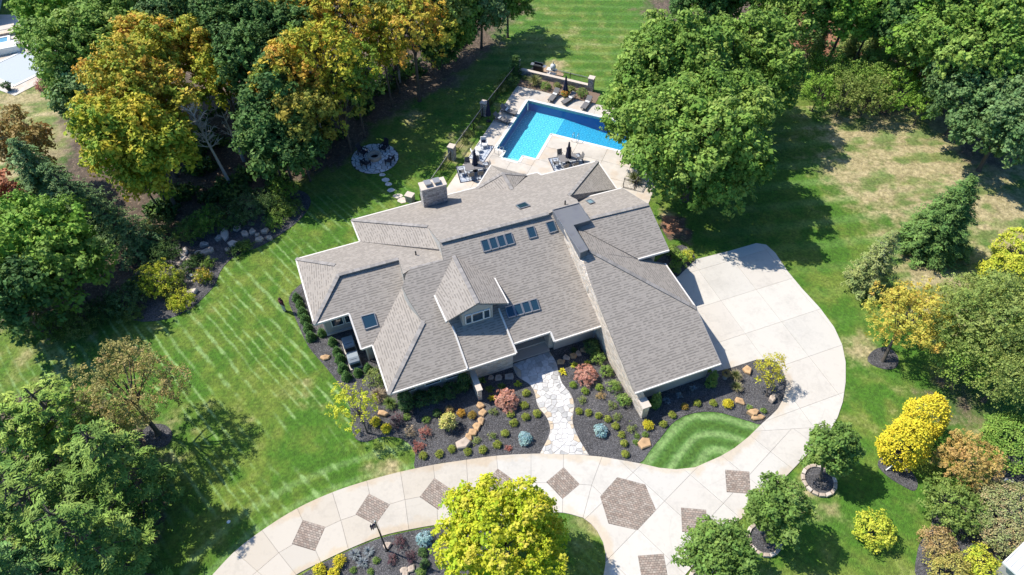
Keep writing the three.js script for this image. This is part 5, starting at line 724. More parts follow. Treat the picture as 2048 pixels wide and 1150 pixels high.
for (const [x, y, w, c, r, h] of [[849.6, 865.7, 'dull red shrub in the middle of the left front bed', C.red, 0.36, 0.5], [819.8, 864, 'thin reddish shrub left of the dull red one', C.tan, 0.34, 0.45], [791.5, 839, 'dark purple shrub right of the orange boulder by the corner', C.purple, 0.45, 0.6], [837, 892, 'sprawling dark red shrub at the lawn corner of the front bed', C.red, 0.45, 0.4], [1016, 896, 'small reddish plant above the driveway', C.red, 0.2, 0.15], [800, 1085, 'dark red shrub right of the flagpole', C.purple, 0.36, 0.5], [786, 1117.5, 'small dark red shrub below the flagpole base', C.purple, 0.3, 0.4], [821, 1113.8, 'dark red shrub crossed by the flagpole shadow', C.purple, 0.32, 0.4], [1202, 791, 'brownish plant right of the path', C.brown, 0.26, 0.3], [1224.5, 811, 'sparse dark plant near the stone wall', C.olive, 0.3, 0.35], [1234, 831.7, 'thin grey green plant near the stone wall', C.olive, 0.28, 0.3], [1263.5, 856, 'sparse grey green plant near the end of the stone wall', C.olive, 0.32, 0.4], [1163.7, 799.5, 'loose grey green plant by the right edge of the path', C.olive, 0.26, 0.35], [986, 824, 'thin grey green plant right of the orange boulders', C.olive, 0.26, 0.3], [984, 871.7, 'thin brown plant in the lower left front bed', C.olive, 0.24, 0.25], [952.4, 881.5, 'low sparse plant right of the pale boulder', C.olive, 0.24, 0.22]]) shrub('loose_shrub', w, 'shrub', x, y, r, h, c, { leaf: 0.11, n: 0.42, loose: 0.5, lump: 0.3 });
for (const [x, y, w, r] of [[852, 839, 'small green plant at the tip of the eave shadow', 0.26], [814, 833.7, 'small pale green plant by the house corner', 0.26], [1274, 872, 'upper left sedum above the flat orange boulder', 0.16], [1290.8, 869.4, 'upper right sedum above the flat orange boulder', 0.19], [1270.8, 885, 'sedum left of the flat orange boulder', 0.17], [1499, 815, 'small green plant left of the stacked orange rocks', 0.2], [1527, 822, 'small green plant right of the stacked orange rocks', 0.2], [706, 1141, 'small green plant in the lower driveway loop bed, left', 0.17], [741, 1144, 'small green plant in the lower driveway loop bed, right', 0.18], [752.5, 1121, 'pale green plant below the flagpole', 0.2]]) shrub('small_plant', w, 'plant', x, y, r, r * 1.1, C.green, { leaf: 0.1, n: 0.8, loose: 0.3 });
for (const [x, y, w] of [[708.6, 1108.7, 'largest, right of the yellow balls'], [737.5, 1102.5, 'upper one near the flagpole'], [725, 1125, 'smallest, lower one']]) grassClump('silver_plant', `silvery blue tufted plant in the driveway loop bed, ${w}`, 'plant', x, y, 0.42, 0.42, C.silver, { n: 110, wide: 0.022, flop: 0.2 });
// against the walls
for (const [x, y, r, h, w] of [[810, 800, 0.46, 2.3, 'tall dark green column shrub at the left front corner of the house'], [927, 762, 0.42, 2.0, 'dark green column shrub against the front wall beside the stub wall']]) shrub('column_shrub', w, 'shrub', x, y, r, h, C.dark, { shape: 'column', leaf: 0.17, n: 1.5 });
for (const [x, y, w] of [[842.6, 798, 'left'], [871, 789, 'middle'], [902, 780.5, 'right']]) shrub('round_shrub', `dark round shrub under the front windows, ${w} of three`, 'shrub', x, y, 0.62, 0.95, C.dark, { leaf: 0.17 });
shrub('round_shrub', 'dark round shrub in the corner by the stone wall right of the porch', 'shrub', 1184, 693, 0.6, 0.95, C.dark, { leaf: 0.17 });
for (const [x, y, w, r] of [[1195.8, 716.5, 'light green shrub at the shadow edge beside the stone wall', 0.5], [1211.9, 742.8, 'blue green shrub, second down along the stone wall', 0.42], [1227, 773, 'green shrub, third down along the stone wall', 0.46], [1247.7, 800.7, 'loose green shrub, lowest along the stone wall', 0.44]]) shrub('broadleaf_shrub', w, 'shrub', x, y, r, r * 1.5, C.green, { leaf: 0.16, n: 0.9, lump: 0.2, loose: 0.15 });
for (const [x, y, w] of [[1313, 798, 'beside the end of the stone wall'], [1426, 756, 'at the right front corner of the garage']]) shrub('column_shrub', `slender bright green column shrub ${w}`, 'shrub', x, y, 0.34, 1.9, [[0.06, 0.12, 0.02], [0.13, 0.2, 0.035], [0.2, 0.26, 0.06]], { shape: 'cone', pow: 0.5, leaf: 0.16, n: 1.8 });
grassClump('ornamental_grass', 'green ornamental grass clump at the left front corner of the house', 'grass', 779.6, 806, 0.6, 0.8, C.green, { n: 240, wide: 0.018 }); grassClump('ornamental_grass', 'tan plumed ornamental grass beside the left front eave', 'grass', 756, 789, 0.7, 1.0, C.tan, { n: 260, wide: 0.018 }); shrub('broadleaf_shrub', 'loose green shrub beside the left front eave above the grasses', 'shrub', 753.5, 755, 0.7, 1.1, C.olive, { leaf: 0.16, n: 0.8, lump: 0.25, loose: 0.25 });
grassClump('ornamental_grass', 'upper tan and green grass clump by the garage corner', 'grass', 1471, 751, 0.6, 0.9, C.olive, { n: 180, wide: 0.018, tip: [0.42, 0.32, 0.22] }); grassClump('ornamental_grass', 'lower green grass clump by the garage corner', 'grass', 1473, 773, 0.55, 0.8, C.olive, { n: 180, wide: 0.018, tip: [0.38, 0.30, 0.2] });
broadTree('small_tree', 'small airy yellow tree at the left corner of the front bed', 'tree', 708, 812, 2.9, 1.75, 1.7, C.acid, { base: [735, 866], leaf: 0.2, kind: 'sparse', dens: 0.42, lobes: 16, trunk: 0.6 });
broadTree('small_tree', 'upright yellow leaved small tree in the bed at the driveway bend', 'tree', 1541, 740, 1.9, 1.15, 1.75, [[0.24, 0.26, 0.02], [0.40, 0.37, 0.03], [0.50, 0.40, 0.05]], { base: [1532, 792], leaf: 0.19, kind: 'sparse', dens: 0.7, lobes: 18, trunk: 0.6 });
// boulders
rock('boulder', 'single flat orange boulder in the left bed near the cone shrubs', 651, 715, 0.85, 0.55, 0.22, M.rock, 0.4); rock('boulder', 'orange boulder near the corner grasses', 765, 828, 0.85, 0.5, 0.3, M.rock, -0.1);
[[960.6, 811, 0.55, 0.65], [965.4, 826, 0.72, 0.6], [962, 841, 0.55, 0.65], [953.5, 852.5, 0.5, 0.7], [944.8, 865, 0.6, 0.55], [936.5, 874, 0.55, 0.6]].forEach(([x, y, w, d], i) => rock('boulder', `flat orange boulder, ${nth[i]} from the top in the chain below the stub wall`, x, y, w, d, 0.2, M.rock, rr(0, 0.5), 'chain of orange boulders'));
rock('boulder', 'large pale orange boulder at the lower end of the boulder chain', 925.6, 888, 0.95, 0.75, 0.4, M.rockPale, 0.2); rock('boulder', 'flat orange boulder with pointed end beside the grass lobe', 1287.8, 886, 1.0, 0.85, 0.2, M.rock, 0.6);
[[981.7, 755.4, 0.5], [997.6, 756, 0.55], [1017.6, 753, 0.9]].forEach(([x, y, w], i) => rock('boulder', `shaded flat rock left of the path, ${nth[i]} from the left`, x, y, w, 0.5, 0.16, M.rockPale, 0.1)); [[1121, 724.5, 0.7], [1132.7, 714.8, 0.6], [1147, 711.6, 0.6], [1156.8, 706.7, 0.45], [1167.3, 700, 0.6]].forEach(([x, y, w], i) => rock('boulder', `shaded flat rock right of the porch, ${nth[i]} from the path`, x, y, w, 0.5, 0.16, i % 2 ? M.rockPale : M.rock, 0.3));
rock('boulder', 'orange boulder left of the upright yellow tree', 1495, 740, 0.6, 0.7, 0.25, M.rock, 0.2); rock('boulder', 'tilted tan rock below the upright yellow tree', 1543.7, 797, 0.4, 0.7, 0.4, M.rockPale, -0.4); rock('boulder', 'flat orange boulder right of the yellow ball above the grass lobe', 1479.7, 802.7, 0.9, 0.55, 0.2, M.rock, -0.4); rock('boulder', 'upper of the two stacked orange rocks at the driveway bend', 1508, 825, 1.0, 0.6, 0.35, M.rock, 0.1); rock('boulder', 'lower of the two stacked orange rocks at the driveway bend', 1516, 835, 1.0, 0.5, 0.2, M.rock, 0.1);
rock('boulder', 'pale tan rock at the foot of the flagpole', 774.5, 1090, 0.5, 0.45, 0.2, M.rockPale, 0.2); [[808.8, 1140, 0.5], [822.6, 1137.5, 0.5], [810, 1148, 0.7]].forEach(([x, y, w], i) => rock('boulder', `tan rock in the driveway loop bed, ${['upper left', 'upper right', 'lowest'][i]} of three`, x, y, w, 0.42, 0.2, M.rockPale, i));
{ const p = at(1449, 756), t = thing('tree_stump', 'weathered brown stump planter with dry plants by the garage corner', 'stump', V3(p.x, 0.02, p.z)); part('stump', tube([V3(0, 0, 0), V3(0.03, 0.35, 0), V3(0.02, 0.6, 0.02)], [0.2, 0.15, 0.14], 10), M.barkPale, t); inst('foliage', 'tiny', M.needle, Array.from({ length: 60 }, () => { const d = rdir(); return [V3(d.x * 0.28, 0.68 + d.y * 0.15, d.z * 0.28), 0.11, V3(d.x, 1, d.z).normalize(), vary(C.brown[1])]; }), t); }

// ---------------------------------------------------------------- terrace planting
grassClump('ornamental_grass', 'large pale green grass clump at the back left of the terrace', 'grass', 1069, 161, 1.0, 1.35, [[0.14, 0.18, 0.04], [0.24, 0.25, 0.08], [0.3, 0.28, 0.12]], { n: 300, wide: 0.02 });
[[1092, 172, 0.55, C.green], [1114, 171, 0.4, C.olive], [1142, 179, 0.45, C.olive], [1164, 186, 0.6, C.green], [1050, 156, 0.3, C.olive]].forEach(([x, y, r, c], i) => shrub('broadleaf_shrub', `flowering shrub in the bed behind the loungers, ${nth[i === 4 ? 0 : i + 1]} from the left`, 'shrub', x, y, r, r * 1.2, c, { leaf: 0.15, n: 0.8, lump: 0.25, loose: 0.2 }));
spruceTree('column_tree', 'narrow dark green evergreen column at the back left corner of the terrace', 'tree', 1031, 150, 2.6, 0.75, C.dark, { leaf: 0.34, pow: 0.4, droop: -0.2, step: 0.28 });
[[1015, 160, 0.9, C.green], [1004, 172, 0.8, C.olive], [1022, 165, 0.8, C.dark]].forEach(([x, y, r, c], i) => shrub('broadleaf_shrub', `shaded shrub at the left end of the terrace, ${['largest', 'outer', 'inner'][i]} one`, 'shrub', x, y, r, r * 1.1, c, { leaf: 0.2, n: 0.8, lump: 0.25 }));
{ const p = at(1129, 191), t = thing('flower_pot', 'green pot of orange flowers between the loungers', 'flower pot', p.clone().setY(D5)); t.position.add(V3(0.05, 0, 0.5)); part('pot', new THREE.LatheGeometry([[0.01, 0], [0.17, 0], [0.24, 0.42], [0.27, 0.45], [0.22, 0.45], [0.2, 0.38]].map((q) => new THREE.Vector2(...q)), 18), std([0.06, 0.12, 0.06], 0.5), t); inst('flower', 'tiny', M.needle, Array.from({ length: 170 }, () => { const d = rdir(); return [V3(d.x * 0.42, 0.62 + d.y * 0.26, d.z * 0.42), 0.13, V3(d.x, 1, d.z).normalize(), rnd() < 0.5 ? vary([0.48, 0.20, 0.03]) : vary(C.green[1])]; }), t); }
[[930, 283, 0.35], [938, 268, 0.4], [912, 300, 0.35], [980, 205, 0.35]].forEach(([x, y, r], i) => shrub('small_plant', `low plant along the terrace fence, ${nth[i]} from the house`, 'plant', x, y, r, r, C.olive, { leaf: 0.13, n: 0.6, loose: 0.3 }));
grassClump('ornamental_grass', 'tall pale grass clump at the gate right of the house', 'grass', 1268, 356, 0.9, 1.4, C.olive, { n: 220, wide: 0.02, tip: [0.4, 0.36, 0.2] });
[[1360, 520, 0.7, C.bright], [1375, 512, 0.55, C.acid], [1345, 505, 0.6, C.green], [1350, 535, 0.5, C.green]].forEach(([x, y, r, c], i) => shrub('broadleaf_shrub', `green shrub behind the parking area beside the house, ${['front', 'right', 'back', 'nearest the concrete'][i]} one`, 'shrub', x, y, r, r * 1.2, c, { leaf: 0.18, n: 0.8, lump: 0.25, loose: 0.2 }));

// ---------------------------------------------------------------- pond bed at the left
[[312, 560, 1.5, 1.9, C.acid, 'tall yellow green shrub in the left pond bed'], [250, 600, 1.5, 1.6, C.blueGreen, 'large blue green grassy shrub at the lower left of the pond bed'], [365, 600, 0.95, 0.9, C.acid, 'low bright yellow green shrub near the lawn edge of the pond bed'], [352, 607, 0.7, 0.8, C.acid, 'yellow shrub left of the low bright one in the pond bed'], [408, 553, 0.7, 1.0, C.gold, 'golden upright shrub beside the lawn edge of the pond bed'], [417, 526, 0.5, 0.7, C.green, 'small pale green shrub above the golden shrub'], [355, 557, 0.75, 0.9, C.olive, 'olive shrub left of the pale ornament in the pond bed'], [340, 580, 0.7, 0.8, C.olive, 'dull olive shrub in the middle of the pond bed'], [395, 515, 0.5, 0.7, C.dark, 'dark small shrub among the pond rocks'], [380, 532, 0.6, 0.8, C.dark, 'dark shrub above the pale ornament'], [330, 505, 1.2, 1.4, C.dark, 'dark shrub at the foot of the leaning trunk'], [380, 460, 1.3, 1.5, C.green, 'green shrub along the upper edge of the pond bed, left'], [415, 440, 1.4, 1.6, C.bright, 'bright green shrub along the upper edge of the pond bed'], [455, 435, 1.5, 1.6, C.dark, 'dark shrub along the upper edge of the pond bed, middle'], [500, 415, 1.7, 1.8, C.blueGreen, 'large blue green shrub along the upper edge of the pond bed'], [545, 400, 1.5, 1.7, C.dark, 'dark shrub along the upper edge of the pond bed, right'], [565, 378, 1.3, 1.8, C.bright, 'bright green loose shrub at the right end of the pond bed'], [580, 415, 1.0, 1.0, C.green, 'green shrub at the right tip of the pond bed by the lawn'], [548, 445, 0.8, 0.9, C.bright, 'lime green shrub near the lawn at the right of the pond bed'], [475, 500, 0.7, 0.7, C.dark, 'dark low shrub at the lawn edge of the pond bed'], [490, 490, 0.6, 0.6, C.green, 'green low shrub at the lawn edge of the pond bed'], [560, 420, 1.0, 1.2, C.green, 'green shrub between the lime shrub and the tip of the pond bed'], [310, 455, 1.2, 1.3, C.olive, 'olive shrub above the sunny grass strip'], [280, 570, 1.0, 1.2, C.dark, 'dark shrub behind the tall yellow green shrub'], [205, 620, 1.2, 1.2, C.dark, 'dark shrub at the lawn edge left of the pond bed'], [160, 640, 1.4, 1.3, C.olive, 'olive shrub at the lawn edge on the far left'], [110, 650, 1.5, 1.4, C.green, 'green shrub at the lawn edge on the far left'], [60, 640, 1.5, 1.5, C.olive, 'dull green shrub at the left end of the lawn edge'], [265, 625, 0.8, 0.8, C.olive, 'low shrub at the lower tip of the pond bed']].forEach(([x, y, r, h, c, w]) => shrub('broadleaf_shrub', w, 'shrub', x, y, r, h, c, { leaf: 0.2, n: 0.75, lump: 0.28, loose: 0.22, mat: M.leaf }));
[[368, 505, 0.9, 0.6, M.capStone], [368, 517, 0.6, 0.5, M.capStone], [398, 507, 0.9, 0.6, M.rockPale], [412, 503, 0.9, 0.6, M.rockPale], [422, 500, 0.7, 0.5, M.rockPale], [380, 521, 0.6, 0.5, M.rockPale], [358, 529, 0.6, 0.5, M.rockPale], [344, 536, 0.5, 0.4, M.capStone], [382, 585, 0.9, 0.7, M.capStone], [408, 489, 0.9, 0.6, M.greyStone], [474, 455, 0.7, 0.6, M.capStone], [466, 488, 0.9, 0.7, M.capStone], [450, 470, 1.4, 0.6, M.capStone], [490, 468, 0.7, 0.5, M.rockPale], [505, 463, 0.8, 0.5, M.rockPale], [520, 478, 0.8, 0.5, M.rockPale], [530, 462, 0.7, 0.5, M.rockPale], [437, 476, 0.8, 0.5, M.greyStone], [455, 500, 0.5, 0.4, M.rockPale], [515, 470, 0.5, 0.4, M.rockPale], [540, 476, 0.6, 0.4, M.rockPale]].forEach(([x, y, w, d, m], i) => rock('pond_rock', `flat pale rock in the left pond bed, ${['tilted slab under the leaning trunk', 'small one below the tilted slab', 'leftmost of the three in the sun', 'middle of the three in the sun', 'rightmost of the three in the sun', 'left of the dark small shrub', 'in the sun above the olive shrub', 'near the foot of the leaning trunk', 'by the low bright shrub', 'grey one in the shade', 'topmost in the shaded stream', 'bright one beside the dark low shrub', 'long one in the shaded stream', 'first right of the stream', 'second right of the stream', 'third right of the stream near the lawn', 'upper one at the right of the stream', 'grey one left of the stream', 'small one below the stream', 'small one right of the stream', 'last one near the lime shrub'][i]}`, x, y, w, d, 0.3, m, rr(0, 3)));
{ const p = at(381, 557), t = thing('fountain', 'small dark bird fountain ornament on pale stones in the pond bed', 'ornament', V3(p.x, 0.03, p.z), 0.5); part('base', [slab([[-0.6, -0.2], [0.55, -0.45], [0.75, 0.2], [0.1, 0.6], [-0.5, 0.35]], 0, 0.14, 0.02), slab([[-0.5, -0.6], [-0.1, -0.7], [0.0, -0.25], [-0.4, -0.15]], 0.1, 0.22, 0.02)], M.rockPale, t); part('basin', new THREE.LatheGeometry([[0.01, 0.14], [0.2, 0.16], [0.3, 0.3], [0.26, 0.3], [0.12, 0.22], [0.01, 0.2]].map((q) => new THREE.Vector2(...q)), 18), std([0.06, 0.09, 0.10], 0.4), t); part('heron', [tube([V3(-0.05, 0.2, 0), V3(-0.05, 0.5, 0.02), V3(-0.12, 0.72, 0.05), V3(-0.02, 0.95, 0.1), V3(0.18, 0.98, 0.12)], [0.03, 0.1, 0.07, 0.035, 0.01], 8)], std([0.05, 0.08, 0.09], 0.5), t); }
// the figure on the lawn edge
{
  const base = at(569.5, 622), t = thing('person', 'person in dark maroon top and pale grey trousers standing at the left lawn edge', 'person', V3(base.x, 0, base.z), 2.4);
  const B = [[[0, 1.60, 0.01], [0, 1.53, 0.03], 0.092, 0.078], [[0, 1.5, 0], [0, 1.38, -0.01], 0.052, 0.058], [[-0.15, 1.36, -0.01], [0.15, 1.36, -0.01], 0.065, 0.065], [[0, 1.3, 0], [0, 1.08, 0], 0.14, 0.125], [[-0.05, 1.3, 0], [-0.04, 1.0, 0], 0.12, 0.11], [[0.05, 1.3, 0], [0.04, 1.0, 0], 0.12, 0.11], [[-0.07, 0.95, 0], [0.07, 0.95, 0], 0.115, 0.115], ...[-1, 1].flatMap((s) => [[[s * 0.18, 1.36, -0.01], [s * 0.235, 1.09, -0.02], 0.055, 0.043], [[s * 0.235, 1.09, -0.02], [s * 0.22, 0.86, 0.06], 0.042, 0.03], [[s * 0.09, 0.9, 0], [s * 0.1, 0.5, 0.015], 0.088, 0.06], [[s * 0.1, 0.5, 0.015], [s * 0.105, 0.09, -0.01], 0.058, 0.04], [[s * 0.105, 0.045, -0.03], [s * 0.115, 0.035, 0.13], 0.04, 0.032], [[s * 0.22, 0.85, 0.06], [s * 0.215, 0.79, 0.075], 0.034, 0.03], ...[0, 1, 2, 3].map((k) => [[s * 0.215, 0.79, 0.05 + k * 0.019], [s * 0.208, 0.715 + Math.abs(k - 1.4) * 0.01, 0.06 + k * 0.018], 0.011, 0.009]), [[s * 0.21, 0.84, 0.085], [s * 0.198, 0.775, 0.118], 0.013, 0.01]]), [[0, 1.56, 0.09], [0, 1.545, 0.108], 0.016, 0.014], [[-0.088, 1.57, 0.005], [-0.09, 1.55, 0], 0.016, 0.012], [[0.088, 1.57, 0.005], [0.09, 1.55, 0], 0.016, 0.012]];
  const sd = (p, b, inf) => { const [A, Bq, r0, r1] = b; const dx = Bq[0] - A[0], dy = Bq[1] - A[1], dz = Bq[2] - A[2]; const h = cl(((p[0] - A[0]) * dx + (p[1] - A[1]) * dy + (p[2] - A[2]) * dz) / (dx * dx + dy * dy + dz * dz)); return Math.hypot(p[0] - A[0] - dx * h, p[1] - A[1] - dy * h, p[2] - A[2] - dz * h) - (r0 + (r1 - r0) * h) - inf; };
  const mesh = (list, inf, y0, y1, res = 84) => { const mc = new MarchingCubes(res, M.white, false, false, 90000); const half = 0.9, cy = 0.86; for (let k = 0; k < res; k++) for (let j = 0; j < res; j++) for (let i = 0; i < res; i++) { const p = [(i / res * 2 - 1) * half, (j / res * 2 - 1) * half + cy, (k / res * 2 - 1) * half]; let d = 1e3; if (Math.abs(p[0]) < 0.4 && Math.abs(p[2]) < 0.35) { for (const b of list) { const e = sd(p, b, inf), q = Math.max(0.03 - Math.abs(d - e), 0) / 0.03; d = Math.min(d, e) - q * q * 0.0075; } d = Math.max(d, y0 - p[1], p[1] - y1); } mc.field[i + j * res + k * res * res] = -d; } mc.isolation = 0; mc.update(); const g = new THREE.BufferGeometry(), n = mc.count; const pa = mc.positionArray.slice(0, n * 3); for (let i = 0; i < n; i++) { pa[i * 3] *= half; pa[i * 3 + 1] = pa[i * 3 + 1] * half + cy; pa[i * 3 + 2] *= half; } g.setAttribute('position', new THREE.BufferAttribute(pa, 3)); g.setAttribute('normal', new THREE.BufferAttribute(mc.normalArray.slice(0, n * 3), 3)); return g; };
  const legs = B.filter((b) => b[0][1] < 1.0 && b[0][1] > 0.3 && Math.abs(b[0][0]) < 0.15 || b[0][1] === 0.95), tor = B.filter((b) => b[0][1] > 1.05 && b[0][1] < 1.37), feet = B.filter((b) => b[0][1] < 0.06);
  const body = part('body', mesh(B, 0, -0.1, 1.8), std([0.45, 0.28, 0.20], 0.7), t); part('shirt', mesh(tor, 0.03, 0.9, 1.45), std([0.085, 0.018, 0.028], 0.95), body); part('trousers', mesh(legs, 0.026, 0.1, 1.04), std([0.46, 0.46, 0.47], 0.95), body); part('shoe', mesh(feet, 0.016, -0.1, 0.09), std([0.02, 0.02, 0.022], 0.7), body);
  const hg = new THREE.SphereGeometry(0.112, 20, 14, 0, 6.2832, 0, 1.75).translate(0, 1.6, -0.012); part('hair', hg, std([0.035, 0.014, 0.012], 0.8), body); for (const s of [-1, 1]) part('eye', new THREE.SphereGeometry(0.012, 8, 6).translate(s * 0.034, 1.585, 0.086), std([0.03, 0.025, 0.02], 0.3), body); part('mouth', rbox(0.045, 0.01, 0.012, 0.004, 0, 1.505, 0.098), std([0.32, 0.12, 0.10], 0.6), body);
}

// ---------------------------------------------------------------- trees on the right
broadTree('maple_tree', 'huge green maple crown overhanging the right end of the pool', 'tree', 1402, 276, 7.2, 6.8, 5.5, C.green, { leaf: 0.38, lobes: 62, lobeR: 0.74, dens: 0.8 });
broadTree('maple_tree', 'green maple behind the huge crown, with its top near the lawn edge', 'tree', 1478, 135, 6.8, 6.2, 5.0, C.green, { leaf: 0.38, lobes: 52, lobeR: 0.75, dens: 0.85 });
broadTree('maple_tree', 'green maple left behind the huge crown, above the back lawn', 'tree', 1352, 130, 8.5, 5.4, 4.6, C.green, { leaf: 0.40, lobes: 40, lobeR: 0.8 });
broadTree('maple_tree', 'green maple at the left edge of the huge crown beside the pool loungers', 'tree', 1272, 212, 5.5, 3.7, 3.3, C.green, { leaf: 0.38, lobes: 26 });
[[1975, 70, 9, 7.2, 5.6, C.green, 'large blue green tree in the top right corner'], [1905, 40, 9, 5.5, 5, C.green, 'green tree left of the top right corner'], [1860, 60, 8, 4, 4.6, C.bright, 'bright green tree at the top beside the dark gap'], [1810, 40, 8, 3.8, 4.2, C.dark, 'dark green tree at the top, left of the road glimpse'], [1960, 160, 6.5, 5.2, 4.2, C.blueGreen, 'grey green tree below the top right corner'], [2040, 130, 7, 5, 4.5, C.green, 'green tree cut by the right edge near the top'], [2025, 240, 6, 4.4, 4, C.blueGreen, 'green tree at the right edge above the dry lawn'], [2060, 20, 8, 5, 5, C.green, 'green tree in the very corner at top right'], [1700, 10, 8, 4, 4.5, C.bright, 'green tree at the top edge right of the bare pine trunk'], [1600, 5, 8, 4.5, 4.5, C.green, 'green tree at the top edge behind the maples'], [1750, 25, 7, 3.2, 3.6, C.olive, 'olive green tree at the top edge'], [1420, -5, 7, 4.5, 4, C.dark, 'dark tree at the top edge behind the maples'], [1992, 650, 5.5, 4.3, 3.9, C.olive, 'large olive green tree on the right edge below the spruces'], [2035, 735, 4.5, 3.4, 3, C.olive, 'olive green tree at the right edge above the mulch bed'], [1955, 720, 3.5, 2.4, 2.4, C.green, 'lower left limb tree of the olive group at the right edge']].forEach(([x, y, hc, r, rv, c, w]) => broadTree('broadleaf_tree', w, 'tree', x, y, hc, r, rv, c, { leaf: y > 500 ? 0.24 : 0.34, kind: y > 500 ? 'sparse' : 'broad', dens: y > 500 ? 1.15 : 0.9 }));
[[1655, 150, 2.3, C.green], [1705, 168, 2.1, C.green], [1752, 150, 2.3, C.green], [1740, 195, 1.9, C.olive], [1795, 188, 2.0, C.bright], [1800, 135, 2.2, C.green], [1690, 195, 1.7, C.olive], [1640, 185, 1.6, C.bright], [1850, 212, 1.3, C.bright], [1838, 152, 1.2, C.acid], [1868, 150, 1.2, C.acid], [1885, 165, 1.6, C.blueGreen], [1620, 110, 1.5, C.olive]].forEach(([x, y, r, c], i) => broadTree('crabapple_tree', `low bushy tree in the row beyond the right lawn, ${['far left back', 'left middle', 'middle back', 'middle front', 'right front', 'right back', 'left front', 'leftmost', 'small outer front', 'small yellow left', 'small yellow right', 'grey green right', 'behind at left'][i]}`, 'tree', x, y - 4, 2.6, r * 1.3, 2.1, c, { leaf: 0.27, kind: 'sparse', dens: 0.95, lobes: 15, trunk: 0.7 }));
[[1628, 125, 4.5, 1.0, 'yellowish narrow juniper beside the red mulch'], [1690, 118, 4.5, 1.2, 'narrow green juniper, left of the pair beyond the right lawn'], [1738, 120, 5.0, 1.4, 'narrow olive juniper, right of the pair beyond the right lawn']].forEach(([x, y, H, r, w]) => spruceTree('juniper_tree', w, 'tree', x, y, H, r, C.olive, { leaf: 0.34, pow: 0.7, droop: -0.25, step: 0.34 }));
for (const [x, y, H, w] of [[1641, 62, 13, 'tall pine with a dark bare trunk beside the red mulch'], [1706, 80, 12, 'pine with a bare leaning trunk beyond the junipers']]) { const p0 = at(x, y), t = thing('pine_tree', w, 'tree', V3(p0.x, 0, p0.z)); part('trunk', tube([V3(0, 0, 0), V3(0.2, 3, 0.1), V3(0.3, 7, 0), V3(0.3, H, -0.3)], [0.3, 0.25, 0.2, 0.06], 8), M.bark, t); const items = []; for (let i = 0; i < 900; i++) { const d = rdir(); items.push([V3(0.3 + d.x * 3.4 * Math.cbrt(rnd()), H - 1.6 + d.y * 2.6, d.z * 3.4 * Math.cbrt(rnd())), 0.42, V3(d.x * 0.4, 1, d.z * 0.4).normalize(), vary(shade(C.pine, rnd()))]); } inst('crown', 'plume', M.needle, items, t); part('branch', merge([0, 1, 2].map((k) => tube([V3(0.2, 3.5 + k, 0), V3(1.4 * Math.cos(k * 2), 4 + k, 1.4 * Math.sin(k * 2))], [0.06, 0.02], 5))), M.barkPale, t); }
spruceTree('spruce_tree', 'large dark green spruce on the dry right lawn', 'tree', 1850, 500, 8.6, 3.1, [[0.026, 0.060, 0.012], [0.055, 0.105, 0.022], [0.105, 0.165, 0.038]], { leaf: 0.38, gap: 0.22, pow: 0.72, droop: 0.02, up: -0.06, step: 0.34 });
spruceTree('spruce_tree', 'sparse yellowish spruce left of the large dark spruce', 'tree', 1724, 575, 6.9, 1.9, [[0.07, 0.10, 0.03], [0.14, 0.17, 0.05], [0.20, 0.22, 0.08]], { leaf: 0.31, pow: 0.62, droop: -0.05, step: 0.36, gap: 0.25, bark: M.barkPale });
broadTree('autumn_tree', 'airy yellow and orange tree beside the driveway on the right', 'tree', 1812, 632, 4.2, 2.9, 2.6, [[0.17, 0.20, 0.035], [0.30, 0.29, 0.045], [0.40, 0.34, 0.055], [0.50, 0.28, 0.06]], { base: [1765, 722], leaf: 0.26, kind: 'sparse', dens: 0.6, lobes: 26 });
for (const [x, y, r, h, w] of [[2015, 545, 1.9, 3.2, 'bright yellow green column shrub at the right edge, lower of two'], [2042, 495, 1.8, 3.2, 'bright yellow green column shrub at the right edge, upper of two']]) shrub('column_shrub', w, 'shrub', x, y, r, h, C.acid, { shape: 'column', leaf: 0.26 });
shrub('hornbeam_tree', 'bright yellow oval tree at the back of the dark mulch patch on the right lawn', 'tree', 1850, 835, 1.3, 4.4, C.yellow, { shape: 'column', leaf: 0.24, n: 1.4, hue: (d) => 0.35 + 0.65 * rnd() }); shrub('hornbeam_tree', 'bright yellow oval tree at the front of the dark mulch patch on the right lawn', 'tree', 1812, 884, 1.4, 4.2, C.yellow, { shape: 'column', leaf: 0.24, n: 1.4, hue: (d) => 0.25 + 0.7 * rnd() });
{ const p = at(1771, 941), t = thing('garden_stake', 'short pale stake in the mulch below the yellow oval tree', 'stake', V3(p.x, 0.02, p.z)); part('post', bar(V3(0, 0, 0), V3(0.25, 0.55, -0.1), 0.07), M.white, t); part('foot', box(0.2, 0.05, 0.12, 0, 0.02, 0), M.metalDark, t); }
const pear = [[1664, 898, 3.0, 1.8, 2.1, 1637, 962, 'upper', 0.95], [1552, 1018, 3.2, 2.0, 2.3, 1527, 1080, 'middle', 0.9], [1437, 1108, 3.6, 2.2, 2.4, 1410, 1172, 'lowest', 0.9]];
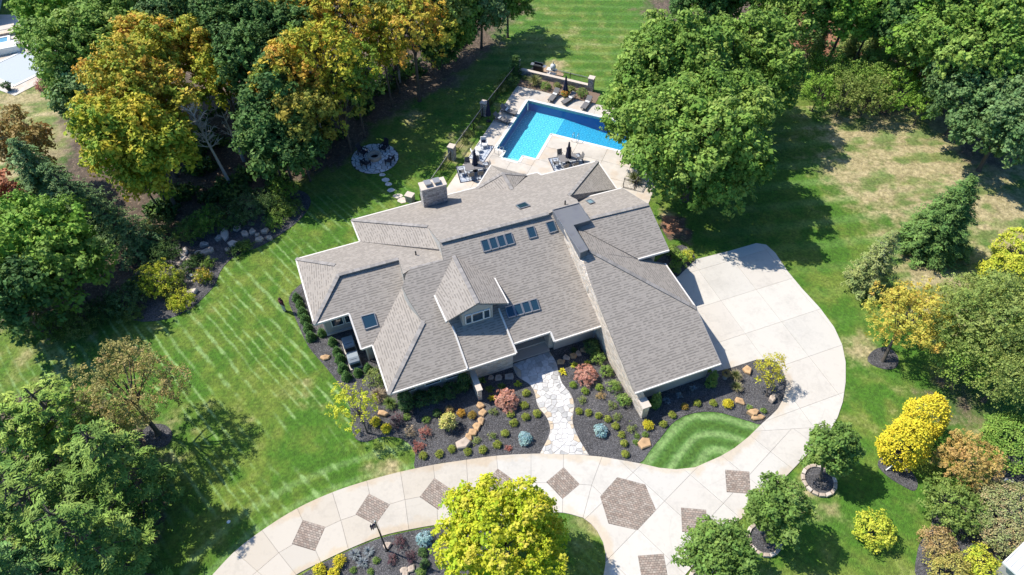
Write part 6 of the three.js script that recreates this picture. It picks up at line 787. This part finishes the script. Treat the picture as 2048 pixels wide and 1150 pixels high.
for (const [x, y, hc, r, rv, bx, by, w, rr0] of pear) {
  broadTree('pear_tree', `dark green young tree in a stone ring beside the driveway, ${w} of three`, 'tree', x, y, hc, r, rv, [[0.045, 0.085, 0.016], [0.085, 0.140, 0.028], [0.130, 0.185, 0.045]], { base: [bx, by], leaf: 0.21, dens: 0.8, lobes: 26, kind: 'broad' });
  const p = at(bx, by), t = thing('tree_ring', `mulched ring of pale stones around the ${w} young tree by the driveway`, 'tree ring', V3(p.x, 0, p.z)); const q = []; for (let k = 0; k < 24; k++) q.push([Math.cos(k / 24 * 6.2832) * rr0, Math.sin(k / 24 * 6.2832) * rr0]); part('mulch', slab(q, 0, 0.12), M.mulch, t); for (let k = 0; k < 15; k++) { const a = k / 15 * 6.2832, g = slab([[rr0 - 0.02, -0.18], [rr0 + 0.2, -0.2], [rr0 + 0.22, 0.2], [rr0 - 0.01, 0.17]], 0, 0.2 + 0.05 * hsh(k, 3), 0.02); g.rotateY(a); part('stone', g, k % 3 ? M.rockPale : M.capStone, t); }
}
shrub('round_tree', 'small rounded yellow green tree on the lower right lawn', 'tree', 1750, 1060, 1.15, 1.6, C.acid, { leaf: 0.2, n: 1.1, lump: 0.2 });
shrub('yew_shrub', 'broad green conical shrub in the right mulch bed', 'shrub', 1908, 1010, 1.75, 2.5, [[0.07, 0.12, 0.02], [0.14, 0.2, 0.04], [0.2, 0.26, 0.06]], { leaf: 0.22, n: 1.2, lump: 0.2, mat: M.leaf });
broadTree('ochre_tree', 'sparse ochre leaved small tree above the green conical shrub', 'tree', 1938, 922, 2.3, 2.1, 1.7, C.brown.map((c) => [c[0] * 1.25, c[1] * 1.2, c[2]]), { leaf: 0.2, kind: 'sparse', dens: 0.65, lobes: 18, trunk: 0.6 });
shrub('round_shrub', 'large rounded green shrub at the right edge above the deck railing', 'shrub', 2036, 885, 2.1, 3.0, C.bright, { leaf: 0.22, n: 1.2, lump: 0.06 });
shrub('clipped_shrub', 'very large clipped dome shrub with reddish tips in the lower right corner', 'shrub', 2022, 1034, 2.5, 2.9, [[0.14, 0.17, 0.05], [0.22, 0.24, 0.09], [0.30, 0.22, 0.11]], { leaf: 0.19, n: 1.25, lump: 0.05 });
[[1877, 1087, 1.05, 1.2, C.brown, 'brown tinged shrub at the left of the lower right bed'], [1900, 1140, 1.15, 1.3, [[0.2, 0.2, 0.04], [0.36, 0.3, 0.07]], 'ochre green shrub at the bottom edge of the right bed'], [1968, 1136, 1.15, 1.2, C.acid, 'yellow green shrub at the bottom edge beside the white roof'], [2010, 1150, 0.8, 0.9, C.green, 'green shrub at the bottom edge under the white roof']].forEach(([x, y, r, h, c, w]) => shrub('broadleaf_shrub', w, 'shrub', x, y, r, h, c, { leaf: 0.19, n: 0.95, lump: 0.22, loose: 0.12 }));
{ const h0 = 2.5, A = at(2008, 1122, h0), e1 = at(2060, 1069, h0).sub(A).normalize(), e2 = V3(-e1.z, 0, e1.x); const t = thing('shed', 'white ribbed metal roofed building cut by the lower right corner', 'building', V3(A.x, 0, A.z), 0); const P = (a, b, h) => V3(0, h, 0).addScaledVector(e1, a).addScaledVector(e2, b); const q = [P(0.25, 0.25, 0), P(5, 0.25, 0), P(5, 4, 0), P(0.25, 4, 0)].map((v) => [v.x, v.z]); part('wall', slab(q, 0, 2.35), M.wall, t); const r = part('roof', plate([P(0, 0, h0), P(5.2, 0, h0 + 0.9), P(5.2, 4.2, h0 + 0.9), P(0, 4.2, h0)], 0.1), M.white, t); for (let k = 0; k < 13; k++) part('rib', bar(P(0, 0.05 + k * 0.34, h0 + 0.03), P(5.2, 0.05 + k * 0.34, h0 + 0.93), 0.05), M.white, r); part('gutter', bar(P(-0.07, 0, h0 - 0.05), P(-0.07, 4.2, h0 - 0.05), 0.13), M.white, t); }
{ const t = thing('deck_railing', 'white railing with slats at the right edge above the clipped dome', 'railing', V3(0, 0, 0)); const a = at(2012, 958, 1.0), b = at(2070, 985, 1.0), c = at(2000, 975, 1.0); for (const [p, q] of [[a, b], [a, c]]) { part('rail', bar(p, q, 0.08), M.white, t); part('rail', bar(p.clone().setY(0.15), q.clone().setY(0.15), 0.06), M.white, t); const n = Math.round(p.distanceTo(q) / 0.16); for (let k = 0; k <= n; k++) { const s = p.clone().lerp(q, k / n); part('baluster', box(0.04, 0.9, 0.04, s.x, 0.52, s.z), M.white, t); } } }
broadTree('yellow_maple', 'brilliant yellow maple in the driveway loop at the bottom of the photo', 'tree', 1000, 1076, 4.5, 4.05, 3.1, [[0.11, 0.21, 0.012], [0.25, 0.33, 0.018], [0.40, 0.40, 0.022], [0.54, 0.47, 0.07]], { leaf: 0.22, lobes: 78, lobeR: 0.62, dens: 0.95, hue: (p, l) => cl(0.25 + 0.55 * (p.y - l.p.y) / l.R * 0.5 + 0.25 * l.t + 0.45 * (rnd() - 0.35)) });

// ---------------------------------------------------------------- woods at the upper left
const o0 = (x, y) => (x > 640 && x < 860 ? 0.27 : 0.85);
[[185, 105, 9, 5.4, 5.0, C.green, 'tall blue green tree above the neighbouring pool'], [105, 40, 8.5, 3.5, 3.6, C.bright, 'green tree reaching over the neighbouring pool'], [245, 45, 9, 4.2, 4.4, C.green, 'dark green tree left of the orange maples'], [200, 200, 6.5, 3.6, 4.0, C.blueGreen, 'green tree at the edge of the neighbouring lawn'], [305, 105, 9, 3.8, 3.6, C.orange, 'orange and yellow maple at the top of the left maple group'], [275, 195, 9, 4.6, 4.4, C.orange, 'large orange gold maple in the middle of the left maple group'], [262, 270, 8, 4.4, 4.2, C.gold, 'golden maple on the left of the left maple group'], [288, 290, 7.5, 4.0, 4.6, C.gold, 'golden green maple with its trunk showing by the pond bed'], [420, 110, 8, 3.2, 4.0, C.orange, 'orange gold maple on the right of the left maple group'], [442, 160, 7, 2.6, 3.2, C.gold, 'golden green maple above the bare white tree'], [385, 40, 9, 4.6, 4.6, C.blueGreen, 'blue green tree at the top edge between the maple groups'], [455, 45, 9, 4.6, 4.6, C.dark, 'dark tree at the top edge, first right of the blue green tree'], [520, 40, 9, 4.4, 4.6, C.dark, 'dark tree at the top edge, second right of the blue green tree'], [500, 130, 8, 4.2, 4.4, C.dark, 'dark tree in the deep gap between the maple groups'], [556, 208, 7, 3.4, 4.0, C.dark, 'dark green tree below the gap between the maple groups'], [580, 160, 8, 3.8, 4.2, C.orange, 'orange gold maple on the left of the right maple group'], [598, 232, 6.2, 3.5, 3.6, [[0.08, 0.10, 0.018], [0.18, 0.17, 0.025], [0.26, 0.20, 0.03]], 'dull gold green maple at the lower left of the right maple group'], [675, 55, 9, 4.6, 4.4, C.orange, 'orange maple at the top of the right maple group'], [660, 130, 8.5, 4.4, 4.4, C.gold, 'golden maple in the middle of the right maple group'], [708, 165, 6.4, 2.8, 3.2, C.green, 'green maple in the middle of the right maple group'], [682, 212, 5.4, 3.1, 3.2, [[0.06, 0.09, 0.016], [0.15, 0.16, 0.02], [0.26, 0.22, 0.03]], 'gold green maple at the lawn edge of the right maple group'], [600, 30, 9, 4, 4, C.orange, 'orange brown maple at the top edge of the right maple group'], [822, 62, 8.2, 4.2, 4.3, C.orange, 'broad orange maple beside the back lawn'], [760, 15, 9, 4.5, 4.5, C.olive, 'olive tree at the top edge left of the broad orange maple'], [905, 30, 5.5, 4.0, 4.2, C.green, 'green tree at the top edge right of the broad orange maple'], [960, 15, 5.0, 3.6, 3.8, C.blueGreen, 'grey green tree at the top edge by the back lawn'], [1015, -5, 5, 3.2, 3.6, C.green, 'green tree at the top edge above the back lawn'], [560, 290, 5, 3.2, 3.4, C.dark, 'dark understorey tree left of the fire pit lawn'], [530, 262, 6, 2.8, 3.4, C.dark, 'dark understorey tree right of the bare white tree'], [600, 292, 4.2, 2.4, 2.6, C.dark, 'dark understorey tree nearest the fire pit'], [30, 600, 5, 3.0, 3.4, C.dark, 'dark tree at the left edge above the lawn'], [85, 480, 5.5, 4.0, 3.8, C.bright, 'bright green tree at the left edge'], [130, 540, 4.5, 3.2, 3.0, C.green, 'green tree in front of the bright green one at the left edge'], [45, 285, 5.5, 2.7, 3.2, C.brown, 'brown leaved tree at the left edge by the neighbouring lawn'], [5, 390, 4, 2.0, 2.4, C.rust.map((c) => [c[0] * 0.6, c[1] * 0.5, c[2] * 0.4]), 'reddish brown tree cut by the left edge'], [20, 480, 5, 2.6, 3.2, C.pine, 'green tree cut by the left edge'], [1, 545, 4.5, 2.6, 3, C.dark, 'dark tree cut by the left edge below the bright green tree'], [90, -25, 8, 3.0, 3.2, C.green, 'green tree at the top left corner above the neighbouring house'], [285, 355, 4.0, 2.2, 2.2, C.gold, 'low golden limbs tree beside the pond bed'], [700, -10, 9, 5, 5, C.dark, 'dark tree at the top edge behind the right maple group'], [850, -20, 9, 5, 5, C.olive, 'olive tree at the top edge behind the broad orange maple'], [500, -20, 9, 5.5, 5, C.dark, 'dark tree beyond the top edge between the maple groups'], [880, 90, 3.2, 2.6, 2.6, C.dark, 'low dark tree at the wood edge beside the back lawn'], [790, 120, 4.0, 2.4, 3.0, C.green, 'low green tree under the broad orange maple'], [570, 90, 8, 3.6, 4.2, C.dark, 'dark tree between the orange maples of the right group'], [765, 90, 7.2, 2.6, 3.2, C.gold, 'golden green maple between the right maple group and the broad orange maple']].forEach(([x, y, hc, r, rv, c, w]) => broadTree(c === C.orange || c === C.gold ? 'maple_tree' : 'broadleaf_tree', w, 'tree', x, y, hc, r, rv, c, { leaf: 0.36, dens: o0(x, y), hue: c === C.orange || c === C.gold ? (p, l) => cl(0.02 + 0.5 * l.t + 0.75 * (rnd() - 0.34)) : undefined }));
spruceTree('spruce_tree', 'leaning dark spruce with a bare trunk above the pond bed', 'tree', 295, 500, 9.5, 3.2, C.blueGreen, { leaf: 0.34, pow: 0.6, droop: 0.5, step: 0.74, gap: 0.4, lx: -5.4, lz: -1.0 });
spruceTree('spruce_tree', 'grey green spruce left of the leaning spruce', 'tree', 130, 430, 9, 3.3, C.blueGreen, { leaf: 0.42, pow: 0.7, droop: 0.15, kind: 'plume', step: 0.5 });
function bare(name, label, px, py, H, lean, mat, n, spread) { const p0 = at(px, py), t = thing(name, label, 'tree', V3(p0.x, 0, p0.z)); const g = [tube([V3(0, 0, 0), lean.clone().multiplyScalar(0.5).setY(H * 0.5), lean.clone().setY(H)], [0.17, 0.11, 0.03], 7)]; for (let i = 0; i < n; i++) { const f = rr(0.45, 0.98), a = rr(0, 6.28), s = lean.clone().multiplyScalar(f).setY(H * f), l = spread * rr(0.5, 1.1) * (1.25 - f), d = V3(Math.cos(a), rr(0.5, 1.3), Math.sin(a)).normalize(); const e = s.clone().addScaledVector(d, l), m = s.clone().lerp(e, 0.5).add(V3(0, -0.1, 0)); g.push(tube([s, m, e], [0.055, 0.036, 0.014], 4)); for (let k = 0; k < 9; k++) { const b = s.clone().lerp(e, rr(0.3, 1)); const dd = d.clone().add(rdir().multiplyScalar(0.9)).normalize(); g.push(tube([b, b.clone().addScaledVector(dd, l * rr(0.25, 0.5))], [0.026, 0.009], 3)); } } part('trunk', merge(g), mat, t); }
bare('dead_tree', 'bare white dead tree in front of the dark woods', 462, 370, 9.2, V3(-0.7, 0, 0.3), std([0.40, 0.38, 0.36], 0.9), 40, 2.8);
bare('dead_tree', 'smaller bare white snag right of the dead tree', 488, 322, 6, V3(-0.2, 0, 0.2), std([0.40, 0.38, 0.35], 0.9), 10, 2.0);
bare('dead_tree', 'bare grey branches at the top edge between the orange maples', 750, 60, 9, V3(0, 0, 0), std([0.26, 0.23, 0.21], 0.9), 26, 3.0);
for (const [x, y, w] of [[560, 290, 'left'], [645, 275, 'right'], [800, 165, 'beside the back lawn']]) { const p = at(x, y), t = thing('slim_tree', `thin pale trunk at the edge of the woods, ${w}`, 'tree', V3(p.x, 0, p.z)); part('trunk', tube([V3(0, 0, 0), V3(0.1, 3, 0), V3(0.1, 6, 0.1)], [0.13, 0.1, 0.06], 7), M.barkPale, t); part('branch', merge([1, 2, 3].map((k) => tube([V3(0.1, 2 + k, 0), V3(Math.cos(k * 2), 2.8 + k, Math.sin(k * 2))], [0.05, 0.015], 5))), M.barkPale, t); }

{ // low growth on the floor of the woods, one mass nobody could count
  const items = [], areas = [[[400, 250], [470, 200], [640, 235], [690, 280], [640, 310], [600, 335], [560, 372], [480, 395], [430, 420], [340, 440], [290, 430], [330, 380]], [[700, 180], [780, 160], [850, 115], [930, 40], [960, 60], [900, 110], [830, 165], [760, 215], [700, 250]], [[100, 440], [230, 420], [270, 470], [200, 540], [60, 620], [0, 600], [0, 520]], [[1560, 60], [1800, 60], [1900, 110], [1860, 140], [1700, 130], [1600, 110]]].map((a) => gpx(a)); const dens = [1500, 420, 500, 420];
  areas.forEach((A, k) => { const xs = A.map((p) => p[0]), zs = A.map((p) => p[1]); let n = 0, g = 0; while (n < dens[k] && g++ < 20000) { const x = rr(Math.min(...xs), Math.max(...xs)), z = rr(Math.min(...zs), Math.max(...zs)); if (!inPoly([x, z], A) || fbm(x * 0.5, z * 0.5 + 60, 3) < 0.47) continue; n++; items.push([V3(x, rr(0.05, 0.7), z), rr(0.25, 0.55), V3(rr(-0.4, 0.4), 1, rr(-0.4, 0.4)).normalize(), vary(shade(rnd() < 0.8 ? C.dark : C.green, rnd()))]); } });
  const m = inst('undergrowth', 'broad', M.leaf, items, scene); m.userData = { kind: 'stuff', label: 'low dark undergrowth covering the floor of the woods', category: 'undergrowth' };
}

// ---------------------------------------------------------------- bottom left
function whitePine(label, px, py, H, R, cols) { // base at a pixel, long upturned boughs in whorls
  const p0 = at(px, py), t = thing('white_pine', label, 'tree', V3(p0.x, 0, p0.z)), items = [], br = []; const lev = Math.round(H / 0.95);
  for (let i = 0; i < lev; i++) { const f = 0.12 + 0.88 * i / lev, y = H * f, Rl = R * Math.pow(1 - (f - 0.12), 0.62) * rr(0.8, 1.1), nb = 5 + Math.floor(rnd() * 2), a0 = rr(0, 6.28); for (let k = 0; k < nb; k++) { const a = a0 + k / nb * 6.2832 + rr(-0.25, 0.25), len = Rl * rr(0.6, 1.12), ax = V3(Math.cos(a), 0, Math.sin(a)), sd = V3(-ax.z, 0, ax.x), tb = rnd(); br.push(tube([V3(0, y, 0), V3(0, y - 0.05 * len, 0).addScaledVector(ax, len * 0.55), V3(0, y + 0.05 * len, 0).addScaledVector(ax, len * 0.95)], [0.06, 0.04, 0.012], 4)); const ns = Math.round(len * len * 1.1 + len * 2.6); for (let s = 0; s < ns; s++) { const u = Math.sqrt(rr(0.1, 1)), wd = 0.25 * len * Math.sin(Math.PI * cl(u * 0.95, 0.12, 1)) + 0.12; items.push([V3(0, y + rr(-0.16, 0.2) - 0.14 * len * Math.sin(u * 2.6) + 0.2 * len * u * u, 0).addScaledVector(ax, len * u).addScaledVector(sd, rr(-1, 1) * wd), 0.38 * rr(0.7, 1.2), ax.clone().multiplyScalar(0.3).add(V3(rr(-0.25, 0.25), 1, rr(-0.25, 0.25))).normalize(), vary(shade(cols, 0.55 * tb + 0.45 * u * rnd()), 0.25)]); } } }
  inst('crown', 'plume', M.needle, items, t); part('trunk', merge([tube([V3(0, 0, 0), V3(0.05, H * 0.5, 0), V3(0, H, 0)], [0.3, 0.2, 0.03], 8), ...br]), M.bark, t);
}
whitePine('bright yellow green white pine at the left edge of the lower lawn', 182, 905, 8.5, 4.0, C.pineYellow);
whitePine('yellow green white pine cut by the left edge of the lower lawn', 90, 925, 8.0, 3.6, C.pineYellow);
whitePine('green white pine at the left edge below the brown oak', 150, 1075, 9.5, 3.7, C.pine);
whitePine('green white pine in the lower left corner', 262, 1150, 10.5, 3.3, C.pine);
whitePine('green white pine right of the corner, with its shadow on the lawn', 305, 1005, 10, 2.8, C.pine);
whitePine('dark green white pine cut by the bottom edge at the left', 105, 1215, 9.5, 3.8, [[0.03, 0.08, 0.018], [0.068, 0.135, 0.034], [0.12, 0.19, 0.05]]);
broadTree('oak_tree', 'thin brown leaved oak on the lower left lawn', 'tree', 256, 776, 5.2, 3.7, 2.5, [[0.12, 0.125, 0.035], [0.20, 0.175, 0.055], [0.27, 0.19, 0.075]], { base: [318, 868], leaf: 0.21, kind: 'sparse', dens: 0.52, lobes: 36, lobeR: 0.85 });
struct('mulch_bed', slab(smooth(gpx([[285, 865], [300, 850], [330, 850], [345, 868], [335, 890], [305, 895]]), 3), -0.05, 0.035), M.mulch, 'small dark mulch patch at the foot of the brown oak', 'mulch bed');
{ const p = at(460, 1047), t = thing('garden_light', 'small pale garden light in the shaded grass beside the driveway', 'garden light', V3(p.x, 0, p.z)); part('stem', cyl(0.02, 0.02, 0.3), M.metalDark, t); part('cap', cyl(0.12, 0.05, 0.06, 0, 0.3, 0), M.white, t); }

// ---------------------------------------------------------------- the neighbour at the top left
{
  const q = (l) => l.map(([x, y]) => { const p = at(x, y); return [p.x, p.z]; });
  struct('neighbour_terrace', slab(q([[-60, 30], [60, 30], [130, 85], [112, 150], [30, 192], [-60, 160]]), -0.05, 0.05), M.deck[2], 'white terrace around the covered pool in the top left corner', 'terrace');
  const p = thing('covered_pool', 'rectangular pool under a flat grey cover in the top left corner', 'pool', V3(0, 0, 0)); part('cover', slab(q([[-40, 142], [40, 105], [95, 108], [108, 133], [28, 172]]), 0.05, 0.07), std([0.42, 0.46, 0.48], 0.8), p); part('coping', [bar(at(-40, 142, 0.08), at(28, 172, 0.08), 0.3, 0.06), bar(at(28, 172, 0.08), at(108, 133, 0.08), 0.3, 0.06), bar(at(-40, 142, 0.08), at(40, 105, 0.08), 0.3, 0.06)], M.white, p);
  const b = thing('pool_bench', 'white box by the covered pool', 'bench', at(12, 103, 0.05), 0.4); part('box', rbox(3.2, 0.7, 1.5, 0.05, 0, 0.35, 0), M.white, b); part('lid', rbox(3.3, 0.1, 1.6, 0.03, 0, 0.75, 0), M.white, b);
  const sp = thing('hot_tub', 'small square spa beside the covered pool', 'hot tub', at(3, 90, 0.05), 0.4); part('rim', [box(2.2, 0.5, 0.25, 0, 0.25, -0.9), box(2.2, 0.5, 0.25, 0, 0.25, 0.9), box(0.25, 0.5, 1.6, -1, 0.25, 0), box(0.25, 0.5, 1.6, 1, 0.25, 0)], M.white, sp); part('water', box(1.8, 0.05, 1.6, 0, 0.4, 0), std([0.15, 0.35, 0.5], 0.1), sp);
  const h = thing('house', 'corner of the neighbouring dark roofed house in the top left corner', 'house', at(-12, 42), 0.35); part('wall', box(8, 3, 8, -3.6, 1.5, -4), M.wall, h); part('roof', plate([V3(-9, 5.6, -4.2), V3(1, 3.1, -9), V3(1, 3.1, 0.8), V3(-9, 5.6, 0.8)], 0.2), M.roof, h); part('window', box(1.6, 1.2, 0.06, -1.4, 1.6, 0.03), M.glass, h); part('gutter', box(0.15, 0.15, 9.8, 1.05, 3.0, -4.1), M.fascia, h);
  const tb = thing('dining_table', 'long pale table beside the neighbouring house', 'table', at(8, 68, 0.05), 0.45); part('tabletop', rbox(3, 0.08, 1.1, 0.02, 0, 0.75, 0), M.capStone, tb); for (const x of [-1.3, 1.3]) part('leg', box(0.1, 0.75, 0.8, x, 0.37, 0), M.frameDark, tb);
  shrub('broadleaf_shrub', 'reddish shrub at the corner of the neighbouring terrace', 'shrub', 92, 168, 1.1, 0.8, C.red, { leaf: 0.2, n: 0.7, loose: 0.3 }); shrub('broadleaf_shrub', 'green shrub at the corner of the neighbouring terrace', 'shrub', 104, 158, 1.0, 0.8, C.green, { leaf: 0.2, n: 0.7, loose: 0.3 });
  const pw = thing('potted_plant', 'dark potted plant on the white terrace corner', 'plant', at(19, 180, 0.05)); part('pot', cyl(0.2, 0.28, 0.4), M.frameDark, pw); inst('foliage', 'tiny', M.needle, Array.from({ length: 50 }, () => { const d = rdir(); return [V3(d.x * 0.4, 0.65 + d.y * 0.3, d.z * 0.4), 0.2, V3(0, 1, 0), vary(C.dark[1])]; }), pw);
}
renderer.render(scene, camera);
